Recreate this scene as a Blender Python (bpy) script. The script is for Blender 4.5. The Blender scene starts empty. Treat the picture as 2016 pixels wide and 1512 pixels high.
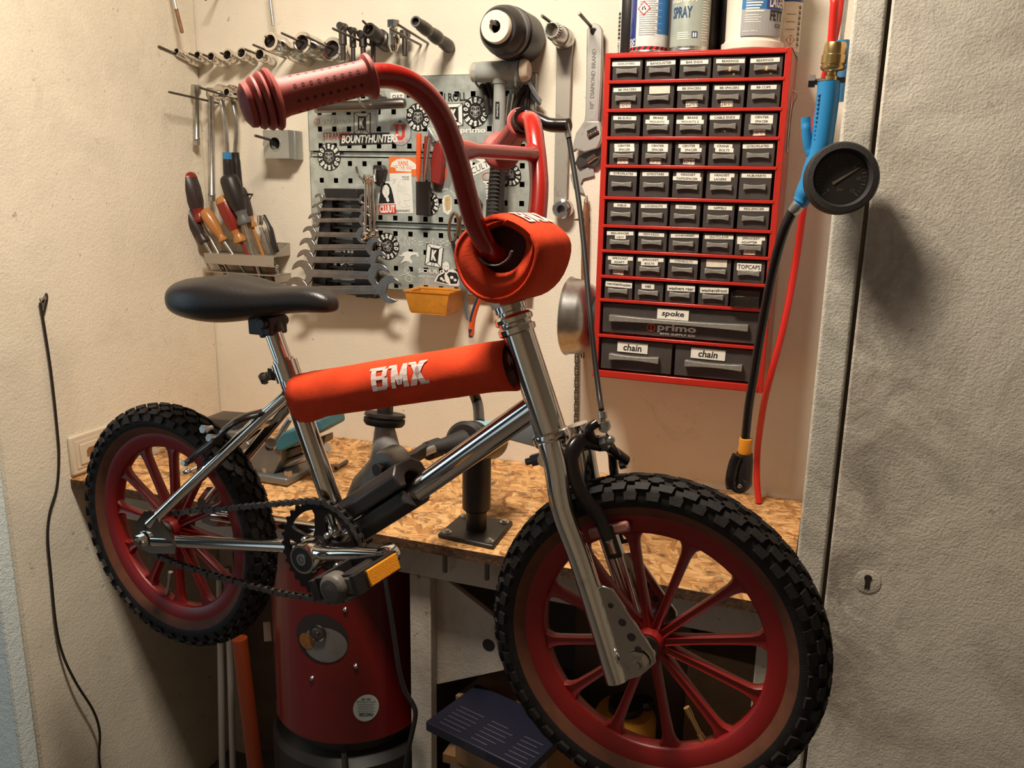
import bpy, math, random
import numpy as np
from mathutils import Matrix
SC=bpy.context.scene; COL=SC.collection
PI=math.pi
# ---------------------------------------------------------------- camera
FPX=1693.05
CAM=np.array([0.0,-1.665,1.502])
def _rot(a,b,c):
    ca,sa,cb,sb,cc,sc=math.cos(a),math.sin(a),math.cos(b),math.sin(b),math.cos(c),math.sin(c)
    f=np.array([sa*cb,ca*cb,-sb]); r=np.array([ca,-sa,0.]); d=np.cross(f,r)
    return np.array([cc*r+sc*d,-sc*r+cc*d,f])
CR=_rot(-.35755865,.23820614,-.01713277)
cam=bpy.data.cameras.new('camera'); co=bpy.data.objects.new('camera',cam); COL.objects.link(co)
M=Matrix.Identity(4)
for i in range(3):
    M[i][0]=CR[0][i]; M[i][1]=-CR[1][i]; M[i][2]=-CR[2][i]; M[i][3]=CAM[i]
co.matrix_world=M
cam.sensor_width=36; cam.sensor_fit='HORIZONTAL'; cam.lens=FPX/2016*36; cam.clip_start=.02; cam.clip_end=50
SC.camera=co
# ---------------------------------------------------------------- world, lamps, exposure
w=bpy.data.worlds.new('room_ambience'); SC.world=w; w.use_nodes=True
bg=w.node_tree.nodes['Background']; bg.inputs[0].default_value=(1.0,.40,.30,1); bg.inputs[1].default_value=.007
def lamp(name,loc,target,sx,sy,power,col,shape='RECTANGLE'):
    l=bpy.data.lights.new(name,'AREA'); l.shape=shape; l.size=sx; l.size_y=sy; l.energy=power; l.color=col
    o=bpy.data.objects.new(name,l); COL.objects.link(o); o.location=loc
    d=np.array(target,float)-np.array(loc,float); d/=np.linalg.norm(d)
    from mathutils import Vector
    o.rotation_euler=Vector(d).to_track_quat('-Z','Y').to_euler(); return o
lamp('ceiling_lamp',(-.56,-.87,2.36),(-.56,-.74,.9),.32,.16,29.5,(1.0,.90,.745))
lamp('daylight_doorway',(-2.25,-3.0,1.3),(-1.45,-.6,.85),.8,1.8,3.2,(.62,.85,1.0))
lamp('daylight_side_window',(-3.0,-1.6,1.25),(-1.5,-.62,.95),.7,1.6,7,(.66,.88,1.0))  # added fill light with no real window, brightens the wall front at left
lamp('rear_room_lamp',(.55,-2.55,2.50),(.45,-3.4,1.35),.5,.2,2.1,(1.0,.72,.54))  # added fill light, brightens the far wall so the chrome reflects something pale
vs=SC.view_settings; vs.view_transform='Standard'; vs.look='None'; vs.gamma=1; vs.exposure=0.0; vs.use_curve_mapping=False
# ---------------------------------------------------------------- pixel helpers (2016x1512 frame -> points in the room)
def ray(px,py): return CR.T@np.array([(px-1008)/FPX,(py-756)/FPX,1.])
def W(px,py,d=0.):                      # on the plane d in front of the back wall
    v=ray(px,py); return CAM+v*((-d-CAM[1])/v[1])
def WX(px,py,x):
    v=ray(px,py); return CAM+v*((x-CAM[0])/v[0])
def WZ(px,py,z):
    v=ray(px,py); return CAM+v*((z-CAM[2])/v[2])
V3=lambda *a: np.array(a,float)
def nrm(v): v=np.array(v,float); return v/max(1e-12,np.linalg.norm(v))
def catm(pts,n=6):
    P=[np.array(p,float) for p in pts]; P=[2*P[0]-P[1]]+P+[2*P[-1]-P[-2]]; out=[]
    for i in range(1,len(P)-2):
        a,b,c,d=P[i-1:i+3]
        for k in range(n):
            t=k/n; out.append(.5*((2*b)+(c-a)*t+(2*a-5*b+4*c-d)*t*t+(3*b-a-3*c+d)*t**3))
    out.append(P[-2]); return out
# ---------------------------------------------------------------- mesh builder
_TC={}
def text_geo(s,bold=0.,shear=0.):
    if 'M' in s or 'W' in s: bold=0.
    k=(s,bold,shear)
    if k not in _TC:
        cu=bpy.data.curves.new('t','FONT'); cu.body=s; cu.size=1; cu.offset=bold; cu.shear=shear; cu.resolution_u=2; cu.align_x='LEFT'
        o=bpy.data.objects.new('t',cu); me=bpy.data.meshes.new_from_object(o)
        v=np.array([x.co[:2] for x in me.vertices]) if len(me.vertices) else np.zeros((0,2)); f=[list(p.vertices) for p in me.polygons]
        bpy.data.objects.remove(o); bpy.data.curves.remove(cu); bpy.data.meshes.remove(me)
        _TC[k]=(v,f)
    return _TC[k]
def basis(axis,hint=None):
    z=nrm(axis); h=V3(0,0,1) if hint is None else np.array(hint,float)
    if abs(z@nrm(h))>.97: h=V3(0,1,0) if abs(z[1])<.9 else V3(1,0,0)
    x=nrm(np.cross(h,z)); return x,np.cross(z,x),z
class MB:
    def __init__(s): s.v=[]; s.f=[]; s.m=[]
    def add(s,v,f,mi=0):
        b=len(s.v); s.v+= [np.array(p,float) for p in v]; s.f+=[[b+i for i in q] for q in f]; s.m+=[mi]*len(f); return s
    def box(s,c,d,R=None,mi=0):
        c=np.array(c,float); R=np.eye(3) if R is None else np.array(R).T
        q=[c+R@(np.array(d)*.5*np.array(k)) for k in ((-1,-1,-1),(1,-1,-1),(1,1,-1),(-1,1,-1),(-1,-1,1),(1,-1,1),(1,1,1),(-1,1,1))]
        return s.add(q,[(3,2,1,0),(4,5,6,7),(0,1,5,4),(1,2,6,5),(2,3,7,6),(3,0,4,7)],mi)
    def bx(s,x0,x1,y0,y1,z0,z1,mi=0): return s.box(((x0+x1)/2,(y0+y1)/2,(z0+z1)/2),(abs(x1-x0),abs(y1-y0),abs(z1-z0)),None,mi)
    def prism(s,poly,o,X,Y,Z,h0,h1,mi=0,mcap=None):
        o,X,Y,Z=[np.array(a,float) for a in (o,X,Y,Z)]; n=len(poly)
        ar=sum(poly[i][0]*poly[(i+1)%n][1]-poly[(i+1)%n][0]*poly[i][1] for i in range(n))
        P=list(poly) if ar>0 else list(poly)[::-1]
        if np.dot(np.cross(X,Y),Z)*(h1-h0)<0: P=P[::-1]
        v=[o+X*a+Y*b+Z*h0 for a,b in P]+[o+X*a+Y*b+Z*h1 for a,b in P]
        s.add(v,[(i,(i+1)%n,n+(i+1)%n,n+i) for i in range(n)],mi)
        b=len(s.v)-2*n; s.f+=[[b+i for i in range(n)][::-1],[b+n+i for i in range(n)]]; mc=mi if mcap is None else mcap; s.m+=[mi,mc]; return s
    def rings(s,R,cap=True,closed=False,mi=0):
        n=len(R[0]); b=len(s.v); k=len(R)
        for r in R: s.v+=[np.array(p,float) for p in r]
        for i in range(k if closed else k-1):
            j=(i+1)%k
            for a in range(n):
                c=(a+1)%n; s.f.append([b+i*n+a,b+i*n+c,b+j*n+c,b+j*n+a]); s.m.append(mi if not callable(mi) else mi(i,a))
        if cap and not closed:
            m0=mi if not callable(mi) else mi(0,0)
            s.f.append([b+a for a in range(n)][::-1]); s.f.append([b+(k-1)*n+a for a in range(n)]); s.m+=[m0,m0]
        return s
    def tube(s,pts,r,n=12,closed=False,cap=True,mi=0,flat=None):
        P=[np.array(p,float) for p in pts]; k=len(P); rr=[r]*k if np.isscalar(r) else list(r)
        T=[]
        for i in range(k):
            a=P[(i-1)%k] if (closed or i>0) else P[i]; b=P[(i+1)%k] if (closed or i<k-1) else P[i]; T.append(nrm(b-a))
        x,y,_=basis(T[0],flat); R=[]
        for i in range(k):
            x=nrm(x-T[i]*(x@T[i])); y=np.cross(T[i],x)
            ra,rb=(rr[i],rr[i]) if np.isscalar(rr[i]) else rr[i]
            R.append([P[i]+x*ra*math.cos(2*PI*a/n)+y*rb*math.sin(2*PI*a/n) for a in range(n)])
        return s.rings(R,cap,closed,mi)
    def cyl(s,a,b,r,r2=None,n=20,mi=0): return s.tube([a,b],[r,r if r2 is None else r2],n,mi=mi)
    def lathe(s,prof,o,axis,n=28,mi=0,hint=None,cap=False,closed=False):
        x,y,z=basis(axis,hint); o=np.array(o,float)
        R=[[o+z*h+(x*math.cos(2*PI*a/n)+y*math.sin(2*PI*a/n))*max(r,1e-5) for a in range(n)] for r,h in prof]
        return s.rings(R,cap,closed,mi)
    def ball(s,c,r,n=14,mi=0,sc=(1,1,1),R=None):
        c=np.array(c,float); R=np.eye(3) if R is None else np.array(R).T
        q=[[c+R@(np.array([math.sin(t)*math.cos(2*PI*a/n)*sc[0],math.sin(t)*math.sin(2*PI*a/n)*sc[1],math.cos(t)*sc[2]])*r) for a in range(n)][::-1] for t in np.linspace(1e-3,PI-1e-3,max(5,n//2+1))]
        return s.rings(q,True,False,mi)
    def hexnut(s,a,b,r,mi=0): return s.tube([a,b],r,6,mi=mi)
    def text(s,t,o,X,Y,h,wd=None,mi=1,bold=.0,align='c',shear=0.,fn=None):
        v,f=text_geo(t,bold,shear)
        if not len(v): return s
        lo,hi=v.min(0),v.max(0); k=h/.70 if wd is None else None
        sx=(wd/(hi[0]-lo[0])) if wd else k; sy=h/max(.01,(hi[1]-lo[1])) if wd else k
        cx={'c':(lo[0]+hi[0])/2,'l':lo[0],'r':hi[0]}[align]; cy=(lo[1]+hi[1])/2 if wd else .35
        q=(v-np.array([cx,cy]))*np.array([sx,sy])
        if fn: P=[fn(a,b) for a,b in q]
        else:
            o,X,Y=[np.array(a,float) for a in (o,X,Y)]; P=[o+X*a+Y*b for a,b in q]
        return s.add(P,f,mi)
    def disc(s,o,X,Y,r,n=32,mi=0,r2=None):
        o,X,Y=[np.array(a,float) for a in (o,X,Y)]; r2=r if r2 is None else r2
        return s.add([o+X*r*math.cos(2*PI*i/n)+Y*r2*math.sin(2*PI*i/n) for i in range(n)],[list(range(n))],mi)
    def poly(s,pts,mi=0): return s.add(pts,[list(range(len(pts)))],mi)
def build(name,mb,mats,parent=None,off=None,bevel=0,seg=2,ang=40,smooth=True):
    me=bpy.data.meshes.new(name); off=V3(0,0,0) if off is None else np.array(off,float)
    me.from_pydata([tuple(p-off) for p in mb.v],[],mb.f)
    mats=mats if isinstance(mats,(list,tuple)) else [mats]
    for m in mats: me.materials.append(m)
    me.polygons.foreach_set('material_index',mb.m)
    me.validate(); me.update()
    if smooth:
        me.polygons.foreach_set('use_smooth',[True]*len(me.polygons)); me.set_sharp_from_angle(angle=math.radians(ang))
    o=bpy.data.objects.new(name,me); COL.objects.link(o)
    if parent is not None: o.parent=parent
    if bevel:
        b=o.modifiers.new('bevel','BEVEL'); b.width=bevel; b.segments=seg; b.limit_method='ANGLE'; b.angle_limit=math.radians(35); b.harden_normals=False
    return o
class Thing:
    def __init__(s,name,label,cat,loc,group=None,mat=None):
        s.o=bpy.data.objects.new(name,None); COL.objects.link(s.o); s.loc=np.array(loc,float); s.o.empty_display_size=.03
        if mat is not None: s.o.matrix_world=mat; s.off=V3(0,0,0)
        else: s.o.location=tuple(loc); s.off=s.loc
        s.o['label']=label; s.o['category']=cat
        if group: s.o['group']=group
    def part(s,name,mb,mats,parent=None,label=None,**k):
        o=build(name,mb,mats,parent or s.o,s.off,**k)
        if label: o['label']=label
        return o
def single(name,label,cat,mb,mats,loc,group=None,**k):
    o=build(name,mb,mats,None,loc,**k); o.location=tuple(loc); o['label']=label; o['category']=cat
    if group: o['group']=group
    return o
def struct(name,mb,mats,label,parent=None,**k):
    o=build(name,mb,mats,parent,None,**k)
    if parent is None: o['kind']='structure'
    o['label']=label
    if parent is None: o['category']=name.split('_')[0] if not name.startswith('trim') else 'door frame'
    return o
# ---------------------------------------------------------------- materials
def mat(name,col,rough=.5,metal=0.,bump=0.,bscale=200.,spec=.5,alpha=1.,dirt=None,dscale=30.,damt=.5,coat=0.,trans=0.,aniso=None,var=0.,vscale=20.):
    m=bpy.data.materials.new(name); m.use_nodes=True; nt=m.node_tree; p=nt.nodes['Principled BSDF']; L=nt.links.new
    p.inputs['Base Color'].default_value=(*col,1); p.inputs['Roughness'].default_value=rough; p.inputs['Metallic'].default_value=metal
    p.inputs['Specular IOR Level'].default_value=spec; p.inputs['Coat Weight'].default_value=coat; p.inputs['Alpha'].default_value=alpha
    p.inputs['Transmission Weight'].default_value=trans
    tc=nt.nodes.new('ShaderNodeTexCoord')
    def noise(sc,det=4,rough=.6):
        n=nt.nodes.new('ShaderNodeTexNoise'); n.inputs['Scale'].default_value=sc; n.inputs['Detail'].default_value=det; n.inputs['Roughness'].default_value=rough
        L(tc.outputs['Object'],n.inputs['Vector']); return n
    src=None
    if var:
        n=noise(vscale); r=nt.nodes.new('ShaderNodeValToRGB'); r.color_ramp.elements[0].position=.3; r.color_ramp.elements[1].position=.7
        r.color_ramp.elements[0].color=(*[c*(1-var) for c in col],1); r.color_ramp.elements[1].color=(*[min(1,c*(1+var*.6)) for c in col],1)
        L(n.outputs['Fac'],r.inputs['Fac']); src=r.outputs['Color']
    if dirt:
        n=noise(dscale,8,.7); r=nt.nodes.new('ShaderNodeValToRGB'); r.color_ramp.elements[0].position=.56; r.color_ramp.elements[1].position=.72
        r.color_ramp.elements[0].color=(0,0,0,1); r.color_ramp.elements[1].color=(damt,damt,damt,1); L(n.outputs['Fac'],r.inputs['Fac'])
        mx=nt.nodes.new('ShaderNodeMix'); mx.data_type='RGBA'; L(r.outputs['Color'],mx.inputs['Factor'])
        if src: L(src,mx.inputs['A'])
        else: mx.inputs['A'].default_value=(*col,1)
        mx.inputs['B'].default_value=(*dirt,1); src=mx.outputs['Result']
    if src: L(src,p.inputs['Base Color'])
    if bump:
        n=noise(bscale,3); b=nt.nodes.new('ShaderNodeBump'); b.inputs['Strength'].default_value=bump; b.inputs['Distance'].default_value=.002
        L(n.outputs['Fac'],b.inputs['Height']); L(b.outputs['Normal'],p.inputs['Normal'])
    return m
def plaster(name,col,dirtcol,bumps,spots=.5,smear=.0,smearcol=(.2,.17,.14),streak=False):
    m=bpy.data.materials.new(name); m.use_nodes=True; nt=m.node_tree; p=nt.nodes['Principled BSDF']; L=nt.links.new
    p.inputs['Roughness'].default_value=.75; p.inputs['Specular IOR Level'].default_value=.25
    tc=nt.nodes.new('ShaderNodeTexCoord'); co=tc.outputs['Object']
    def noise(sc,det,ro,vec=co,dist=0):
        n=nt.nodes.new('ShaderNodeTexNoise'); n.inputs['Scale'].default_value=sc; n.inputs['Detail'].default_value=det; n.inputs['Roughness'].default_value=ro; n.inputs['Distortion'].default_value=dist
        L(vec,n.inputs['Vector']); return n.outputs['Fac']
    def ramp(f,a,b,c0=(0,0,0,1),c1=(1,1,1,1)):
        r=nt.nodes.new('ShaderNodeValToRGB'); e=r.color_ramp.elements; e[0].position=a; e[1].position=b; e[0].color=c0; e[1].color=c1; L(f,r.inputs['Fac']); return r.outputs['Color']
    def mix(f,A,B):
        x=nt.nodes.new('ShaderNodeMix'); x.data_type='RGBA'; L(f,x.inputs['Factor'])
        for k,q in (('A',A),('B',B)):
            if isinstance(q,tuple): x.inputs[k].default_value=q
            else: L(q,x.inputs[k])
        return x.outputs['Result']
    base=ramp(noise(3.2,5,.6),.3,.75,(*[c*.90 for c in col],1),(*[min(1,c*1.05) for c in col],1))
    s=ramp(noise(38,6,.65),.655,.70,(0,0,0,1),(spots,)*3+(1,)); base=mix(s,base,(*dirtcol,1))
    s2=ramp(noise(9,9,.75,dist=1.2),.60,.80,(0,0,0,1),(.55*spots,)*3+(1,)); base=mix(s2,base,(*dirtcol,1))
    if smear:
        s3=ramp(noise(5.5,10,.72,dist=.6),.46,.66,(0,0,0,1),(smear,)*3+(1,)); base=mix(s3,base,(*smearcol,1))
    if streak:
        sx=nt.nodes.new('ShaderNodeSeparateXYZ'); L(co,sx.inputs[0]); mr=nt.nodes.new('ShaderNodeMapRange'); mr.inputs[1].default_value=.03; mr.inputs[2].default_value=.20; mr.inputs[3].default_value=.80; mr.inputs[4].default_value=0.; L(sx.outputs[0],mr.inputs[0])
        mz=nt.nodes.new('ShaderNodeMapRange'); mz.inputs[1].default_value=1.75; mz.inputs[2].default_value=1.25; mz.inputs[3].default_value=.1; mz.inputs[4].default_value=1.; L(sx.outputs[2],mz.inputs[0])
        m1=nt.nodes.new('ShaderNodeMath'); m1.operation='MULTIPLY'; L(mr.outputs[0],m1.inputs[0]); L(mz.outputs[0],m1.inputs[1])
        m2=nt.nodes.new('ShaderNodeMath'); m2.operation='MULTIPLY'; L(m1.outputs[0],m2.inputs[0]); L(ramp(noise(11,10,.75,dist=.8),.40,.62),m2.inputs[1]); base=mix(m2.outputs[0],base,(.20,.155,.125,1))
    L(base,p.inputs['Base Color'])
    h=None
    for sc,st in bumps:
        b=nt.nodes.new('ShaderNodeBump'); b.inputs['Strength'].default_value=st; b.inputs['Distance'].default_value=.004
        L(noise(sc,4,.55),b.inputs['Height'])
        if h: L(h,b.inputs['Normal'])
        h=b.outputs['Normal']
    L(h,p.inputs['Normal']); return m
def osb_mat(name,dark=1.):
    m=bpy.data.materials.new(name); m.use_nodes=True; nt=m.node_tree; p=nt.nodes['Principled BSDF']; L=nt.links.new
    p.inputs['Roughness'].default_value=.65; p.inputs['Specular IOR Level'].default_value=.3
    tc=nt.nodes.new('ShaderNodeTexCoord'); prev=None
    wob=nt.nodes.new('ShaderNodeTexNoise'); wob.inputs['Scale'].default_value=7; wob.inputs['Detail'].default_value=2; L(tc.outputs['Object'],wob.inputs['Vector'])
    for k,(ang,sx,sy) in enumerate(((.08,26,150),(.38,24,130),(-.35,30,160),(1.2,30,120))):
        mp=nt.nodes.new('ShaderNodeMapping'); mp.inputs['Rotation'].default_value=(0,0,ang); mp.inputs['Location'].default_value=(k*3.1,k*1.7,0)
        ad=nt.nodes.new('ShaderNodeVectorMath'); ad.operation='MULTIPLY_ADD'; L(wob.outputs['Color'],ad.inputs[0]); ad.inputs[1].default_value=(.05,.05,.0); L(tc.outputs['Object'],ad.inputs[2])
        L(ad.outputs[0],mp.inputs['Vector'])
        sc=nt.nodes.new('ShaderNodeVectorMath'); sc.operation='MULTIPLY'; sc.inputs[1].default_value=(sx,sy,60); L(mp.outputs[0],sc.inputs[0])
        vo=nt.nodes.new('ShaderNodeTexVoronoi'); vo.inputs['Scale'].default_value=1; L(sc.outputs[0],vo.inputs['Vector'])
        sep=nt.nodes.new('ShaderNodeSeparateColor'); L(vo.outputs['Color'],sep.inputs[0])
        r=nt.nodes.new('ShaderNodeValToRGB'); e=r.color_ramp.elements; e[0].position=0; e[0].color=(.30*dark,.125*dark,.038*dark,1); e[1].position=1; e[1].color=(.80*dark,.47*dark,.21*dark,1)
        q=e.new(.22); q.color=(.50*dark,.245*dark,.085*dark,1); q=e.new(.6); q.color=(.68*dark,.37*dark,.145*dark,1)
        L(sep.outputs[0],r.inputs['Fac'])
        if prev is None: prev=r.outputs['Color']
        else:
            st=nt.nodes.new('ShaderNodeMath'); st.operation='GREATER_THAN'; st.inputs[1].default_value=.5+.06*k; L(sep.outputs[1],st.inputs[0])
            x=nt.nodes.new('ShaderNodeMix'); x.data_type='RGBA'; L(st.outputs[0],x.inputs['Factor']); L(prev,x.inputs['A']); L(r.outputs['Color'],x.inputs['B']); prev=x.outputs['Result']
    # worn dark marks between the strands
    n=nt.nodes.new('ShaderNodeTexNoise'); n.inputs['Scale'].default_value=26; n.inputs['Detail'].default_value=9; n.inputs['Roughness'].default_value=.75; n.inputs['Distortion'].default_value=.8; L(tc.outputs['Object'],n.inputs['Vector'])
    r=nt.nodes.new('ShaderNodeValToRGB'); r.color_ramp.elements[0].position=.50; r.color_ramp.elements[1].position=.63; r.color_ramp.elements[1].color=(.85,.85,.85,1); L(n.outputs['Fac'],r.inputs['Fac'])
    x=nt.nodes.new('ShaderNodeMix'); x.data_type='RGBA'; L(r.outputs['Color'],x.inputs['Factor']); L(prev,x.inputs['A']); x.inputs['B'].default_value=(.075,.045,.028,1)
    L(x.outputs['Result'],p.inputs['Base Color'])
    b=nt.nodes.new('ShaderNodeBump'); b.inputs['Strength'].default_value=.35; b.inputs['Distance'].default_value=.002; L(sep.outputs[0],b.inputs['Height']); L(b.outputs['Normal'],p.inputs['Normal'])
    return m
m_wall=plaster('cream_plaster',(.80,.72,.60),(.19,.14,.105),((60,.10),(240,.16)),.5)
m_lwall=plaster('rough_cream_plaster',(.77,.69,.56),(.23,.18,.13),((50,.14),(200,.34)),.55,.16)
m_door=plaster('stippled_grey_white_paint',(.70,.63,.53),(.20,.15,.115),((120,.10),(330,.34)),.45,.6,(.30,.26,.215),True)
m_frame=plaster('dirty_white_frame_paint',(.64,.59,.50),(.17,.13,.10),((120,.10),(330,.34)),.55,.85,(.25,.225,.19))
m_pillar=plaster('pale_blue_plaster',(.74,.82,.82),(.3,.3,.28),((70,.5),(260,.55)),.2)  # cool daylight on the wall front is put into this base colour
m_white=plaster('scuffed_white_paint',(.50,.43,.36),(.10,.07,.05),((60,.12),(240,.2)),.8,.4)
m_osb=osb_mat('osb_board'); m_osbe=mat('osb_dark_edge',(.10,.045,.02),.8,bump=.8,bscale=150,var=.7,vscale=90)
m_gap=mat('dark_gap',(.02,.012,.01),.9)
m_chrome=mat('chrome',(.74,.70,.65),.13,1.,dirt=(.20,.16,.13),dscale=60,damt=.35)
m_steel=mat('satin_steel',(.52,.51,.49),.32,1.,var=.2,vscale=60)
m_steeld=mat('dark_steel',(.16,.14,.13),.38,1.)
m_galv=mat('galvanised_sheet',(.52,.55,.50),.42,.5,var=.3,vscale=35,dirt=(.2,.2,.19),dscale=25,damt=.4)
m_spanner=mat('spanner_steel',(.30,.255,.225),.27,1.,var=.2,vscale=50)
m_mattchr=mat('matt_chrome',(.50,.475,.44),.42,.55,dirt=(.22,.19,.16),dscale=50,damt=.5)
m_castl=mat('light_cast_metal',(.40,.395,.37),.45,.35,bump=.2,bscale=250,var=.3,vscale=40)
m_cast=mat('grey_cast_metal',(.36,.36,.34),.45,.7,bump=.15,bscale=300,var=.25)
m_black=mat('black_plastic',(.016,.012,.011),.42)
m_blackg=mat('black_gloss',(.012,.008,.008),.22)
m_rubber=mat('black_rubber',(.022,.018,.017),.62,bump=.25,bscale=400)
m_tread=mat('tyre_tread',(.018,.014,.013),.62,bump=.3,bscale=500,var=.3,vscale=80,spec=.22)
m_tan=mat('tan_sidewall',(.13,.040,.016),.75,var=.25,vscale=40)
m_redwheel=mat('red_nylon_wheel',(.25,.008,.007),.38,var=.1)
m_redpaint=mat('red_bar_paint',(.31,.010,.006),.24,0.,coat=.6,dirt=(.55,.10,.06),dscale=70,damt=.25)
m_redcab=mat('red_cabinet_enamel',(.46,.020,.011),.32,coat=.3,dirt=(.22,.015,.010),dscale=25,damt=.5)
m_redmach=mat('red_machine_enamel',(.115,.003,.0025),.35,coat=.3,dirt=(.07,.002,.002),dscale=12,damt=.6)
m_pad=mat('red_pad_fabric',(.68,.055,.014),.85,bump=.35,bscale=900,var=.2,vscale=18,spec=.2)
m_padd=mat('pad_inner_lining',(.06,.008,.006),.8)
m_grip=mat('faded_red_rubber',(.36,.062,.052),.6,bump=.03,bscale=500)
m_gripd=mat('grip_dimple',(.10,.012,.012),.7)
m_vinyl=mat('black_vinyl',(.017,.013,.012),.36,bump=.2,bscale=500)
m_paper=mat('white_label',(.80,.75,.66),.7,var=.06,vscale=60)
m_cream=mat('cream_label',(.74,.62,.50),.7,var=.12,vscale=90)
m_ink=mat('black_ink',(.015,.01,.01),.6)
m_lettr=mat('white_print',(.72,.66,.60),.6,dirt=(.45,.30,.26),dscale=60,damt=.6)
m_padprint=mat('worn_white_print',(.62,.50,.46),.75,dirt=(.50,.10,.05),dscale=90,damt=.7)
m_sticker=mat('white_sticker',(.76,.76,.71),.45)
m_stickb=mat('black_sticker',(.014,.012,.011),.4)
m_redst=mat('red_sticker_print',(.60,.05,.03),.5)
m_orst=mat('orange_sticker',(.75,.16,.03),.5)
m_yel=mat('yellow_plastic_bin',(.62,.25,.025),.42,dirt=(.25,.09,.012),dscale=28,damt=.8,var=.2)
m_amber=mat('amber_reflector',(.85,.30,.015),.2,bump=.5,bscale=620)
m_blue=mat('blue_enamel',(.035,.19,.40),.34,coat=.3)
m_bluep=mat('bright_blue_plastic',(.020,.20,.44),.36)
m_navy=mat('navy_plastic',(.02,.035,.085),.45)
m_orange=mat('orange_plastic',(.72,.09,.015),.4)
m_brass=mat('brass',(.62,.43,.19),.28,1.)
m_hose=mat('red_air_hose',(.58,.018,.010),.35)
m_wood=mat('brown_wood',(.25,.11,.045),.6,var=.4,vscale=60)
m_card=mat('cardboard',(.22,.115,.05),.8,var=.2)
m_smoke=mat('smoky_drawer_plastic',(.10,.085,.078),.22,alpha=.55,var=.2,vscale=25)
m_clear=mat('clear_drawer_handle',(.25,.23,.205),.25,alpha=.85,var=.2,vscale=120)
# ================================================================ structure
XL=-1.387; XP=-.013; YF=-.457; ZB=.9
struct('wall_back',MB().bx(XL-.12,.9,0,.1,0,2.62),m_wall,'cream plastered back wall of the workshop alcove, hung with tools')
struct('wall_left',MB().bx(XL-.115,XL,-.60,.0,0,2.62),m_lwall,'rough cream left wall of the alcove',bevel=.006)
struct('wall_front',MB().bx(XL-1.2,XL-.0004,-.640,-.6004,0,2.62),m_pillar,'front of the wall beside the alcove, at the left edge, with bluish daylight painted in',bevel=.004)
struct('trim_1',MB().bx(XP,.0255,YF,-.001,0,2.62),m_frame,'dirty off-white door frame post at the right end of the bench',bevel=.004,seg=3)
d=struct('door_1',MB().bx(.0305,.95,YF+.001,YF+.045,.004,2.1),m_door,'scuffed grey-white stippled door with a keyhole, at the right',bevel=.003)
k=W(1708,1146,-YF)
kb=MB().lathe([(.0175,0),(.0172,.0004),(.015,.0009),(.0001,.0009)],k+V3(0,.0006,0),(0,-1,0),n=32)
struct('keyhole_plate',kb,m_door,'painted-over keyhole plate',d)
kb=MB(); q=k+V3(0,-.0006,0)
pts=[]
for a in np.linspace(-.9,PI+.9,14): pts.append((.0052*math.cos(a),.006+.0052*math.sin(a)))
pts+=[(-.0034,-.010),(.0034,-.010)]
kb.prism(pts,q,(1,0,0),(0,0,1),(0,-1,0),0,.0004); struct('keyhole',kb,m_gap,'dark keyhole',d)
struct('wall_rear',MB().bx(-3.2,2.2,-3.7,-3.6,0,2.62),m_wall,'cream wall at the far side of the workshop, behind the camera')
struct('wall_right',MB().bx(2.2,2.3,-3.6,.1,0,2.62),m_wall,'cream right-hand wall of the workshop, out of view')
struct('floor',MB().bx(-3.2,2.2,-3.6,.1,-.08,0),mat('concrete_floor',(.16,.13,.11),.7,bump=.2),'dark concrete workshop floor')
struct('ceiling',MB().bx(-3.2,2.2,-3.6,.1,2.62,2.70),mat('ceiling_paint',(.6,.5,.4),.8),'ceiling of the workshop')
# ---------------------------------------------------------------- left wall: cord, nail, sockets
cp=[(79,596),(84,625),(100,730),(112,840),(116,900),(112,960),(98,1010),(94,1060),(100,1130),(110,1230),(124,1290),(150,1345),(183,1398),(196,1440),(195,1490),(200,1530)]
of=[.006]*9+[.008,.012,.020,.024,.022,.018,.016]
cd=MB().tube(catm([WX(x,y,XL+o) for (x,y),o in zip(cp,of)],6),.0026,8)
n0=WX(78,589,XL)
cd.tube(catm([n0+V3(.006,0,-.006),n0+V3(.010,.004,.004),n0+V3(.008,.009,.009),n0+V3(.006,.010,-.004),WX(84,625,XL+.006)],5),.0022,8)
single('power_cord','thin black cord hanging down the left wall from a small nail','cord',cd,m_black,WX(95,1060,XL+.006))
single('wall_nail','small bent nail in the left wall holding the black cord','nail',MB().cyl(n0-V3(.004,0,0),n0+V3(.014,0,.003),.0016).lathe([(.004,0),(.004,.0012),(.0001,.0016)],n0+V3(.013,0,.003),(1,0,.2),n=12),m_steel,n0)
o=WX(141,935,XL); y0=-.457; zt=WX(137,859,XL)[2]; zb=WX(142,936,XL)[2]
zb=max(zb,ZB+.002)
t=Thing('wall_outlet','cream double wall outlet above the left end of the bench','wall outlet',(XL,y0+.08,zb))
yy1=y0+.158
t.part('frame_plate',MB().bx(XL,XL+.009,y0,yy1,zb,zt),mat('cream_outlet',(.66,.56,.43),.35),bevel=.004,seg=3)
for i in range(2):
    c=y0+.041+i*.076; zc=(zb+zt)/2
    f=t.part('cover',MB().bx(XL+.009,XL+.0105,c-.030,c+.030,zc-.0285,zc+.0285),bpy.data.materials['cream_outlet'],bevel=.001)
    t.part('rocker' if i==0 else 'socket_face',MB().bx(XL+.0105,XL+.0135,c-.022,c+.022,zc-.021,zc+.021),bpy.data.materials['cream_outlet'],f,bevel=.0015)
    if i==0:
        t.part('name_window',MB().prism([(-.011,-.009),(.02,-.009),(.02,.009),(-.006,.009),(-.011,.004)],V3(XL+.0136,c+.004,zc+.001),(0,1,0),(0,0,1),(1,0,0),0,.0006),m_wood,f,label='brown label window')
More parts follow.
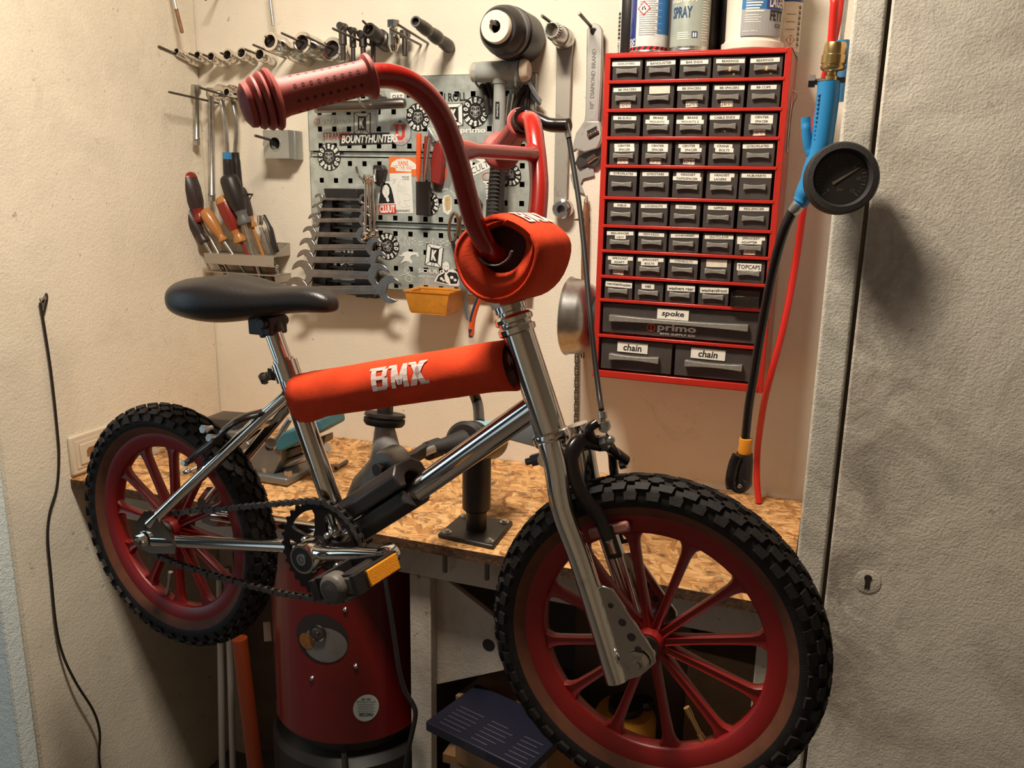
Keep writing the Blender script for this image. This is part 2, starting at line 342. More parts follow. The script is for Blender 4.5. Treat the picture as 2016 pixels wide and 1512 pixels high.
# ================================================================ workbench
def zat(px,py,d): return W(px,py,d)[2]
bz=zat(780,1125,.425)
t=Thing('workbench','wooden workbench with a worn strand board top on white legs','workbench',(-.70,-.23,0))
top=t.part('worktop',MB().bx(XL+.001,XP-.004,YF,-.0015,ZB-.018,ZB-.0008),m_osb,label='orange strand board top')
t.part('front_edge',MB().bx(XL+.001,XP-.004,YF-.0012,YF-.0001,ZB-.0185,ZB-.0012),m_osbe,top,label='dark sawn edge')
t.part('apron',MB().bx(XL+.002,XP-.005,-.425,-.402,bz,ZB-.0185),m_white,bevel=.002,label='scuffed white front beam')
xl0=W(808,1300,.425)[0]; xl1=W(848,1300,.425)[0]; xr0=W(1484,1330,.425)[0]; xr1=W(1520,1330,.425)[0]
t.part('leg',MB().bx(xl0,xl1,-.425,-.400,0,bz),m_white,bevel=.002,label='scuffed white leg left of the front wheel')
t.part('leg',MB().bx(xr0,xr1,-.425,-.400,0,bz),m_white,bevel=.002,label='white leg behind the front wheel')
for x in (-1.36,-.06): t.part('leg',MB().bx(x-.02,x+.02,-.05,-.01,0,ZB-.0185),m_white)
pp=[W(x,y,.3995) for x,y in ((850,1139),(876,1139),(1010,1245),(1010,1316),(864,1347),(850,1349))]
hc=W(962,1270,.3995)
pb=MB().prism([(p[0],p[2]) for p in pp],V3(0,-.3995,0),(1,0,0),(0,0,1),(0,1,0),0,.012)
pn=t.part('brace_panel',pb,m_white,bevel=.001,label='white brace panel with a round hole')
t.part('panel_hole',MB().lathe([(.0001,0),(.0115,0),(.0115,-.0008),(.0001,-.0008)],hc+V3(0,-.0006,0),(0,-1,0),n=28),m_gap,pn)
for a,b in (((876,1092),(877,1126)),((959,1106),(959,1141))):
    p=W(*a,.442);q=W(*b,.442); t.part('plate_bolt',MB().cyl((p[0],p[1],ZB-.019),(p[0],p[1],q[2]),.0042,n=12),m_steeld)
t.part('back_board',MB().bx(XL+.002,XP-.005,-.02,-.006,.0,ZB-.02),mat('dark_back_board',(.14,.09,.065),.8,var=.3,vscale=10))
# ================================================================ bike pose (used by the stand too)
RC=np.array([-.9334,-.665,.9559]); WB=.7824
def _bb(yaw,lean,pit):
    h=np.array([math.cos(yaw),math.sin(yaw),0]); s0=np.array([-math.sin(yaw),math.cos(yaw),0]); u0=np.array([0,0,1.])
    u=math.cos(lean)*u0+math.sin(lean)*s0; s=math.cos(lean)*s0-math.sin(lean)*u0
    return np.array([math.cos(pit)*h+math.sin(pit)*u,s,math.cos(pit)*u-math.sin(pit)*h])
BB=_bb(-.1291,.0067,.0347)
def b2w(p): return RC+np.array(p,float)@BB
def w2b(P): return BB@(np.array(P,float)-RC)
def bk(px,py,y=0.):
    v=ray(px,py); t=((RC-CAM)@BB[1]+y)/(v@BB[1]); return w2b(CAM+v*t)
def wy(px,py,y): return W(px,py,-y)
# ================================================================ repair stand
zp=ZB-.0006
cs=[WZ(x,y,ZB+.006) for x,y in ((861,1052),(909,1011),(1010,1026),(971,1076))]
c0=sum(cs)/4; c0[2]=zp
t=Thing('repair_stand','black bench-mounted repair stand clamping the bike by its frame','repair stand',c0)
pl=MB(); 
def shr(p,k): return (c0[0]+(p[0]-c0[0])*k,c0[1]+(p[1]-c0[1])*k)
pl.prism([shr(p,1) for p in cs],V3(0,0,zp),(1,0,0),(0,1,0),(0,0,1),0,.008)
t.part('base_plate',pl,m_black,bevel=.003)
for p in cs:
    q=V3(*shr(p,.76),zp+.008)
    t.part('bolt',MB().lathe([(.0085,0),(.0085,.0012),(.0045,.0014),(.0045,.0045),(.0001,.005)],q,(0,0,1),n=20),m_steel)
pz=lambda px,py: WY_(px,py,c0[1])
def WY_(px,py,y): return W(px,py,-y)
zs=WY_(936,1003,c0[1])[2]; zh=WY_(945,868,c0[1])[2]
t.part('post',MB().cyl((c0[0],c0[1],zp+.008),(c0[0],c0[1],zs+.02),.0178,n=28),m_black)
t.part('sleeve',MB().lathe([(.0001,0),(.021,0),(.0245,.004),(.0245,zh-zs-.02),(.02,zh-zs)],(c0[0],c0[1],zs),(0,0,1),n=32),m_black,bevel=.0)
hb=V3(c0[0]+.004,c0[1],zh)
cl=b2w(bk(757,985,0)); 
dt0=b2w(bk(1056,775,0)); dt1=b2w(bk(690,1015,0)); da=nrm(dt1-dt0)
jc=b2w(bk(762,985,0.))
ad=nrm(jc+V3(0,.09,.05)-hb)
barrel=MB().lathe([(.0001,-.062),(.030,-.060),(.034,-.054),(.034,.040),(.031,.045),(.031,.052),(.034,.056),(.034,.066),(.028,.072),(.0001,.072)],hb,ad,n=36)
br=t.part('pivot_barrel',barrel,m_black)
bx_,by_,_=basis(ad); 
lab=MB(); R=.0345
for j in range(10):
    a0=.35+j*.12; a1=a0+.12
    P=[hb+ad*h+(bx_*math.cos(a)+by_*math.sin(a))*R for a,h in ((a0,-.045),(a1,-.045),(a1,.035),(a0,.035))]; lab.poly(P,0)
t.part('barrel_sticker',lab,mat('blue_white_sticker',(.30,.55,.66),.45,dirt=(.03,.12,.2),dscale=180,damt=.9),br,label='blue and white printed sticker')
# links between barrel and clamp body
l0=hb+ad*.072; l1=W(836,886,.52); l2=W(812,902,.58); body_top=W(757,838,.645); body_low=b2w(bk(735,985,0))+V3(0,.05,.0)
t.part('yoke',MB().tube([l0,(l0+l1)/2,l1],[.020,.013,.009],16).lathe([(.0001,-.013),(.015,-.013),(.015,.013),(.0001,.013)],W(853,884,.50),(.35,1,.05),n=24),m_rubber)
t.part('link_rod',MB().tube([l1,l2,W(780,915,.63)],[(.008,.012)]*3,8),m_black)
t.part('pivot_bolt',MB().lathe([(.0001,0),(.007,0),(.007,-.022),(.0045,-.022),(.0045,-.026),(.0001,-.026)],W(853,884,.512),(.35,1,.05),n=18),m_steel)
b0=body_top; 
t.part('clamp_body',MB().tube([b0,W(759,870,.650),W(762,905,.655),W(755,935,.660),W(735,968,.664),W(712,1000,.668)],[.0135,.018,.024,.030,.034,.027],20,flat=(1,0,0)),m_castl,label='tapered grey cast clamp arm')
t.part('clamp_knuckle',MB().lathe([(.0001,-.016),(.021,-.016),(.023,-.010),(.023,.010),(.021,.016),(.0001,.016)],W(772,912,.69),(.25,1,.1),n=26),m_cast)
t.part('pivot_bolt',MB().lathe([(.0001,-.02),(.0075,-.02),(.009,-.024),(.009,-.03),(.0001,-.03)],W(772,911,.69),(.25,1,.1),n=18),m_steeld)
fl=W(757,826,.64)
t.part('knob_flange',MB().lathe([(.0001,-.008),(.026,-.008),(.029,-.004),(.029,.0015),(.025,.002),(.025,.004),(.029,.005),(.028,.009),(.0001,.010)],fl,(.03,.18,1),n=36),m_black)
t.part('knob_screw',MB().cyl(fl+V3(0,0,.0),W(760,770,.64),.0115,n=18),m_steeld)
# clamp jaws around the down tube
def jaw(a0,a1,ri,ro,s0,s1):
    x,y,z=basis(da,(0,0,1)); n=9; R=[]
    for s_ in (s0,s1):
        pass
    mb=MB(); o=jc
    poly=[]; 
    for a in np.linspace(a0,a1,n): poly.append((ri*math.cos(a),ri*math.sin(a)))
    outer=[]
    for a in np.linspace(a1,a0,7): 
        k=ro/max(abs(math.cos(a)),abs(math.sin(a)),.78); outer.append((k*math.cos(a)*.82,k*math.sin(a)*.82))
    mb.prism(poly+outer,o,x,y,z,s0,s1); return mb
t.part('upper_jaw',jaw(PI+.06,2*PI-.06,.0172,.036,-.050,.064),m_cast if False else m_rubber,bevel=.003,label='scuffed black jaw above the frame tube')
t.part('lower_jaw',jaw(.06,PI-.06,.0172,.040,-.058,.066),m_black,bevel=.003)
hs=W(935,770,.30)
t.part('lever_bar',MB().tube(catm([W(926,758,.31),W(940,795,.29),hb+V3(0,0,.03)],6),.0095,14),m_black)
# ================================================================ drawer cabinet
CX0,CX1,CY=-.4065,-.1005,-.15
rowpx=[(1187,112),(1195,162),(1190,218),(1186,272),(1183,327),(1180,389),(1177,444),(1174,493),(1171,543),(1169,589),(1168,659),(1165,733)]
rz=[W(x,y,.15)[2] for x,y in rowpx]; zt=rz[0]+.006; zb=rz[-1]-.008
t=Thing('drawer_cabinet','red steel small-parts cabinet with rows of smoky labelled drawers','cabinet',((CX0+CX1)/2,-.075,zb))
sh=MB(); th=.0045
sh.bx(CX0,CX0+th,CY,-.0012,zb,zt); sh.bx(CX1-th,CX1,CY,-.0012,zb,zt); sh.bx(CX0,CX1,CY+.002,-.0012,zt-.004,zt); sh.bx(CX0,CX1,CY+.002,-.0012,zb,zb+.004); sh.bx(CX0,CX1,-.004,-.0012,zb,zt)
sh.bx(CX0,CX0+.010,CY-.0005,CY+.006,zb,zt); sh.bx(CX1-.010,CX1,CY-.0005,CY+.006,zb,zt)
t.part('shell',sh,m_redcab,bevel=.0008)
for i,z in enumerate(rz):
    b=MB(); hgt=.0056 if i<11 else .012
    b.bx(CX0+.008,CX1-.008,CY-.0022,CY+.004,z-hgt/2,z+hgt/2)
    if 0<i<11: b.bx(CX0+th,CX1-th,CY+.004,-.005,z-.0015,z+.0005)
    t.part('shelf',b,m_redcab,bevel=.0012)
cols=5; px0=CX0+.0115; pw=(CX1-.0115-px0)/cols
names=[["ADJUSTERS","BANDLIGTER","BAR ENDS","BEARINGS","BEARINGS"],["BB SPACERS|19MM","#cream","BB SPACERS|22MM","BB SPACERS|24MM","BB CUPS"],
["BB EURO","BRAKE/MOUNTS!","BRAKE/MOUNTS 2","CABLE ENDS","CENTER/SPACER|19MM"],["CENTER/SPACER|19MM","CENTER/SPACER|19MM","CENTER/SPACER|22MM","CRANK/BOLTS","GYROPLATES"],
["GYROPLATES","GYROTABS","HEADSET/CAPS\\SPACER","HEADSET/LAGERS","HUB-PARTS"],["INBUS","LOCKNUTS","MOEREN","NIPPELS","PEG-SPACER"],
["PEG-SPACER/NEW","REM-PADS","SCHROEFJES","SEATCLAMP","SPROCKET/ADAPTER|19MM"],["SPROCKET/ADAPT|22MM","SPROCKET/BOLTS","STEMBOLTS","#cream","TOPCAPS"],
["ventieldopjes","vet","washers rear","washersfront",None]]
rnd=random.Random(4)
def handle_mb(cx,zc,wd,hh,y):
    n=9; up=[];lo=[]
    for i in range(n):
        u=-1+2*i/(n-1); k=.62+.38*u*u
        up.append((u*wd/2,hh/2*k)); lo.append((u*wd/2,-hh/2*k))
    mb=MB().prism(up[::-1]+lo,V3(cx,y,zc),(1,0,0),(0,0,1),(0,-1,0),0,.0065)
    return mb
def plate(cx,zc,wd,hh,y,txt,tilt=0.,bold=.015,hand=False,inv=False):
    X=V3(math.cos(tilt),0,math.sin(tilt)); Z=V3(-math.sin(tilt),0,math.cos(tilt)); o=V3(cx,y,zc)
    mb=MB().prism([(-wd/2,-hh/2),(wd/2,-hh/2),(wd/2,hh/2),(-wd/2,hh/2)],o,X,Z,(0,-1,0),0,.0005)
    if txt:
        h=hh*.55; vv,_=text_geo(txt,bold,.12 if hand else 0.); ww=(vv[:,0].max()-vv[:,0].min())*h/.70
        mb.text(txt,o+V3(0,-.0008,0),X,Z,hh*(.58 if not hand else .68),min(wd*.92,ww*1.15),1,bold,shear=.12 if hand else 0.)
    return mb
for r in range(9):
    ztop=rz[r]-.0042; zbot=rz[r+1]+.0034; H=ztop-zbot
    for c in range(5):
        nm=names[r][c]; cx=px0+pw*(c+.5)+rnd.uniform(-.0012,.0012); wd=pw-.0052
        yf=CY+.0038+rnd.uniform(-.0015,.0012); zc=(ztop+zbot)/2-.0008; hh=H-.0012
        if nm is None:
            g=MB(); zq=zbot+.011; 
            g.bx(cx-wd*.48,cx+wd*.44,CY-.010,CY+.03,zbot+.0012,zbot+.003); g.bx(cx-wd*.48,cx-wd*.44,CY-.010,CY+.03,zbot+.003,zbot+.026); g.bx(cx+wd*.40,cx+wd*.44,CY-.010,CY+.03,zbot+.003,zbot+.026)
            g.bx(cx-wd*.48,cx+wd*.44,CY-.012,CY-.010,zbot+.001,zbot+.020); g.bx(cx-wd*.48,cx+wd*.44,CY+.03,CY+.032,zbot+.001,zbot+.026)
            t.part('glass_dish',g,mat('clear_plastic',(.85,.82,.78),.06,trans=1.,spec=.6),bevel=.0008,label='small clear open tray instead of a drawer'); continue
        d=MB(); d.bx(cx-wd/2,cx+wd/2,yf,yf+.002,zc-hh/2,zc+hh/2)
        d.bx(cx-wd/2,cx-wd/2+.0015,yf+.002,yf+.12,zc-hh/2,zc+hh*.3); d.bx(cx+wd/2-.0015,cx+wd/2,yf+.002,yf+.12,zc-hh/2,zc+hh*.3); d.bx(cx-wd/2+.0015,cx+wd/2-.0015,yf+.002,yf+.12,zc-hh/2,zc-hh/2+.0015)
        D=t.part('drawer',d,m_smoke,bevel=.0009)
        hz=zc-.0022
        two='|' in nm; parts=nm.split('|')
        if '/' in parts[0]: hz-=.0022
        t.part('handle',handle_mb(cx,hz,wd*.70,.0098,yf),m_clear,D,bevel=.0008)
        tl=rnd.uniform(-.03,.03); small=r==8
        if nm=='#cream':
            t.part('label',plate(cx+.001,zc+hh*.30,wd*.68,hh*.34,yf,None,tl),m_cream,D,label='blank yellowed label')
        else:
            lines=parts[0].split('/'); lh=.0066 if not small else .0095
            for i,s in enumerate(lines):
                s=s.replace('\\','/'); ww=min(wd*.94,.0052*len(s)+.004) if not small else min(wd*.94,.0042*len(s)+.010)
                zz=zc+hh/2-.0034-lh*(i+.5)
                if s=='TOPCAPS': lw=.012; zz-=.004
                t.part('label',plate(cx+rnd.uniform(-.003,.002),zz,ww,lh if s!='TOPCAPS' else .0125,yf-.0002*i,s,tl),[m_paper,m_ink],D)
        if two: t.part('size_label',plate(cx-.001,zc-hh/2+.0062,.0195,.0098,yf-.0002,parts[1],rnd.uniform(-.04,.04)),[m_cream,m_ink],D)
        if (r,c) in ((2,3),(5,3),(0,4),(0,3),(6,2),(1,2)):
            g=MB()
            if (r,c)==(1,2): g.tube([V3(cx+.012+.013*math.cos(a),yf+.006,zc-.002+.014*math.sin(a)) for a in np.linspace(0,2*PI,24)[:-1]],.0012,6,closed=True)
            elif r==0: g.lathe([(.012,-.004),(.016,-.004),(.016,.004),(.012,.004)],(cx+.004,yf+.012,zc-hh/2+.009),(0,.3,1),n=24,closed=True)
            else:
                for k in range(14):
                    p=V3(cx+rnd.uniform(-.4,.4)*wd,yf+.006+rnd.uniform(0,.012),zc-hh/2+.004+rnd.uniform(0,.009)); a=nrm([rnd.uniform(-1,1),rnd.uniform(-.5,.5),rnd.uniform(-.6,.6)])
                    g.cyl(p-a*.004,p+a*.004,.0017,n=8)
            t.part('contents',g,m_brass if r in (0,2) else m_steel,D,label='small metal parts showing through the front')
# wide drawers
def wide(x0,x1,r,txt,hand,lx,lw):
    ztop=rz[r]-.0045; zbot=rz[r+1]+(.0045 if r<10 else .007); zc=(ztop+zbot)/2; hh=ztop-zbot-.003; cx=(x0+x1)/2; wd=x1-x0-.004; yf=CY+.006
    d=MB(); d.bx(cx-wd/2,cx+wd/2,yf,yf+.002,zc-hh/2,zc+hh/2)
    d.bx(cx-wd/2,cx-wd/2+.002,yf+.002,yf+.12,zc-hh/2,zc+hh*.3); d.bx(cx+wd/2-.002,cx+wd/2,yf+.002,yf+.12,zc-hh/2,zc+hh*.3)
    D=t.part('wide_drawer',d,m_smoke,bevel=.0012)
    n=15; up=[];lo=[]
    wh=wd*.88 if r==9 else wd*.70
    for i in range(n):
        u=-1+2*i/(n-1); k=.6+.4*u*u; up.append((u*wh/2,.006*k)); lo.append((u*wh/2,-.006*k))
    t.part('handle',MB().prism(up[::-1]+lo,V3(cx-.002,yf,zc+.001-(.004 if r==10 else 0)),(1,0,0),(0,0,1),(0,-1,0),0,.012),m_clear,D,bevel=.001)
    t.part('label',plate(lx,zc+hh*.27,lw,.0185,yf-.002 if r==9 else yf-.001,txt,rnd.uniform(-.03,.0),.022,True),[m_paper,m_ink],D,label='handwritten paper label')
    return D,yf,zc,hh
D,yf,zc,hh=wide(CX0+.0115,CX1-.0115,9,'spoke',1,CX0+.142,.056)
pr=MB().text('primo',V3(CX0+.150,yf-.0006,zc-hh*.22),(1,0,0),(0,0,1),.0155,.069,0,.03)
pr.text('BMX SUPPLY CO',V3(CX0+.152,yf-.0006,zc-hh*.40),(1,0,0),(0,0,1),.0034,.062,0,.0)
t.part('printed_lettering',pr,m_lettr,D,label='worn white print')
e=MB(); e.tube([V3(CX0+.104+.007*math.cos(a),yf-.0006,zc-hh*.22+.007*math.sin(a)) for a in np.linspace(0,2*PI,20)[:-1]],.001,5,closed=True); e.cyl(V3(CX0+.104,yf-.0006,zc-hh*.22-.006),V3(CX0+.104,yf-.0006,zc-hh*.22+.006),.001,n=5)
t.part('printed_emblem',e,m_redst,D,label='faint red round emblem')
for xx in (.066,.088,.182,.207):
    t.part('divider',MB().bx(CX0+xx,CX0+xx+.0015,yf+.003,yf+.1,zc-hh*.48,zc+hh*.3),m_clear,D)
mid=CX0+.146
wide(CX0+.0115,mid,10,'chain',1,CX0+.072,.056); wide(mid+.002,CX1-.0115,10,'chain',1,mid+.062,.060)
clp=MB(); a=W(1566,150,.085)
pts=[V3(CX1+.001,-.085,zt-.06),V3(CX1+.010,-.082,zt-.068),V3(CX1+.004,-.08,zt-.09),V3(CX1+.003,-.08,zt-.15),V3(CX1+.001,-.085,zt-.152),V3(CX1+.002,-.09,zt-.07)]
t.part('side_clip',MB().tube(catm(pts,4),.0012,6),m_steel)
# ---------------------------------------------------------------- on top of the cabinet
ZT=zt+.0006
def cylmap(o,R,a0=0.):
    # maps flat (s,h) to a cylinder facing the room; s along the circumference
    return lambda s,h: V3(o[0]+R*math.sin(a0+s/R),o[1]-R*math.cos(a0+s/R),o[2]+h)
def patch(mb,o,R,s0,s1,h0,h1,mi,a0=0.,n=14):
    fn=cylmap(o,R,a0)
    for i in range(n):
        u0=s0+(s1-s0)*i/n; u1=s0+(s1-s0)*(i+1)/n; mb.poly([fn(u0,h0),fn(u1,h0),fn(u1,h1),fn(u0,h1)],mi)
def diamond(mb,fn,s,h,k,red,wh,ink,ex=True):
    for q,m,l in ((k,red,0),(k*.78,wh,.0002)):
        mb.poly([fn(s,h-q),fn(s+q,h),fn(s,h+q),fn(s-q,h)],m)
    if ex: mb.text('!',None,None,None,k*.95,k*.22,ink,.05,fn=lambda a,b: fn(s+a,h+b))
    else:
        mb.poly([fn(s+a*k,h+b*k) for a,b in ((-.3,-.25),(.3,-.25),(.34,-.02),(.18,.08),(.12,.42),(-.06,.2),(-.16,.3),(-.33,-.02))],ink)
def can(name,label,cat,px,R,H,depth,mats,prof=None,group=None):
    p=W(px,100,depth); o=V3(p[0],-depth,ZT)
    t=Thing(name,label,cat,o,group); return t,o
Rc=.0325
m_canw=mat('can_pale_print',(.62,.62,.60),.35,coat=.3,var=.12,vscale=120); m_canblue=mat('can_deep_blue',(.015,.035,.20),.3,coat=.3); m_cangrey=mat('can_grey_green',(.33,.36,.31),.32,coat=.3,var=.1)
m_canred=mat('can_red',(.62,.02,.02),.35); m_lblue=mat('label_blue',(.03,.16,.42),.4); m_lgrey=mat('label_grey',(.34,.33,.33),.45)
def canbody(t,o,R,H,m,rim=True):
    b=MB().lathe([(.0001,.003),(R-.004,.003),(R-.004,.001),(R-.0005,0.0),(R+.0004,.002),(R,.005),(R,H-.015),(R-.004,H-.006),(R-.010,H)],o,(0,0,1),n=48)
    B=t.part('can_body',b,m)
    if rim: t.part('base_rim',MB().lathe([(R-.003,.0),(R+.0009,.0004),(R+.0012,.0022),(R+.0004,.0040)],o,(0,0,1),n=48),m_steel,B)
    t.part('cap',MB().lathe([(R-.010,H),(R-.008,H+.003),(R-.009,H+.035),(.0001,H+.036)],o,(0,0,1),n=36),m_black)
    return B
# first can, pale print with hazard diamonds and red-black foot
p=W(1277,90,.105); o=V3(p[0],-.105,ZT)
t=Thing('spray_can','pale spray can with red hazard diamonds and a striped red foot','spray can',o)
B=canbody(t,o,Rc,.20,m_canw)
fn=cylmap(o,Rc+.0004); fn2=cylmap(o,Rc+.0009)
b=MB(); patch(b,o,Rc+.0003,-.075,-.018,.012,.15,0,0); patch(b,o,Rc+.0003,.020,.06,.030,.15,1)
patch(b,o,Rc+.0004,-.05,.05,.005,.010,2)
for i in range(9): b.poly([fn2(s,h) for s,h in ((-.045+i*.0105,.005),(-.040+i*.0105,.005),(-.037+i*.0105,.010),(-.042+i*.0105,.010))],3)
for i in range(5):
    for j in range(4): 
        if (i+j)%2: patch(b,o,Rc+.0005,-.036+i*.0032,-.0328+i*.0032,.011+j*.0032,.0142+j*.0032,4,n=1)
for i in range(22): patch(b,o,Rc+.0005,-.012,.022+.006*((i*7)%3-1),.028+i*.0035,.0290+i*.0035,5,n=8)
diamond(b,fn2,-.004,.070,.0115,2,4,3,False); diamond(b,cylmap(o,Rc+.0010),-.004,.094,.0115,2,4,3,True)
t.part('printed_sleeve',b,[m_canblue,m_lblue,m_canred,m_ink,m_paper,m_lgrey],B)
# second can SILIKON SPRAY
p=W(1357,80,.112); o=V3(p[0],-.112,ZT)
t=Thing('spray_can','grey-green silicone spray can on the cabinet, between the pale can and the tub','spray can',o)
B=canbody(t,o,Rc,.20,m_cangrey)
b=MB(); fn=cylmap(o,Rc+.0005)
patch(b,o,Rc+.0003,-.040,.022,.098,.18,0); patch(b,o,Rc+.0004,-.032,.020,.104,.112,4)
L=lambda s,h,s0,h0,wd,mi,bold=.03: b.text(s,None,None,None,h,wd,mi,bold,fn=lambda a,c: fn(s0+a,h0+c))
L('SILIKON',.0165,-.008,.083,.046,1); L('SPRAY',.0180,-.010,.060,.036,2)
patch(b,o,Rc+.0004,.009,.0185,.020,.030,2,n=4)
for k in (-1,1): b.poly([fn(.0138+k*.0018+a,.025+c) for a,c in ((-.0012,-.004),(.0012,-.004),(.0012,.0028),(-.0012,.0028))],3)
for i in range(4): patch(b,o,Rc+.0004,-.016,.005-.002*(i%2),.018+i*.0032,.0194+i*.0032,3)
for i in range(26): patch(b,o,Rc+.0004,.026,.042-.003*(i%3),.016+i*.0042,.0175+i*.0042,3,n=6)
patch(b,o,Rc+.0003,-.05,.05,.003,.0075,5)
t.part('printed_sleeve',b,[m_lblue,m_cream,mat('print_navy',(.02,.06,.14),.4),m_paper,mat('print_white',(.8,.8,.78),.4),m_steel],B)
# black slim objects
def slim(px0,px1,depth,label,H,strip=None):
    a=W(px0,90,depth);c=W(px1,90,depth); r=(c[0]-a[0])/2; o=V3((a[0]+c[0])/2,-depth,ZT)
    t=Thing('lubricant_bottle',label,'bottle',o)
    t.part('bottle_body',MB().lathe([(.0001,0),(r-.002,0),(r,.003),(r,H),(r*.6,H+.01),(.0001,H+.012)],o,(0,0,1),n=32),m_black)
    t.part('nozzle_cap',MB().lathe([(r*.55,H+.008),(r*.5,H+.03),(r*.2,H+.05),(.0001,H+.05)],o,(0,0,1),n=20),m_black)
    if strip:
        b=MB(); patch(b,o,r+.0004,-r*1.15,-r*.55,.004,.16,0)
        for i in range(22): patch(b,o,r+.0007,-r*1.0,-r*.62,.03+i*.0022,.0308+i*.0022+.0008*((i*5)%3),1,n=3)
        b.text('FLUID',None,None,None,.006,.022,1,.02,fn=lambda u,v: cylmap(o,r+.0007)(-r*.82-v,.016+u))
        t.part('label_strip',b,[m_paper,m_ink])
slim(1216,1256,.060,'slim black bottle with a white barcode strip, leftmost on the cabinet',.17,True)
slim(1380,1412,.060,'slim black bottle behind the grey-green spray can',.19)
slim(1412,1440,.055,'plain black tube beside the white grease tub',.18)
# white tub
R=.0475; p=W(1483,60,.095); o=V3(p[0],-.095,ZT)
t=Thing('grease_tub','white grease tub with a blue label at the right of the cabinet top','tub',o)
B=t.part('tub_body',MB().lathe([(.0001,0),(R+.001,0),(R+.003,.002),(R+.003,.012),(R-.001,.014),(R-.003,.018),(R-.001,.14),(R+.003,.145),(R+.003,.15),(.0001,.15)],o,(0,0,1),n=56),mat('white_tub',(.74,.66,.55),.5,dirt=(.5,.4,.3),dscale=40,damt=.3))
b=MB(); Rl=R-.0006; patch(b,o,Rl,-.016,.062,.060,.14,0); patch(b,o,Rl,-.016,.062,.020,.060,1); patch(b,o,Rl+.0003,.024,.062,.060,.14,2)
fl=cylmap(o,Rl+.0007)
L=lambda s,h,s0,h0,wd,mi,bold=.03: b.text(s,None,None,None,h,wd,mi,bold,fn=lambda a,c: fl(s0+a,h0+c))
L('LAGER',.016,.046,.071,.034,3); L('FETT',.016,.045,.051,.028,4)
for i in range(16): patch(b,o,Rl+.0005,-.009,.020-.005*((i*3)%4)/2,.056+i*.0042,.0582+i*.0042,5,n=8)
for i in range(4): patch(b,o,Rl+.0005,-.010,.016-.004*(i%2),.040+i*.0035,.0412+i*.0035,5,n=8)
L('Inhalt: 500 g',.0032,.000,.0265,.024,5,.01)
for k in (-1,1): b.tube([fl(.047+k*.008+.0062*math.cos(a),.097+.0062*math.sin(a)) for a in np.linspace(0,2*PI,16)[:-1]],.0006,5,closed=True,mi=5)
b.tube([fl(.039,.097),fl(.045,.108),fl(.052,.108),fl(.055,.097)],.0006,5,mi=5); b.tube([fl(.046,.098),fl(.052,.108)],.0006,5,mi=5)
for k in (-1,1): b.tube([fl(.049+k*.0042+.0026*math.cos(a),.036+.0026*math.sin(a)) for a in np.linspace(.6,5.7,12)],.0005,5,mi=4)
t.part('printed_label',b,[m_lblue,m_lgrey,m_canblue,m_cream,m_ink,m_paper],B)
# grey bottle
c=W(1577,60,.030); R=.026; o=V3(c[0]-R,-.0285,ZT)
t=Thing('cleaner_bottle','grey bottle with a hazard diamond at the right rear corner of the cabinet top','bottle',o)
B=t.part('bottle_body',MB().lathe([(.0001,0),(R-.002,0),(R,.003),(R,.098),(R*.8,.112),(R*.45,.118),(R*.42,.15),(.0001,.15)],o,(0,0,1),n=40),mat('grey_bottle',(.40,.37,.33),.45))
b=MB(); fl=cylmap(o,R+.0006); patch(b,o,R+.0003,-.012,.036,.006,.084,0); patch(b,o,R+.0004,-.012,.036,.084,.092,1)
for i in range(24): patch(b,o,R+.0006,.024,.030,.012+i*.0028,.0128+i*.0028+.0007*((i*5)%3),2,n=3)
diamond(b,fl,.012,.024,.0085,3,0,2,True)
for i in range(3): patch(b,o,R+.0006,.002,.018,.040+i*.012,.0408+i*.012,2,n=4)
t.part('printed_label',b,[m_cream,m_canblue,m_ink,m_redst],B)
# ================================================================ the bicycle (built in its own axes: x forward, y left, z up, origin at the rear hub)
mw=Matrix.Identity(4)
for i in range(3):
    for j in range(3): mw[i][j]=BB[j][i]
    mw[i][3]=RC[i]
bike=Thing('bicycle',"chrome and red children's bmx bicycle clamped in the repair stand",'bicycle',RC,mat=mw)
HA=math.radians(70); SO=V3(.632,0,.29); SZ=V3(-math.cos(HA),0,math.sin(HA)); _st=.0892
def rodr(v,a,t): return v*math.cos(t)+np.cross(a,v)*math.sin(t)+a*(a@v)*(1-math.cos(t))
SX=rodr(V3(math.sin(HA),0,math.cos(HA)),SZ,_st); SY=rodr(V3(0,1,0),SZ,_st)
def S(x,y,z): return SO+SX*x+SY*y+SZ*z
# ---- frame
T=lambda a,b,r,n=24,r2=None: MB().cyl(a,b,r,r2,n)
f=MB()
f.cyl((.336,0,.04),(.2455,0,.287),.0145,n=28); f.cyl((.645,0,.270),(.338,0,.040),.0158,n=28); f.cyl((.262,0,.236),(.606,0,.316),.0140,n=24)
f.cyl((.6105,0,.350),(.6555,0,.2265),.0187,n=32); f.cyl((.335,-.036,.035),(.335,.036,.035),.0225,n=30)
for s in (-1,1):
    f.tube([(.256,s*.010,.238),(.225,s*.022,.210),(.012,s*.058,.026)],.0084,16); f.tube([(.018,s*.058,.001),(.26,s*.034,.028),(.318,s*.024,.034)],.0095,16)
    o=V3(0,s*.0605,0)
    f.prism([(-.020,.004),(-.016,.022),(.008,.047),(.026,.050),(.040,.034),(.058,.022),(.070,.006),(.066,-.010),(.014,-.020),(-.010,-.017)],o,(1,0,0),(0,0,1),(0,1,0),-.0022,.0022)
f.cyl((.190,-.026,.186),(.190,.026,.186),.006,n=14); f.cyl((.275,-.03,.030),(.275,.03,.030),.007,n=14)
F=bike.part('frame',f,m_chrome)
g=MB().prism([(.585,.232),(.640,.262),(.650,.232),(.640,.212),(.592,.218)],V3(0,0,0),(1,0,0),(0,0,1),(0,1,0),-.0045,.0045)
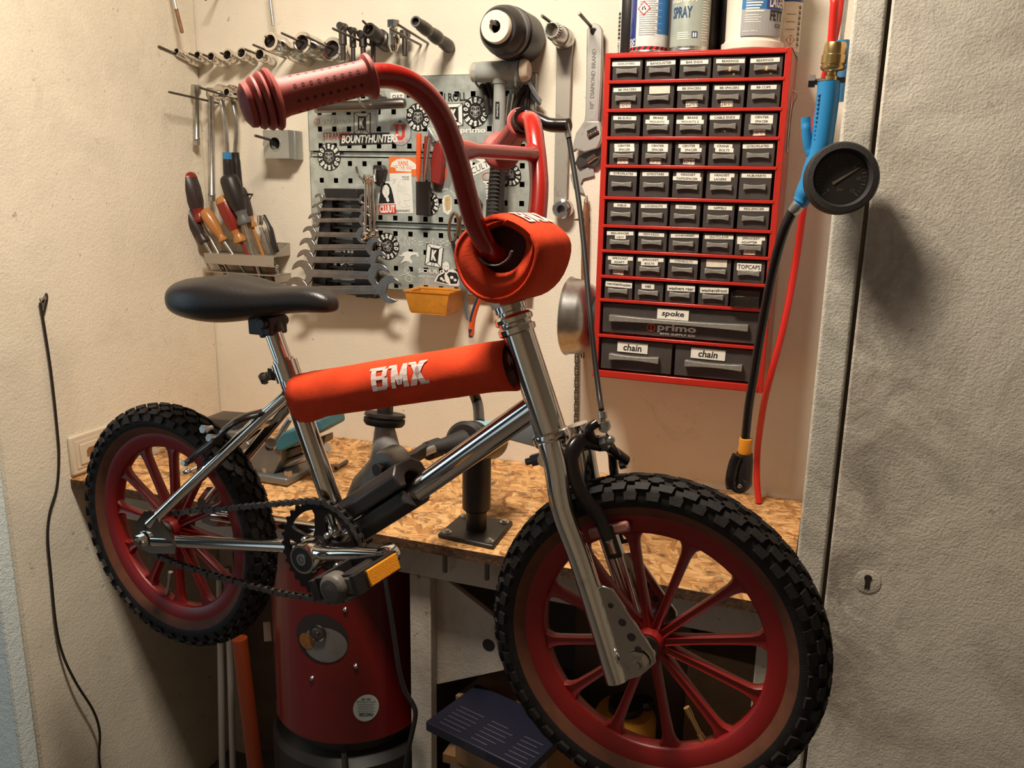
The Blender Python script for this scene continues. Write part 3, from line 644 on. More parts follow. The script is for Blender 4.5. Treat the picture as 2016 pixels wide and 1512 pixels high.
bike.part('gusset',g,m_chrome,F,bevel=.002)
for x,z,rr in ((.012,.037,.0042),(.002,.024,.0034),(-.012,.012,.0036)):
    bike.part('dropout_hole',MB().cyl((x+.004,-.0629,z-.004),(x+.004,-.0624,z-.004),rr,n=16),m_gap,F)
u=nrm(V3(.2455,0,.287)-V3(.336,0,.04))
c=V3(.2515,0,.2705); cb=MB().lathe([(.0145,-.013),(.0182,-.013),(.0182,.013),(.0145,.013)],c,u,n=28)
cb.box(c+V3(-.021,0,-.005),(.014,.016,.016)); sc=bike.part('seat_clamp',cb,m_chrome)
bike.part('clamp_bolt',MB().cyl(c+V3(-.022,-.020,-.006),c+V3(-.022,.016,-.006),.0045,n=12).lathe([(.0001,-.006),(.006,-.006),(.0085,-.002),(.0085,.003),(.0001,.003)],c+V3(-.026,-.018,-.009),(.6,.7,.35),n=14).hexnut(c+V3(-.026,-.022,-.008),c+V3(-.022,-.012,-.006),.0065),m_steeld,sc)
bike.part('seat_post',T((.256,0,.259),(.2195,0,.352),.0122,28),m_chrome)
# ---- saddle
st=[(.063,.350,.374,.024),(.069,.343,.386,.042),(.088,.338,.394,.054),(.120,.334,.399,.060),(.150,.333,.4005,.061),(.180,.336,.398,.056),(.210,.341,.393,.047),(.240,.347,.3875,.038),(.270,.352,.3880,.030),(.300,.355,.3895,.0245),(.322,.355,.3865,.021),(.336,.356,.3795,.016),(.3425,.358,.372,.008)]
R=[]
for x,zb_,zt_,hw in st:
    ring=[]
    for a in range(24):
        t=2*PI*a/24; cy,sz=math.cos(t),math.sin(t)
        yy=hw*math.copysign(abs(cy)**.72,cy); zz=(zb_+zt_)/2+(zt_-zb_)/2*math.copysign(abs(sz)**.8,sz)
        if sz>0: zz-=.004*math.exp(-(yy/.012)**2)*(1 if .1<x<.25 else 0)
        ring.append(V3(x,yy,zz))
    R.append(ring)
sd=bike.part('saddle',MB().rings(R),m_vinyl)
s_=sd.modifiers.new('subd','SUBSURF'); s_.levels=1; s_.render_levels=2
bike.part('saddle_clamp',MB().box((.222,0,.334),(.040,.034,.026)).cyl((.232,-.024,.338),(.232,.024,.338),.008,n=14).lathe([(.0145,-.018),(.0172,-.018),(.0185,.004),(.0145,.004)],V3(.224,0,.337),u,n=24),m_black,sd,bevel=.002)
# ---- top tube pad
a0=V3(.272,0,.2375); a1=V3(.604,0,.311); x_,y_,z_=basis(a1-a0,(0,0,1)); Lp=np.linalg.norm(a1-a0)
def padring(h,R_,sag=0.,wob=0.,sd_=0):
    o=a0+z_*h; up=np.cross(z_,V3(0,1,0)); up=up if up[2]>0 else -up; out=[]
    for a in range(36):
        t=2*PI*a/36; yy=math.cos(t); uu=math.sin(t); k=R_*(1+wob*math.sin(5*t+sd_)+wob*.7*math.sin(9*t+sd_*2.3))
        out.append(o+V3(0,1,0)*yy*k*.92+up*(uu*k-(sag*max(0,-uu)**2)))
    return out
hs_=np.linspace(0,Lp,26); R=[]
for i,h in enumerate(hs_):
    e=abs(h/Lp-.5)*2; r0=.0300-.0018*(h/Lp)+(.0008 if .03<e<.9 else 0)
    sag=.009*max(0,1-h/.045)**1.3+.002+.004*max(0,(h-Lp+.03)/.03); R.append(padring(h,r0,sag,.012 if i in(0,25) else .008,h*40))
pd=MB().rings(R,cap=False)
inner=[padring(hs_[-1]-.0002,.0265,.002),padring(hs_[-1]-.03,.020,0)]
pp_=bike.part('top_tube_pad',pd,m_pad)
so=pp_.modifiers.new('solid','SOLIDIFY'); so.thickness=.0028; so.offset=-1
bike.part('pad_end',MB().rings([padring(.012,.0272,.004),padring(.013,.004)],cap=True),mat('pad_foam',(.28,.26,.24),.9),pp_,label='grey foam end')
bike.part('pad_end',MB().rings([padring(Lp-.006,.0265,.002),padring(Lp-.010,.016),padring(Lp-.030,.010)],cap=True),m_padd,pp_,label='dark hollow end')
def padmap(h0,t0,R_):
    up=np.cross(z_,V3(0,1,0)); up=up if up[2]>0 else -up
    def fn(a,b):
        t=t0+b/R_; h=h0+a; return a0+z_*h+(-V3(0,1,0)*math.cos(t)*R_*.92*1.0+up*math.sin(t)*R_)
    return fn
def bmx(mb,fn,h,w,mi=0):
    # chunky slanted slab letters, drawn as polygons in a unit frame
    def stroke(P): mb.poly([fn(a*w,b*h) for a,b in P],mi)
    def q(*P):
        # subdivide each quad so it follows the curved pad
        n=4
        for i in range(n):
            for j in range(n):
                def bl(u,v): return tuple((1-u)*((1-v)*np.array(P[0])+v*np.array(P[3]))+u*((1-v)*np.array(P[1])+v*np.array(P[2])))
                stroke([bl(i/n,j/n),bl((i+1)/n,j/n),bl((i+1)/n,(j+1)/n),bl(i/n,(j+1)/n)])
    # B
    q((-.47,-.5),(-.38,-.5),(-.38,.5),(-.47,.5)); q((-.50,.38),(-.38,.38),(-.38,.5),(-.50,.5)); q((-.38,.34),(-.24,.34),(-.20,.5),(-.38,.5)); q((-.28,.02),(-.19,.06),(-.17,.42),(-.26,.36))
    q((-.38,-.06),(-.24,-.06),(-.20,.10),(-.38,.10)); q((-.28,-.40),(-.18,-.40),(-.17,.0),(-.26,-.02)); q((-.38,-.5),(-.22,-.5),(-.18,-.36),(-.38,-.34))
    # M
    q((-.12,-.5),(-.05,-.5),(-.02,.5),(-.10,.5)); q((-.16,.36),(-.06,.36),(-.06,.5),(-.16,.5)); q((-.02,.5),(-.10,.5),(-.01,-.38),(.06,-.38)); q((.0,-.38),(.06,-.38),(.17,.5),(.09,.5)); q((.09,-.5),(.18,-.5),(.17,.5),(.10,.5))
    # X
    q((.20,-.5),(.31,-.5),(.49,.5),(.38,.5)); q((.21,.5),(.31,.5),(.50,-.5),(.39,-.5)); q((.38,.5),(.52,.5),(.48,.38),(.36,.38)); q((.36,-.5),(.53,-.5),(.53,-.38),(.40,-.36)); q((.18,.5),(.31,.5),(.31,.40),(.20,.38))
lt=MB(); q0=bk(782,745,-.028); hm=(q0-a0)@z_
bmx(lt,padmap(hm,.30,.0312),.0305,.088); bike.part('pad_lettering',lt,m_padprint,pp_,label='worn white BMX lettering')
# ---- headset
hd=MB(); dz=SZ
def ring(c,prof): hd.lathe(prof,c,dz,n=36)
hb_=S(0,0,-.0635); ht_=S(0,0,.0635)
hd=MB(); hd.lathe([(.0187,.004),(.0225,.002),(.0235,-.003),(.0225,-.009),(.0195,-.0125),(.015,-.013)],hb_,dz,n=36); bike.part('lower_headset',hd,m_chrome); hd=MB()
ring(ht_,[(.0187,-.004),(.0222,-.002),(.0225,.004),(.0195,.007),(.0195,.009),(.0228,.011),(.0232,.016),(.0205,.0195),(.0175,.020),(.0175,.023),(.0200,.024),(.0200,.031),(.0165,.032),(.013,.033)])
hd.tube([S(0,0,.094),S(0,0,.104)],.0205,6)
hd2=hd; bike.part('upper_headset',hd,m_chrome)
# ---- fork
fk=MB()
fk.lathe([(.0001,.0),(.019,0),(.021,-.006),(.021,-.020),(.016,-.026),(.0001,-.028)],S(0,0,-.0755),SZ,n=32)
for s in (-1,1):
    P=[S(.002,s*.020,-.088),S(.003,s*.036,-.086)]
    L=[S(.016,s*.048,-.066),S(.0155,s*.0485,-.075),S(.013,s*.049,-.10),S(.008,s*.05,-.13),S(.0065,s*.05,-.155),S(.0085,s*.05,-.20),S(.0085,s*.0505,-.26),S(.006,s*.051,-.346)]
    fk.tube(catm(L,5),.0130,22)
    fk.tube([S(.0,s*.010,-.086),S(.008,s*.044,-.084)],[(.018,.012),(.014,.011)],16,flat=SZ)
FK=bike.part('fork',fk,m_chrome)
for s in (-1,1):
    dp=MB(); pl=[(.015,-.236),(.026,-.2345),(.036,-.240),(.061,-.318),(.058,-.330),(.036,-.343),(.014,-.346)]
    dp.prism(pl,S(0,s*.0535,0),SX,SZ,SY,-.002,.002)
    D=bike.part('dropout_plate',dp,m_chrome,FK,bevel=.0012)
    for x,z,r_ in ((.0285,-.258,.0032),(.0355,-.279,.0045),(.0405,-.297,.0050),(.0435,-.312,.0042)):
        fk2=MB().cyl(S(x,s*.0535-.0024,z),S(x,s*.0535+.0024,z),r_,n=18); bike.part('plate_hole',fk2,m_gap,FK)
# ---- wheels
def wheel(nm,lab,c,X,Y,Z,ph,valve_ang,hubw,nutside):
    def P(r,a,y): return c+X*(r*math.cos(a))+Z*(r*math.sin(a))+Y*y
    def lath(mb,prof,n,mi=0,closed=True):
        return mb.rings([[P(r,2*PI*k/n,y) for k in range(n)] for r,y in prof],False,closed,mi)
    rm=MB()
    lath(rm,[(.1305,-.0055),(.1315,-.009),(.1345,-.0112),(.1500,-.0132),(.1535,-.0132),(.1545,-.0115),(.150,-.009),(.150,.009),(.1545,.0115),(.1535,.0132),(.1500,.0132),(.1345,.0112),(.1315,.009),(.1305,.0055)],120)
    lath(rm,[(.010,-.019),(.015,-.019),(.0175,-.011),(.0175,.011),(.015,.019),(.010,.019)],40)
    for k in range(12):
        a=ph+k*PI/6; rad=X*math.cos(a)+Z*math.sin(a); tan=-X*math.sin(a)+Z*math.cos(a)
        rs=[(.014,.0062,.012),(.030,.0052,.0105),(.060,.0050,.0085),(.095,.0055,.0078),(.116,.0064,.0078),(.124,.0085,.0080),(.130,.0135,.0085),(.134,.0165,.0085)]
        R=[]
        for r,t,y in rs:
            o=c+rad*r
            R.append([o+tan*t*u+Y*y*v for u,v in ((1,-.35),(.75,-.8),(.25,-.62),(-.25,-.62),(-.75,-.8),(-1,-.35),(-1,.35),(-.75,.8),(-.25,.62),(.25,.62),(.75,.8),(1,.35))])
        rm.rings(R)
    W_=bike.part(nm,rm,m_redwheel,label=lab)
    ty=MB(); pr=[(.1525,-.0128),(.158,-.0165),(.1655,-.0212),(.174,-.0232),(.183,-.0216),(.1895,-.0155),(.1925,-.0060),(.1925,.0060),(.1895,.0155),(.183,.0216),(.174,.0232),(.1655,.0212),(.158,.0165),(.1525,.0128)]
    lath(ty,pr,120,lambda i,a: 1 if i in (0,1,11,12) else 0); bike.part('tyre',ty,[m_tread,m_tan],W_)
    tr=MB(); N=44
    for k in range(N):
        for yy,dr,off,tw in ((0,0,0,.0098),(-.0108,-.0018,.5,.0088),(.0108,-.0018,.5,.0088),(-.0182,-.0070,0,.0090),(.0182,-.0070,0,.0090),(-.0222,-.0160,.5,.0080),(.0222,-.0160,.5,.0080)):
            a=2*PI*(k+off)/N; rad=X*math.cos(a)+Z*math.sin(a); tan=-X*math.sin(a)+Z*math.cos(a)
            tl=yy*34 if abs(yy)<.02 else math.copysign(1.12,yy); n_=nrm(rad*math.cos(tl)+Y*math.sin(tl)); yv=nrm(np.cross(n_,tan)); o=c+rad*(.1948+dr)+Y*yy
            h=.0062
            # waisted cross-shaped knob
            poly=[(-1,-.45),(-.55,-.55),(-.45,-1),(.45,-1),(.55,-.55),(1,-.45),(1,.45),(.55,.55),(.45,1),(-.45,1),(-.55,.55),(-1,.45)] if abs(yy)<.012 else [(-1,-1),(1,-1),(.8,1),(-.8,1)]
            tr.prism([(p*tw,q*.0048) for p,q in poly],o,tan,yv,n_,-h/2,h/2)
    bike.part('tread',tr,m_tread,W_,smooth=False)
    hb=MB(); lath(hb,[(.0001,-.024),(.0135,-.024),(.0135,.024),(.0001,.024)],28,0,False); hb.cyl(c-Y*hubw,c+Y*hubw,.0052,n=14)
    bike.part('hub',hb,m_steeld,W_)
    for s in (-1,1):
        o=c+Y*s*(hubw-.010); n=MB().hexnut(o,o+Y*s*.008,.0098).lathe([(.0001,-.001),(.0125,-.001),(.0125,.001),(.0001,.001)],o,Y,n=22).cyl(o,o+Y*s*.012,.0048,n=14)
        bike.part('axle_nut',n,m_chrome,W_)
    rad=X*math.cos(valve_ang)+Z*math.sin(valve_ang)
    v=MB().cyl(c+rad*.132,c+rad*.122,.0045,.0034,12).cyl(c+rad*.124,c+rad*.094,.0029,n=12); v.cyl(c+rad*.100,c+rad*.088,.0038,n=12)
    bike.part('valve',v,m_brass if nm=='front_wheel' else m_steel,W_)
    return W_
hf=S(.0403,0,-.3252)
phf=math.atan2(-.019,.131); wheel('front_wheel','red mag front wheel turned slightly away',hf,SX,SY,SZ,phf,math.atan2(-.117,.020),.069,1)
wheel('rear_wheel','red mag rear wheel',V3(0,0,0),V3(1,0,0),V3(0,1,0),V3(0,0,1),math.atan2(.138,.010),math.atan2(-.121,-.038),.075,1)
# ---- handlebar
rt=[S(.024,-.0,.149),S(.022,-.025,.1495),S(.0185,-.046,.158),S(.021,-.066,.186),S(.029,-.080,.216),S(.037,-.093,.247),S(.043,-.107,.275),S(.0465,-.122,.295),S(.045,-.140,.313),S(.038,-.163,.3255),S(.024,-.190,.330),S(-.007,-.225,.3285),S(-.040,-.254,.3275)]
lf=[S(.024,0,.149),S(.028,.022,.1495),S(.038,.042,.160),S(.047,.060,.192),S(.053,.076,.222),S(.055,.092,.252),S(.055,.104,.273),S(.053,.120,.294),S(.046,.142,.313),S(.028,.165,.3225),S(.0,.190,.3205),S(-.045,.245,.3175)]
hbm=MB().tube(catm(rt[::-1]+lf[1:],6),.0115,24)
ca=S(.041,-.0985,.2585); cb_=S(.0555,.0975,.262)
hbm.tube([ca,ca+(cb_-ca)*.10,ca+(cb_-ca)*.2,ca+(cb_-ca)*.82,ca+(cb_-ca)*.92,cb_],[(.007,.014),(.0085,.0115),.0082,.0082,(.0085,.0115),(.007,.015)],16,flat=SZ)
HB=bike.part('handlebar',hbm,m_redpaint)
for k,ps in enumerate((rt,lf)):
    a=ps[-3] if k==0 else ps[-3]; a=S(.024,-.190,.330) if k==0 else S(.026,.167,.3222); b=S(-.043,-.2555,.3272) if k==0 else S(-.043,.243,.3176)
    ax=nrm(b-a); L_=np.linalg.norm(b-a)
    pf=[(.0118,0),(.0195,0),(.0212,.0015),(.0205,.0045),(.0165,.0065),(.0158,.010),(.0162,L_*.55),(.0172,L_-.010),(.0185,L_-.004),(.0262,L_-.001),(.0278,L_+.0015),(.0265,L_+.004),(.0205,L_+.0055),(.0250,L_+.0065),(.0262,L_+.009),(.0245,L_+.0115),(.0195,L_+.013),(.0230,L_+.014),(.0236,L_+.0165),(.0215,L_+.019),(.0180,L_+.0205),(.0205,L_+.0215),(.0195,L_+.026),(.013,L_+.030),(.0001,L_+.0315)]
    G=bike.part('grip',MB().lathe(pf,a,ax,n=44),m_grip,label='faded red grip with ridged end')
    dm=MB(); gx,gy,gz=basis(ax,(0,0,1))
    for rr_ in range(8):
        t=2*PI*rr_/8+.35
        for i in range(9):
            h=.016+i*(L_-.034)/8; dn=gx*math.cos(t)+gy*math.sin(t); rg=.0158+(.0162-.0158)*min(1,max(0,(h-.010)/(L_*.55-.010)))+.0010*max(0,(h-L_*.55)/(L_*.45-.010)); o=a+ax*h+dn*(rg+.00012); u_=nrm(np.cross(dn,ax)); dm.disc(o,ax,u_,.0017,12,0)
    bike.part('grip_dimples',dm,m_gripd,G)
def sk(px,py,y):
    P0=b2w(S(0,y,0)); n=SY@BB; v=ray(px,py); t=((P0-CAM)@n)/(v@n); return w2b(CAM+v*t)
# stem and stem pad
bike.part('stem',MB().cyl(S(0,0,.088),S(.004,0,.140),.0125,n=26).tube([S(.002,0,.130),S(.024,0,.149)],[.016,.017],20).cyl(S(.024,-.028,.149),S(.024,.028,.149),.0165,n=24),m_chrome)
oc=[(-.023,.152),(-.020,.128),(-.003,.106),(.026,.098),(.052,.106),(.072,.126),(.0785,.146),(.066,.168),(.044,.1865),(.018,.188),(-.002,.183),(-.017,.171)]
oc=[(p[0],p[1]) for p in catm([V3(*oc[-1],0)]+[V3(*q,0) for q in oc]+[V3(*oc[0],0),V3(*oc[1],0)],3)[3:3+3*len(oc)]]
def ocr(y,k,dz=0.,cx_=.014,cz_=.145): 
    pass
    return [S(cx_+(x-cx_)*k,y,cz_+(z-cz_)*k+dz) for x,z in oc]
sp=MB().rings([ocr(-.0535,.90),ocr(-.050,.965),ocr(-.044,1.0),ocr(-.015,1.012),ocr(.015,1.012),ocr(.040,1.0),ocr(.048,.95)],cap=False)
def hol(y,k): return [S(x+.010*(1-k)+.010,y,z+.016*(1-k)) for x,z in [(.014+(a-.014)*k,.145+(b-.145)*k) for a,b in oc]]
sp.rings([ocr(-.0535,.90),hol(-.0555,.72),hol(-.049,.55)],cap=False)
SP=bike.part('stem_pad',sp,m_pad,ang=60); so=SP.modifiers.new('solid','SOLIDIFY'); so.thickness=.003; so.offset=-1
bike.part('pad_lining',MB().rings([ocr(-.034,.90),ocr(-.0335,.3)],cap=True),m_padd,SP)
stp=[sk(x,y,-.056) for x,y in ((944,507),(958,519),(980,522),(1000,510),(1008,494))]
bike.part('pad_strap',MB().tube(catm(stp,5),[(.0032,.0010)]*21,8),mat('dull_strap',(.20,.175,.16),.6),SP)
_n=len(oc); _arc=[0.]
for i in range(18,31): _arc.append(_arc[-1]+math.dist(oc[i%_n],oc[(i+1)%_n]))
def padsurf(a,b):
    t=min(max(_arc[4]+.004+b,0),_arc[-1]-1e-6); i=0
    i=max(k_ for k_ in range(len(_arc)-1) if _arc[k_]<=t); u_=(t-_arc[i])/(_arc[i+1]-_arc[i]); p=[oc[(18+i)%_n][c]*(1-u_)+oc[(19+i)%_n][c]*u_ for c in (0,1)]
    d=nrm((p[0]-.014,p[1]-.145)); k_=1.012; return S(.014+(p[0]-.014)*k_+d[0]*.0042,a,.145+(p[1]-.145)*k_+d[1]*.0042)
lt=MB(); bmx(lt,padsurf,.0250,.074); bike.part('pad_lettering',lt,m_padprint,SP,label='white BMX lettering')
# ---- brake lever and cable
lv=MB(); ax=nrm(S(0,.190,.3205)-S(.036,.155,.3195)); o=S(.028,.165,.3225)
lv.lathe([(.0118,-.009),(.0165,-.009),(.0165,.009),(.0118,.009)],o,ax,n=26)
lv.tube(catm([o+SX*.010+SZ*.002,sk(1040,232,.17),sk(1062,244,.172)],4),[(.012,.009)]*9,14)
LV=bike.part('brake_lever',lv,m_blackg)
bl=MB().tube(catm([sk(1018,226,.168),sk(1036,224,.170),sk(1058,234,.172),sk(1080,245,.172),sk(1102,247,.17),sk(1120,247,.169)],5),[(.0105,.008)]*10+[(.0118,.009)]*8+[(.0112,.009)]*8,14)
bike.part('lever_blade',bl,m_blackg,LV)
e0=w2b(np.array(b2w(S(.080,.17,.293)))); 
cpx=[(1117,254),(1126,310),(1140,400),(1151,500),(1160,600),(1170,700),(1180,780),(1184,806)]
ys=[.168,.160,.14,.115,.088,.058,.030,.012]
cp_=[sk(x,y,q) for (x,y),q in zip(cpx,ys)]
bike.part('brake_cable',MB().tube(catm(cp_,5),.0033,10),m_black)
bike.part('cable_ferrule',MB().cyl(cp_[0]+SZ*.006,cp_[0]+nrm(cp_[1]-cp_[0])*.012,.0040,n=12),m_steel)
# ---- front brake
pv=S(.052,0,-.088)
fb=MB()
fb.tube(catm([pv,S(.040,-.018,-.078),S(.030,-.034,-.090),S(.028,-.038,-.115),S(.031,-.036,-.140),S(.038,-.030,-.165),S(.040,-.028,-.192)],5),[(.0095,.0055)]*10+[(.0085,.005)]*21,14,flat=SX)
fb.tube(catm([pv,S(.056,.018,-.094),S(.052,.034,-.108),S(.046,.037,-.130),S(.042,.032,-.165),S(.040,.028,-.190)],5),[(.0095,.0055)]*26,14,flat=SX)
fb.tube(catm([S(.054,.012,-.092),S(.060,.026,-.108),S(.066,.036,-.122)],4),[(.007,.005)]*9,12,flat=SX)
fb.tube(catm([pv,S(.050,-.008,-.080),S(.052,-.012,-.068),S(.060,-.006,-.064)],4),[(.0065,.0055)]*13,12,flat=SX)
FB=bike.part('front_brake',fb,m_blackg)
bike.part('pivot_bolt',MB().cyl(S(.0,0,-.088),pv+SX*.010,.0045,n=12).hexnut(pv+SX*.004,pv+SX*.012,.0085).ball(pv+SX*.015,.006,12),m_steel,FB)
bike.part('rear_pivot_nut',MB().hexnut(S(-.022,0,-.088),S(-.034,0,-.088),.0075).cyl(S(-.02,0,-.088),S(-.042,0,-.088),.0042,n=12),m_steeld,FB)
aq=sk(1188,832,0.)
bike.part('barrel_adjuster',MB().cyl(sk(1185,812,.004),sk(1187,824,.002),.0052,n=14).cyl(sk(1187,824,.002),sk(1191,850,0),.0032,n=12).lathe([(.0001,-.004),(.0065,-.004),(.0065,.004),(.0001,.004)],sk(1190,840,0),SY,n=14).lathe([(.0001,-.003),(.0075,-.003),(.0075,.003),(.0001,.003)],sk(1189,836,0),SZ,n=14),m_steel,FB)
bike.part('inner_wire',MB().tube([sk(1191,848,0),sk(1215,885,.018),sk(1228,912,.034)],.0011,6),m_steel,FB)
bike.part('wire_anchor',MB().lathe([(.0001,-.004),(.0055,-.004),(.0055,.004),(.0001,.004)],sk(1227,914,.034),SX,n=16),m_steel,FB)
for s in (-1,1):
    sl=MB(); o=S(.0395,s*.0235,-.188)
    for d_ in (-1,1): sl.box(S(.0395+d_*.0062,s*.026,-.196),(.0042,.0035,.036),np.array([SX,SY,SZ]))
    sl.box(S(.0395,s*.026,-.213),(.0166,.0035,.005),np.array([SX,SY,SZ])); sl.box(S(.0395,s*.026,-.179),(.0166,.0035,.006),np.array([SX,SY,SZ]))
    bike.part('pad_bracket',sl,m_blackg,FB,bevel=.001)
    bike.part('brake_pad',MB().box(S(.040,s*.0190,-.184),(.050,.008,.013),np.array([SX,SY,SZ])),mat('pink_brake_pad',(.34,.13,.10),.7) if s<0 else bpy.data.materials['pink_brake_pad'],FB,bevel=.003)
    bike.part('pad_bolt',MB().cyl(S(.0395,s*.024,-.192),S(.0395,s*.0305,-.192),.0042,n=14),m_steel,FB)
# ---- rear brake on the seat stays
rb=MB().tube(catm([V3(.222,-.030,.214),V3(.206,-.046,.209),V3(.185,-.05,.196),V3(.153,-.05,.172),V3(.120,-.048,.151),V3(.085,-.040,.128)],5),[(.011,.005)]*8+[(.0085,.0045)]*18,14,flat=(0,0,1))
rb.tube(catm([V3(.222,.030,.214),V3(.200,.046,.205),V3(.153,.05,.172),V3(.100,.040,.135)],5),[(.009,.0045)]*16,14,flat=(0,0,1))
rb.tube([V3(.206,-.046,.209),V3(.222,-.03,.214),V3(.222,.03,.214),V3(.206,.046,.209)],[(.007,.005)]*4,12)
RB=bike.part('rear_brake',rb,m_blackg)
for q,d_ in ((V3(.158,-.052,.178),.0058),(V3(.150,-.054,.190),.0062),(V3(.092,-.044,.130),.0048)):
    bike.part('brake_bolt',MB().cyl(q+V3(0,.006,0),q-V3(0,.010,0),d_*.6,n=12).hexnut(q-V3(0,.004,0),q-V3(.0,.011,-.002),d_),m_steel,RB)
for s in (-1,1): bike.part('brake_pad',MB().box((.100,s*.0205,.118),(.013,.008,.046),np.array([nrm(V3(.8,0,-.6)),V3(0,1,0),nrm(V3(.6,0,.8))])),m_rubber,RB,bevel=.002)
bike.part('barrel_adjuster',MB().cyl(V3(.225,.012,.180),V3(.238,.014,.198),.0042,n=12).cyl(V3(.205,.012,.158),V3(.232,.014,.190),.0026,n=10).lathe([(.0001,-.005),(.008,-.005),(.008,.005),(.0001,.005)],V3(.205,.006,.158),(.6,-.5,.6),n=14),m_steel,RB)
# ---- cranks, chainring, chain
BBc=V3(.334,0,.038); n=33*6
def cr(r,k): 
    ph=(k%6); add=[0,0,.0030,.0048,.0030,0][ph]; return r+add
R=[]
for r0,y,tooth in ((.0678,-.0445,1),(.0678,-.0415,1),(.0590,-.0415,0),(.0590,-.0445,0)):
    R.append([BBc+V3((cr(r0,k) if tooth else r0)*math.cos(2*PI*k/n),y,(cr(r0,k) if tooth else r0)*math.sin(2*PI*k/n)) for k in range(n)])
cg=MB().rings(R,False,True)
for k in range(5):
    a=2*PI*k/5+.31; rad=V3(math.cos(a),0,math.sin(a)); tan=V3(-math.sin(a),0,math.cos(a))
    cg.rings([[BBc+V3(0,-.043,0)+rad*r+tan*t*u+V3(0,.003*v,0) for u,v in ((1,-1),(-1,-1),(-1,1),(1,1))] for r,t in ((.012,.016),(.030,.0095),(.052,.0085),(.0615,.014))])
cg.lathe([(.0001,-.008),(.020,-.008),(.024,-.004),(.024,.008),(.0001,.008)],BBc+V3(0,-.043,0),(0,1,0),n=32)
CG=bike.part('chainring',cg,m_blackg)
for k in range(4):
    a=2*PI*k/4+1.1; bike.part('chainring_bolt',MB().ball(BBc+V3(.030*math.cos(a),-.048,.030*math.sin(a)),.0048,12),m_steel,CG)
arm_e=V3(.474,-.086,.077); arm_b=V3(.341,-.076,.047)
cm=MB().tube(catm([V3(.337,-.058,.044),V3(.345,-.072,.052),V3(.375,-.079,.057),V3(.42,-.083,.067),arm_e],6),[(.017,.011)]*5+[(.0145,.0095)]*8+[(.0122,.0088)]*12,18,flat=(0,0,1))
cm.lathe([(.0001,-.016),(.0195,-.016),(.0205,-.012),(.0205,.010),(.016,.013),(.0001,.013)],arm_b,(0,1,0),n=36)
cm.lathe([(.0001,-.008),(.0125,-.008),(.0135,-.005),(.0135,.008),(.0001,.008)],arm_e,(0,1,0),n=24)
CM=bike.part('crank_arm',cm,m_chrome)
bike.part('crank_cap',MB().lathe([(.0001,-.0165),(.0165,-.0165),(.0165,-.0160),(.0001,-.0160)],arm_b,(0,1,0),n=32),m_black,CM)
bike.part('crank_bolt',MB().lathe([(.0042,-.0175),(.0078,-.0175),(.0078,-.0165),(.0042,-.0165)],arm_b,(0,1,0),n=20).hexnut(arm_b+V3(0,-.0172,0),arm_b+V3(0,-.0165,0),.0036),m_steel,CM)
cl_=MB().tube(catm([V3(.335,.055,.036),V3(.325,.074,.030),V3(.29,.080,.018),V3(.206,.085,-.004)],6),[(.014,.009)]*19,16,flat=(0,0,1)); bike.part('crank_arm',cl_,m_chrome)
bike.part('crank_axle',MB().cyl((.335,-.075,.040),(.335,.06,.036),.009,n=18),m_steeld)
def pedal(o,s):
    tl=.30; X=V3(math.cos(tl),0,math.sin(tl)); Z=V3(-math.sin(tl),0,math.cos(tl)); Y=V3(0,s*.88,0); R_=np.array([X,V3(0,s,0),Z])
    b=MB(); w_,l_=.031,.092
    for sx in (-1,1): b.box(o+X*sx*w_+Y*.050,(.007,.080,.024),R_)
    b.box(o+Y*.014,(.062,.008,.024),R_); b.box(o+Y*.084,(.060,.010,.026),R_); b.cyl(o,o+Y*.086,.0095,n=18)
    for i in range(6):
        b.box(o+X*(w_+.0037)+Y*(.064+i*.0022)+Z*0,(.001,.0011,.018),R_)
    P=bike.part('pedal',b,m_black,bevel=.002)
    bike.part('end_cap',MB().lathe([(.0001,.070),(.0175,.070),(.0182,.083),(.0155,.090),(.0001,.091)],o,Y,n=26).box(o+Y*.084+X*.016,(.022,.013,.021),R_),mat('scuffed_grey_plastic',(.085,.072,.062),.5,bump=.3,var=.4) if s<0 else bpy.data.materials['scuffed_grey_plastic'],P,bevel=.003)
    for sx in (-1,1):
        bike.part('reflector',MB().box(o+X*sx*(w_+.0046)+Y*.040,(.0035,.056,.0195),R_),m_amber,P,bevel=.001,label='amber reflector')
    bike.part('pedal_axle',MB().cyl(o-Y*.014,o+Y*.02,.0062,n=14),m_steel,P)
pedal(arm_e+V3(-.005,-.012,-.004),-1); pedal(V3(.206,.097,-.004),1)
# sprocket
n=16*6; R=[]
for r0,y,tooth in ((.0285,-.0445,1),(.0285,-.0415,1),(.012,-.0415,0),(.012,-.0445,0)):
    R.append([V3((r0+([0,0,.003,.0048,.003,0][k%6] if tooth else 0))*math.cos(2*PI*k/n),y,(r0+([0,0,.003,.0048,.003,0][k%6] if tooth else 0))*math.sin(2*PI*k/n)) for k in range(n)])
bike.part('sprocket',MB().rings(R,False,True).lathe([(.0001,-.048),(.016,-.048),(.018,-.026),(.0001,-.026)],V3(0,0,0),(0,1,0),n=28),m_steeld)
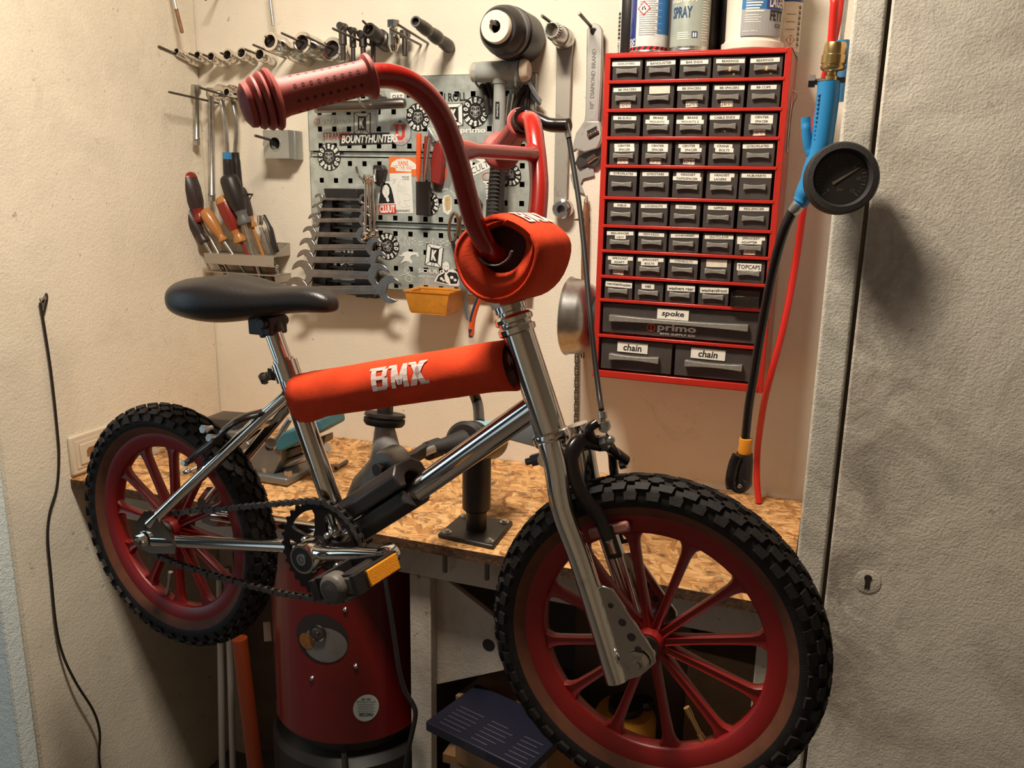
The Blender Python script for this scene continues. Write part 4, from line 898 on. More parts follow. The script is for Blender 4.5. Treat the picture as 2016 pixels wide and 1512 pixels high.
# chain path
path=[]
rs_,rc_=.0325,.0712
th=math.asin((rc_-rs_)/.338); al=math.atan2(.038,.334)
nd=lambda a: V3(math.cos(a),0,math.sin(a))
up0=al+PI/2+th
for a in np.linspace(al-PI/2-.05,up0,26): path.append(BBc+rc_*nd(a)+V3(0,-.043,0))
for a in np.linspace(up0,PI+PI/2-.05,14): path.append(rs_*nd(a)+V3(0,-.043,0))
path+= [V3(.05,-.043,-.0385),V3(.15,-.043,-.0415),V3(.25,-.043,-.0405)]
dd=[0]
for i in range(len(path)): dd.append(dd[-1]+np.linalg.norm(path[(i+1)%len(path)]-path[i]))
tot=dd[-1]; nl=2*int(round(tot/.0127/2)); ch=MB()
def at(s):
    s%=tot
    for i in range(len(path)):
        if s<=dd[i+1]: 
            u_=(s-dd[i])/max(1e-9,dd[i+1]-dd[i]); return path[i]*(1-u_)+path[(i+1)%len(path)]*u_
    return path[0]
def linkchain(mb,pts,side,nn=8):
    for i in range(len(pts)-1):
        a,b=pts[i],pts[i+1]; t=nrm(b-a); y=np.array(side,float); z=np.cross(t,y); w_=.0036 if i%2 else .0024
        for s in (-1,1):
            o=(a+b)/2+y*s*w_; Lh=np.linalg.norm(b-a)/2; poly=[]
            for k in range(7): q=PI/2-PI*k/6; poly.append((Lh+.0040*math.cos(q),.0043*math.sin(q)))
            poly+= [(0,-.0027)]
            for k in range(7): q=-PI/2-PI*k/6; poly.append((-Lh+.0040*math.cos(q),.0043*math.sin(q)))
            poly+=[(0,.0027)]
            mb.prism(poly,o,t,z,y,-.0005,.0005)
        mb.cyl(a-y*.0045,a+y*.0045,.0019,n=8); mb.cyl(a-y*.002,a+y*.002,.0038,n=8)
linkchain(ch,[at(tot*i/nl) for i in range(nl)]+[at(0)],(0,1,0))
bike.part('bicycle_chain',ch,m_steeld,smooth=False)
# ================================================================ wall tools
dpt=lambda P: float(CR[2]@(np.array(P)-CAM))
def mpp(P): return dpt(P)/FPX
def solve(px,x,lo=.0,hi=.4):
    for _ in range(40):
        m=(lo+hi)/2
        if W(*px,m)[0]>x: hi=m
        else: lo=m
    return m
def solveL(tip,x):   # depth at which the pixel ray reaches the plane X = x
    v=ray(*tip); t=(x-CAM[0])/v[0]; return -(CAM+v*t)[1]
PK=0
def peg(label,tip,root=None,L=None,r=.0024,group=None):
    if root is not None:
        P=W(*root,0); L=min(.16,max(.03,solveL(tip,P[0]))); Q=W(*tip,L); Q[0]=P[0]
    else:
        Q=W(*tip,L); P=V3(Q[0],0,Q[2]-.16*L)
    mb=MB().tube([P+V3(0,.004,0),Q+(P-Q)*.02,Q],[r,r,r*.8],10)
    o=single('wall_peg',label,'peg',mb,m_steeld,P,group); return P,Q
def socket(label,near,far,rn,rf=None,m=m_chrome,name='socket',d0=.004,group='sockets on the upper peg row',waist=False,cat='socket'):
    F=W(*far,d0); L=max(.018,min(.16,solveL(near,F[0]))); N=W(*near,L); N[0]=F[0]
    ax=nrm(F-N); Ln=np.linalg.norm(F-N); r0=rn*mpp(N); r1=(rf or rn)*mpp(F)
    if waist: pf=[(r0*.62,.010),(r0*.66,0),(r0*.95,0),(r0,.0015),(r0,Ln*.32),(r0*.80,Ln*.36),(r0*.80,Ln*.50),(r1*.9,Ln*.54),(r1,Ln*.58),(r1,Ln*.99),(r1*.9,Ln),(.0001,Ln)]
    else: pf=[(r0*.66,.010),(r0*.70,0),(r0*.95,0),(r0,.0012),(r0,Ln*.50),(r0*.95,Ln*.53),(r1*.97,Ln*.56),(r1,Ln*.60),(r1,Ln*.98),(r1*.92,Ln),(.0001,Ln)]
    mb=MB().lathe(pf,N,ax,n=28); mb.lathe([(.0001,.010),(r0*.66,.010)],N,ax,n=20,mi=1)
    return single(name,label,cat,mb,[m,m_gap],F,group)
ordn=['first','second','third','fourth','fifth','sixth','seventh','eighth']
G='sockets on the upper peg row'
socket('smallest chrome socket on the upper pegs, nearest the left corner',(347,101),(393,127),8,9)
socket('tiny chrome socket beside the corner one, second from the corner',(388,108),(414,123),9)
socket('small two-step chrome socket, third from the left corner',(415,111),(443,126),10,10)
socket('chrome hexagonal socket, fourth from the left corner',(447,108),(473,120),12,11)
socket('bright chrome socket with its mouth tipped up, fifth from the corner',(475,104),(500,118),12,11)
socket('plain chrome socket, sixth from the corner, left of the bare peg',(511,107),(536,118),13,12)
socket('long waisted chrome socket, right of the bare peg',(531,81),(603,114),19,17,waist=True)
socket('wide chrome socket with a long peg sticking out of its mouth',(594,84),(638,103),21,20)
socket('widest pale chrome socket, just left of the black bits',(653,96),(674,107),23,23)
for lb,tip,root in (('peg through the corner socket, nearest the left wall',(312,91),(393,127)),('peg tip beside the tiny second socket',(372,105),(414,123)),('peg tip in the third small socket',(399,107),(443,126)),('peg tip in the fourth, hexagonal socket',(434,104),(473,120)),('peg tip in the fifth chrome socket',(470,104),(500,118)),('peg through the sixth chrome socket',(482,97),(536,118)),('bare dark peg between two groups of sockets',(498,88),(563,115)),('peg tip above the long waisted socket',(522,72),(603,114)),('long peg sticking out of the wide chrome socket',(554,65),(638,103)),('long peg sticking out of the widest pale socket',(603,72),(674,107)),('short peg carrying the black bits',(655,56),(735,92)),('peg tip above the black impact socket',(714,41),(765,90)),('bare thin peg left of the long black sockets, upper one',(783,48),(843,86)),('bare thin peg left of the long black sockets, lower one',(770,58),(829,89))):
    peg(lb,tip,root)
# hanging black bits
for i,(lb,top,w_,yb,ym,dd_) in enumerate((('black hex bit hanging leftmost of the group',(674,46),12,118,88,.085),('black hex bit hanging second of the group',(694,54),10,124,93,.068),('stout black bit hanging third of the group',(714,62),12,112,92,.050),('long black bit hanging behind the stout one',(734,66),11,128,90,.034))):
    A=W(top[0],top[1],dd_); Bm=W(top[0]+2,ym,dd_); Bb=W(top[0]+3,yb,dd_); k=mpp(A)
    mb=MB().lathe([(.0001,0),(w_*k*.75,.001),(w_*k*.75,.011),(w_*k*.66,.012),(w_*k*.66,A[2]-Bm[2]),(w_*k*.45,A[2]-Bm[2]+.001),(w_*k*.42,A[2]-Bb[2]),(.0001,A[2]-Bb[2]+.001)],A,(0,0,-1),n=16)
    mb.lathe([(.0001,-w_*k*.9),(w_*k*.62,-w_*k*.9),(w_*k*.62,w_*k*.9),(.0001,w_*k*.9)],A-V3(0,0,.006),(0,1,0),n=14)
    single('hex_bit',lb,'tool bit',mb,m_steeld,A,'black bits on the short peg')
m_imp=mat('black_oxide_steel',(.075,.066,.06),.36,.6)
socket('black impact socket on its own peg, above the handlebar grip',(726,58),(763,86),14,17,m_imp,group=None)
A=W(774,40,.06); k=mpp(A)
mb=MB().hexnut(A,A-V3(0,0,12*k),13*k).cyl(A-V3(0,0,12*k),A-V3(0,0,17*k),8*k,n=16); mb.hexnut(A-V3(0,0,15*k),A-V3(0,0,24*k),9*k).lathe([(9*k,24*k),(13*k,26*k),(13*k,44*k),(11*k,50*k),(7*k,58*k),(.0001,60*k)],A,(0,0,-1),n=20)
single('freewheel_tool','chrome hex-headed freewheel tool hanging between the black sockets','bike tool',mb,m_chrome,A)
A=W(797,60,.03); mb=MB().lathe([(.0001,0),(10*k,0),(10*k,12*k),(6*k,14*k),(5.5*k,48*k),(.0001,49*k)],A,(0,0,-1),n=14); mb.cyl(A-V3(.012,0,.008),A+V3(.01,0,-.008),6*k,n=12)
single('hex_bit','lone black hex bit right of the chrome freewheel tool','tool bit',mb,m_steeld,A)
F=W(884,92,.006); L=solveL((818,42),F[0]); N=W(818,42,L); N[0]=F[0]
for i,(u0,u1,r_,lb) in enumerate(((0,.36,12,'black deep socket at the front of the row of three'),(.37,.66,13,'black deep socket in the middle of the row of three'),(.67,1,12.5,'black deep socket against the wall, last of the row of three'))):
    a=N+(F-N)*u0; b=N+(F-N)*u1; Ln=np.linalg.norm(b-a); rr=r_*mpp(a)
    mb=MB().lathe([(rr*.55,.008),(rr*.62,0),(rr*.86,0),(rr*.9,.002),(rr*.86,Ln*.3),(rr,Ln*.4),(rr,Ln*.6),(rr*1.06,Ln*.66),(rr*1.06,Ln*.95),(rr,Ln),(.0001,Ln)],a,nrm(b-a),n=26).lathe([(.0001,.008),(rr*.55,.008)],a,nrm(b-a),n=16,mi=1)
    if i==0: mb.lathe([(rr*.62,-.0006),(rr*.88,-.0006)],a,nrm(b-a),n=26,mi=2)
    single('socket',lb,'socket',mb,[m_imp,m_gap,m_steel],a,'black deep sockets on one peg')
# headset press cups
F=W(1030,78,.004); L=solveL((974,52),F[0]); N=W(974,52,L); N[0]=F[0]; ax=nrm(F-N); Ln=np.linalg.norm(F-N)
k0=mpp(N)
def cup(label,h0,h1,prof,m):
    o=N+ax*h0; single('press_ring',label,'press ring',MB().lathe(prof,o,ax,n=48,closed=True),m,o,'press rings on one peg')
cup('white press ring at the front of the ring stack',0,0,[(12*k0,0),(29*k0,0),(31*k0,.003),(31*k0,.013),(12*k0,.014)],mat('white_nylon',(.74,.66,.53),.5))
cup('black conical press ring behind the white one',0,0,[(13*k0,.015),(38*k0,.015),(46*k0,.030),(48*k0,.040),(46*k0,.0425),(13*k0,.0425)],m_black)
cup('dark grey press ring, third of the stack',0,0,[(13*k0,.0465),(44*k0,.0465),(50*k0,.050),(50.5*k0,.060),(47*k0,.063),(13*k0,.063)],mat('grey_nylon',(.10,.095,.09),.5))
cup('black press ring against the wall, last of the stack',0,0,[(13*k0,.067),(46*k0,.067),(52*k0,.0705),(52*k0,Ln-.008),(48*k0,Ln-.004),(13*k0,Ln-.004)],m_black)
_Q=N-ax*.016+V3(0,0,6*k0); single('wall_peg','peg through the stack of press rings','peg',MB().tube([F+ax*.006+V3(0,0,6*k0),_Q+ax*.001,_Q],[.0036,.0036,.003],12),m_steeld,F)
# bottom bracket wrench
peg('peg carrying the long flat lockring wrench',(1067,31),(1108,62),r=.003)
F=W(1112,78,.010); L=max(.05,solveL((1086,58),F[0])); N=W(1086,58,L); N[0]=F[0]; ax=nrm(F-N); Ln=np.linalg.norm(F-N); k=mpp(N)
t=Thing('lockring_wrench','long flat steel wrench with a notched cup at the top','wrench',F)
mb=MB(); R=[]
nn=20*4
for h,rr,tooth in ((.006,12.5*k,0),(0,12.5*k,0),(0,15.5*k,1),(.012,15.5*k,1),(.0125,16*k,0),(.018,18*k,0),(Ln*.6,18*k,0),(Ln*.62,20*k,0),(Ln*.8,20*k,0),(Ln*.82,21*k,0),(Ln,21*k,0)):
    x,y,z=basis(ax); R.append([N+ax*h+(x*math.cos(2*PI*a/nn)+y*math.sin(2*PI*a/nn))*(rr*(.86 if tooth and a%4<2 else 1)) for a in range(nn)])
mb.rings(R,False); t.part('notched_cup',mb,m_steel)
A=W(1112,88,.010); Bm=W(1103,408,.008)
t.part('flat_bar',MB().prism([(-.0135,0),(.0135,0),(.0115,1),(-.0125,1)],V3(0,0,0),(1,0,0),(0,0,1),(0,-1,0),0,.006) if False else MB().rings([[V3(p[0]-w2,p[1]-.003,p[2]),V3(p[0]+w2,p[1]-.003,p[2]),V3(p[0]+w2,p[1]+.003,p[2]),V3(p[0]-w2,p[1]+.003,p[2])] for p,w2 in ((A,.0165),(A+(Bm-A)*.06,.0150),(A+(Bm-A)*.9,.0135),(Bm,.013))]),mat('aged_flat_steel',(.46,.42,.36),.5,.7,dirt=(.25,.2,.16),dscale=30,damt=.7),bevel=.001)
Nn=W(1104,412,.030)
mb=MB(); R=[]; x,y,z=basis((0,1,0)); nn=48
for h,rr,tt in ((.012,9*k,0),(.0,9*k,0),(.0,17*k,1),(.004,19*k,1),(.006,21*k,0),(.022,21*k,0)):
    R.append([Nn+V3(0,h,0)+(x*math.cos(2*PI*a/nn)+y*math.sin(2*PI*a/nn))*(rr*(.82 if tt and a%12<3 else 1)) for a in range(nn)])
mb.rings(R,False); mb.lathe([(.0001,.012),(9*k,.012)],Nn,(0,1,0),n=20,mi=1); t.part('notched_nut',mb,[m_steel,m_steeld])
# adjustable wrenches
peg('long peg carrying the adjustable wrench',(1140,26),(1170,60),r=.0032)
def flat(px,d): return [(lambda p:(p[0],p[2]))(W(x,y,d)) for x,y in px]
def pris(px,d,th,mb=None,mi=0):
    mb=mb or MB(); P=flat(px,d); mb.prism(P,V3(0,-d,0),(1,0,0),(0,0,1),(0,1,0),0,th,mi); return mb
t=Thing('adjustable_wrench','large chrome adjustable wrench with raised lettering, left of the red cabinet','wrench',W(1170,60,.02))
h=t.part('handle',pris([(1155,58),(1160,49),(1170,45),(1180,49),(1186,60),(1184,150),(1179,225),(1178,240),(1150,240),(1152,225),(1154,150)],.026,.010),m_mattchr,bevel=.002)
t.part('recess',pris([(1161,75),(1180,75),(1176,215),(1171,236),(1160,236),(1157,215)],.0265,.0004),m_mattchr,h)
t.part('hanging_hole',MB().cyl(W(1169,62,.0268),W(1169,62,.0262),.0062,n=20),m_gap,h)
tx=MB(); o=W(1167,155,.0272); Yd=nrm(W(1170,100,.0272)-W(1165,210,.0272)); tx.text('10"  DIAMOND BRAND',o,Yd,(-1,0,0),.008,.105,0,.02)
t.part('raised_lettering',tx,m_steel,h)
t.part('jaw',pris([(1150,238),(1179,238),(1185,262),(1183,275),(1176,292),(1150,300),(1134,294),(1128,300),(1128,284),(1134,262)],.027,.013),m_mattchr,bevel=.002)
t.part('worm_window',pris([(1155,258),(1174,248),(1180,264),(1160,276)],.0276,.0006),m_gap)
wm=MB(); a=W(1157,268,.028);b=W(1178,256,.028)
for i in range(5): wm.lathe([(.0001,-.0012),(.0046,-.0012),(.0046,.0012),(.0001,.0012)],a+(b-a)*(i+.5)/5,nrm(b-a),n=14)
t.part('worm_screw',wm.cyl(a,b,.003,n=10),m_chrome)
t=Thing('adjustable_wrench','second adjustable wrench tucked behind the first, dark jaw showing lower','wrench',W(1170,300,.008))
t.part('jaw',pris([(1150,301),(1180,280),(1188,300),(1180,322),(1172,330),(1155,325),(1140,333),(1131,322),(1137,308)],.012,.008),m_steeld,bevel=.002)
t.part('handle',pris([(1166,60),(1186,64),(1188,150),(1186,285),(1174,290),(1172,150)],.012,.008),m_steel,bevel=.001)
t.part('worm_screw',MB().cyl(W(1156,318,.0145),W(1174,306,.0145),.0052,n=12),m_chrome)
single('star_plate','pale star-shaped metal plate behind the brake cable, left of the cabinet','metal plate',pris([(1122,345),(1132,331),(1168,330),(1170,346),(1148,352),(1143,362),(1151,382),(1140,378),(1128,366)],.006,.003),m_mattchr,W(1140,345,.006),bevel=.0006)
t=Thing('hand_file','brown wooden-handled file hanging low beside the cabinet','file',W(1152,470,.012))
mb=MB().tube([W(1154,398,.012),W(1153,420,.012),W(1152,470,.012),W(1151,530,.012),W(1150,600,.012)],[(.006,.004),(.0095,.006),(.011,.007),(.010,.007),(.008,.006)],14,flat=(1,0,0)); t.part('grip',mb,m_wood); t.part('metal_tip',MB().tube([W(1155,385,.012),W(1154,400,.012)],[.002,.0055],12),m_steel)
t=Thing('wall_nail','dark nail sticking out sideways left of the cabinet','nail',W(1152,432,.03)); t.part('shank',MB().tube([W(1156,431,.003),W(1142,432,.035),W(1129,433,.055)],[.003,.0027,.001],10),m_steeld); t.part('head',MB().lathe([(.0001,-.002),(.0055,-.002),(.0055,.002),(.0001,.002)],W(1156,431,.004),(0,1,0),n=16),m_steeld)
# magnetic dish on the cabinet side
xd=CX0-.0008; C_=WX(1120,619,CX0-.035); 
C_=V3(0,-.085,(W(1100,545,.085)[2]+W(1125,697,.085)[2])/2)
Rd=(W(1115,543,.085)[2]-W(1122,696,.085)[2])/2
t=Thing('magnetic_dish','chrome magnetic parts dish stuck to the left side of the red cabinet','dish',(xd,C_[1],C_[2]))
o=V3(xd,C_[1],C_[2]); HD=.062
t.part('bowl',MB().lathe([(.0001,.014),(Rd*.58,.014),(Rd*.80,.022),(Rd*.93,.038),(Rd*.975,.062),(Rd*1.01,.0665),(Rd*1.0,.068),(Rd*.95,.064),(Rd*.90,.046),(Rd*.77,.024),(.0001,.017)],o,(-1,0,0),n=56),m_steel)
t.part('magnet_base',MB().lathe([(.0001,0),(Rd*.57,0),(Rd*.60,.004),(Rd*.57,.013),(.0001,.013)],o,(-1,0,0),n=44),m_rubber)
# hanging chain piece
P=[W(1136-.30*(y-690)/10*.35,y,.008) for y in np.linspace(688,846,15)]; q=[P[0]]; 
tot_=np.linalg.norm(P[-1]-P[0]); nL=int(tot_/.0127); pts=[P[0]+(P[-1]-P[0])*(i*.0127/tot_) for i in range(nL+1)]
mb=MB(); linkchain(mb,pts,(1,0,0)); single('chain_offcut','short length of bicycle chain hanging under the chrome dish','chain',mb,m_steeld,P[0],smooth=False)
P=[W(1146,664,.012),W(1147,702,.012)]; tot_=np.linalg.norm(P[1]-P[0]); mb=MB(); linkchain(mb,[P[0]+(P[1]-P[0])*i/3 for i in range(4)],(1,0,0)); single('chain_offcut','very short chain end beside the cabinet foot','chain',mb,m_steeld,P[0],smooth=False)
# rods hanging from above
t=Thing('extension_rod','two-tone rod hanging into view near the left corner','rod',W(346,0,.10))
a,b,c=W(336,-30,.10),W(347,18,.10),W(358,62,.10); t.part('steel_shaft',MB().cyl(a,b,.0036,n=12),m_chrome); t.part('dark_sleeve',MB().cyl(b,c,.0040,n=12).cyl(c,c+(c-b)*.06,.0034,n=10),m_wood,label='dark brown sleeve')
single('extension_rod','thin grey rod hanging into view above the sockets','rod',MB().tube([W(528,-40,.05),W(533,10,.05),W(538,50,.05)],[.0036]*3,12),m_steel,W(533,10,.05))
peg('peg tip at the upper edge near the left corner',(404,0),(440,-30))
# extension bars and ratchets on the lower peg row
def ext(label,top,bot,d,rt_,rs_,sq,grp='extension bars on the lower pegs'):
    A=W(*top,d);B=W(*bot,d); ax=nrm(B-A); L=np.linalg.norm(B-A); k=mpp(A)
    t=Thing('extension_bar',label,'socket extension',A,grp)
    t.part('shaft',MB().lathe([(.0001,.002),(rt_*k*.8,.0),(rt_*k,.002),(rt_*k,.016),(rs_*k,.024),(rs_*k,L-.016),(rs_*k*1.25,L-.014),(rs_*k*1.25,L-.011),(rs_*k,L-.010),(.0001,L-.0095)],A,ax,n=22),m_steel)
    t.part('square_drive',MB().box(B-ax*.004,(sq*k*1.7,sq*k*1.7,.010),np.array([[1,0,0],np.cross(ax,[1,0,0]),ax])),m_steel,bevel=.0006)
ext('short socket extension bar, hanging first on the lower pegs',(386,167),(387,285),.045,10,5.5,6)
ext('long socket extension bar, hanging beside the short one',(415,173),(417,395),.035,9,6,6)
peg('lower-row peg nearest the corner, under the extension bars',(332,181),(433,204)); peg('long lower-row peg crossing the extension bars',(350,173),(490,203))
def ratchet(label,head,mid,grip,end,d,gm,bl):
    t=Thing('ratchet',label,'ratchet',W(*head,d),'ratchets on the lower pegs'); k=mpp(W(*head,d)); H=W(*head,d)
    t.part('head',MB().lathe([(.0001,-.008),(14*k,-.008),(16*k,-.004),(16*k,.007),(.0001,.009)],H,(0,1,0),n=30).lathe([(.0001,0),(7*k,0),(7*k,-.022),(6*k,-.026),(.0001,-.027)],H+V3(0,-.006,-.002),(-.15,1,0) if False else (.0,1,0),n=18),m_chrome)
    t.part('handle_shaft',MB().tube(catm([H+V3(0,0,-8*k),W(*mid,d),W(*grip,d)],6),[(.0075,.005)]*6+[(.0058,.0048)]*7,14,flat=(1,0,0)),m_steel)
    a,b=W(*grip,d),W(*end,d); g=MB().tube(catm([a+(a-b)*.02,a+(b-a)*.2,a+(b-a)*.8,b],5),[.0088]*5+[.0098]*5+[.0105]*5+[.008],18); t.part('grip',g,gm)
    if bl: t.part('grip_collar',MB().tube([a+(a-b)*.03,a+(b-a)*.16],[.0094,.0099],18),m_blue,label='blue collar')
ratchet('ratchet with a blue and black grip hanging on the lower peg',(434,183),(443,240),(447,302),(450,372),.06,m_black,True)
ratchet('ratchet with an all-black grip hanging behind the blue-banded one',(456,184),(466,240),(463,302),(470,380),.035,m_black,False)
socket('chrome swivel socket on the lower pegs beside the ratchets',(446,181),(488,190),9,11,group=None)
socket('small chrome coupling beside the grip end on the lower pegs',(480,190),(505,200),9,9,group=None)
# bearing block
d=.046; f0=flat([(520,256),(567,257),(567,313),(520,310)],d); kx=[p[0] for p in f0]; kz=[p[1] for p in f0]
x0,x1=min(kx),max(kx); z0,z1=min(kz)+.001,max(kz); hc=W(541,283,d)
t=Thing('bearing_block','grey metal bearing block hanging on a peg below the left grip','tool block',(x0,-.02,z0))
m_blk=mat('grey_anodised_block',(.40,.40,.37),.45,.6,var=.15)
hr=.0135
bb=MB(); n=24; cxx,czz=hc[0],hc[2]
outer=[(x0,z0),(x1,z0),(x1,z1),(x0,z1)]
def sq(t): # point on the square outline for angle t
    c,s=math.cos(t),math.sin(t); k=min(((x1-cxx)/c if c>1e-6 else (x0-cxx)/c if c<-1e-6 else 9),((z1-czz)/s if s>1e-6 else (z0-czz)/s if s<-1e-6 else 9)); return (cxx+c*k,czz+s*k)
angs=sorted([2*PI*i/n for i in range(n)]+[math.atan2(b-czz,a-cxx)%(2*PI) for a,b in outer]); 
R=[[V3(*[p for p in (sq(t)[0],-.0015,sq(t)[1])]) for t in angs],[V3(sq(t)[0],-d,sq(t)[1]) for t in angs],[V3(cxx+hr*math.cos(t),-d,czz+hr*math.sin(t)) for t in angs],[V3(cxx+hr*math.cos(t),-.0015,czz+hr*math.sin(t)) for t in angs]]
bb.rings(R,False,True); t.part('block_body',bb,m_blk,ang=30)
t.part('bore_ring',MB().lathe([(hr*.98,-.001),(hr*1.14,-.001),(hr*1.14,.004),(hr*.98,.004)],(cxx,-d,czz),(0,1,0),n=36,closed=True),m_steel)
t.part('end_flange',MB().bx(x1,x1+.006,-.030,-.002,z0-.002,z1-.001),m_blk,bevel=.001)
t.part('clamp_knob',MB().cyl((x0+.001,-.034,czz),(x0-.0065,-.034,czz),.0062,n=14),m_steel)
peg('peg passing through the grey bearing block',(502,267),(560,283),r=.003)
# ---------------------------------------------------------------- screwdriver rack
t=Thing('screwdriver_rack','bent sheet-steel rack full of screwdrivers behind the saddle','tool rack',W(490,500,.03))
m_rack=mat('rack_sheet',(.42,.37,.31),.42,.6,dirt=(.2,.14,.1),dscale=30,damt=.5)
B0=W(432,471,.0015);B1=W(565,470,.0015); zs_=WX(0,0,0)[2] if False else None
fL=W(402,498,.062); fR=W(539,499,.062); zr=fL[2]; xa=B0[0]-.004; xb=B1[0]; fzb=W(402,518,.062)[2]
xL,xR=fL[0],max(fR[0],xb-.01)
sh=MB().bx(xL,xR,-.0025,-.0010,zr-.001,B0[2]); sh.bx(xL,xR,-.062,-.001,zr-.0014,zr); sh.bx(xL,xR,-.0634,-.062,fzb,zr); sh.bx(xL,xR,-.062,-.001,fzb-.020,fzb-.0186)
sh.bx(xR-.0014,xR,-.060,-.001,fzb-.045,fzb-.018)
t.part('rack_body',sh,m_rack,bevel=.0004)
sd_=MB().prism([(-.062,zr),(-.001,zr),(-.001,B0[2])],V3(xR,0,0),(0,1,0),(0,0,1),(1,0,0),-.0014,0); t.part('side_gusset',sd_,m_rack)
for px_,py_ in ((447,478),(544,478)): t.part('rack_screw',MB().ball(W(px_,py_,.003),.0042,12,sc=(1,.5,1)),m_steel)
lowz=W(480,552,.04)[2]
t.part('lower_shelf',MB().bx(xL+.01,xR,-.05,-.001,lowz-.0014,lowz),m_rack)
def driver(label,top,neck,tip,m1,rpx,d0=.040,m2=None,tipm=None,capm=None):
    A=W(*top,d0+.006);N=W(*neck,d0);Z=W(*tip,d0-.004); k=mpp(N); ax=nrm(N-A); L=np.linalg.norm(N-A); r=rpx*k
    t=Thing('screwdriver',label,'screwdriver',Z,'screwdrivers in the rack')
    H=t.part('handle',MB().lathe([(.0001,0),(r*.55,.0008),(r*.86,.006),(r*.97,.014),(r,L*.35),(r*.86,L*.62),(r*.58,L*.80),(r*.52,L*.86),(r*.74,L*.96),(r*.66,L),(.0001,L)],A,ax,n=22),m1)
    if capm: t.part('end_cap',MB().lathe([(.0001,-.0005),(r*.57,.0003),(r*.88,.0057),(r*.99,.0135),(r*.99,.016),(.0001,.016)],A,ax,n=22),capm,H)
    if m2: t.part('collar',MB().lathe([(.0001,L*.74),(r*.67,L*.745),(r*.56,L*.82),(r*.56,L*.86),(r*.78,L*.96),(r*.70,L*1.01),(.0001,L*1.01)],A,ax,n=22),m2,H)
    e=Z+nrm(Z-N)*.075; t.part('blade',MB().tube([N,Z,e],[3.4*k,3.2*k,2.6*k],10),tipm or m_steel)
m_ambh=mat('amber_handle',(.42,.17,.04),.35,coat=.3); m_redh=mat('dark_red_handle',(.22,.018,.012),.35); m_blkh=mat('dark_brown_handle',(.035,.022,.02),.4)
driver('big dark screwdriver with a red cap, tallest at the left of the rack',(364,340),(396,436),(429,497),m_blkh,20,.045,m_redh,capm=m_redh)
driver('black screwdriver with an orange cap, leftmost in the rack',(357,398),(403,477),(415,497),m_blkh,15,.050,capm=m_ambh)
driver('amber transparent-handled screwdriver beside the big dark one',(401,413),(441,475),(456,497),m_ambh,13,.048)
driver('red screwdriver with an amber collar in the middle of the rack',(437,386),(474,476),(485,497),m_redh,17,.050,m_ambh,tipm=m_redh,capm=m_ambh)
driver('large black screwdriver with grey patches leaning in front of the ratchet grips',(448,343),(482,440),(498,497),m_black,19,.055,mat('grey_patch',(.10,.10,.10),.5))
driver('dark screwdriver with an orange collar behind the large black one',(470,368),(497,447),(516,497),m_blkh,13,.030,m_ambh,tipm=m_ambh)
t=Thing('socket_driver','silver-headed driver at the right end of the rack','screwdriver',W(530,497,.04)); a,b=W(512,424,.042),W(513,447,.042)
t.part('silver_head',MB().lathe([(.0001,0),(.006,0),(.0065,.002),(.0065,.018),(.0045,.022),(.0001,.022)],a,nrm(b-a),n=16),m_chrome); t.part('handle_shaft',MB().tube([b,W(522,470,.04),W(532,497,.036)],[.0042,.0048,.004],10),m_steel)
t=Thing('folding_tool','black-handled tool leaning rightmost in the rack','hand tool',W(545,497,.03)); t.part('handle',MB().tube(catm([W(519,424,.032),W(532,450,.032),W(539,478,.032),W(545,497,.030)],4),[(.006,.0035)]*4+[(.0085,.0045)]*9,12,flat=(1,0,0)),m_black)
single('wire_bracket','thin triangular wire bracket on the wall above the rack','wall bracket',MB().tube([W(478,385,.003),W(497,383,.045),W(485,405,.003)],[.0018]*3,8).tube([W(470,381,.003),W(497,383,.045)],[.0022]*2,8),m_steeld,W(480,385,.003))
for i,(x_0,x_1) in enumerate(((440,447),(446,455),(503,510),(510,520))):
    single('hex_key',['thin hex key hanging under the rack, leftmost','thin hex key hanging under the rack, second from left','thin hex key hanging under the rack, third from left','thin hex key hanging under the rack, nearest the right'][i],'hex key',MB().tube(catm([W(x_0-6,523,.03),W(x_0,526,.028),W(x_1,548,.028)],4),[.0022]*9,8),m_steeld,W(x_0,526,.028),'hex keys under the rack')
t=Thing('spoke_key','short steel key with a ball end hanging at the right end of the rack','hand tool',W(545,530,.03)); t.part('shank',MB().cyl(W(540,516,.035),W(549,545,.033),.0032,n=10),m_steel); t.part('ball_end',MB().ball(W(544,524,.036),.0052,12),m_chrome)
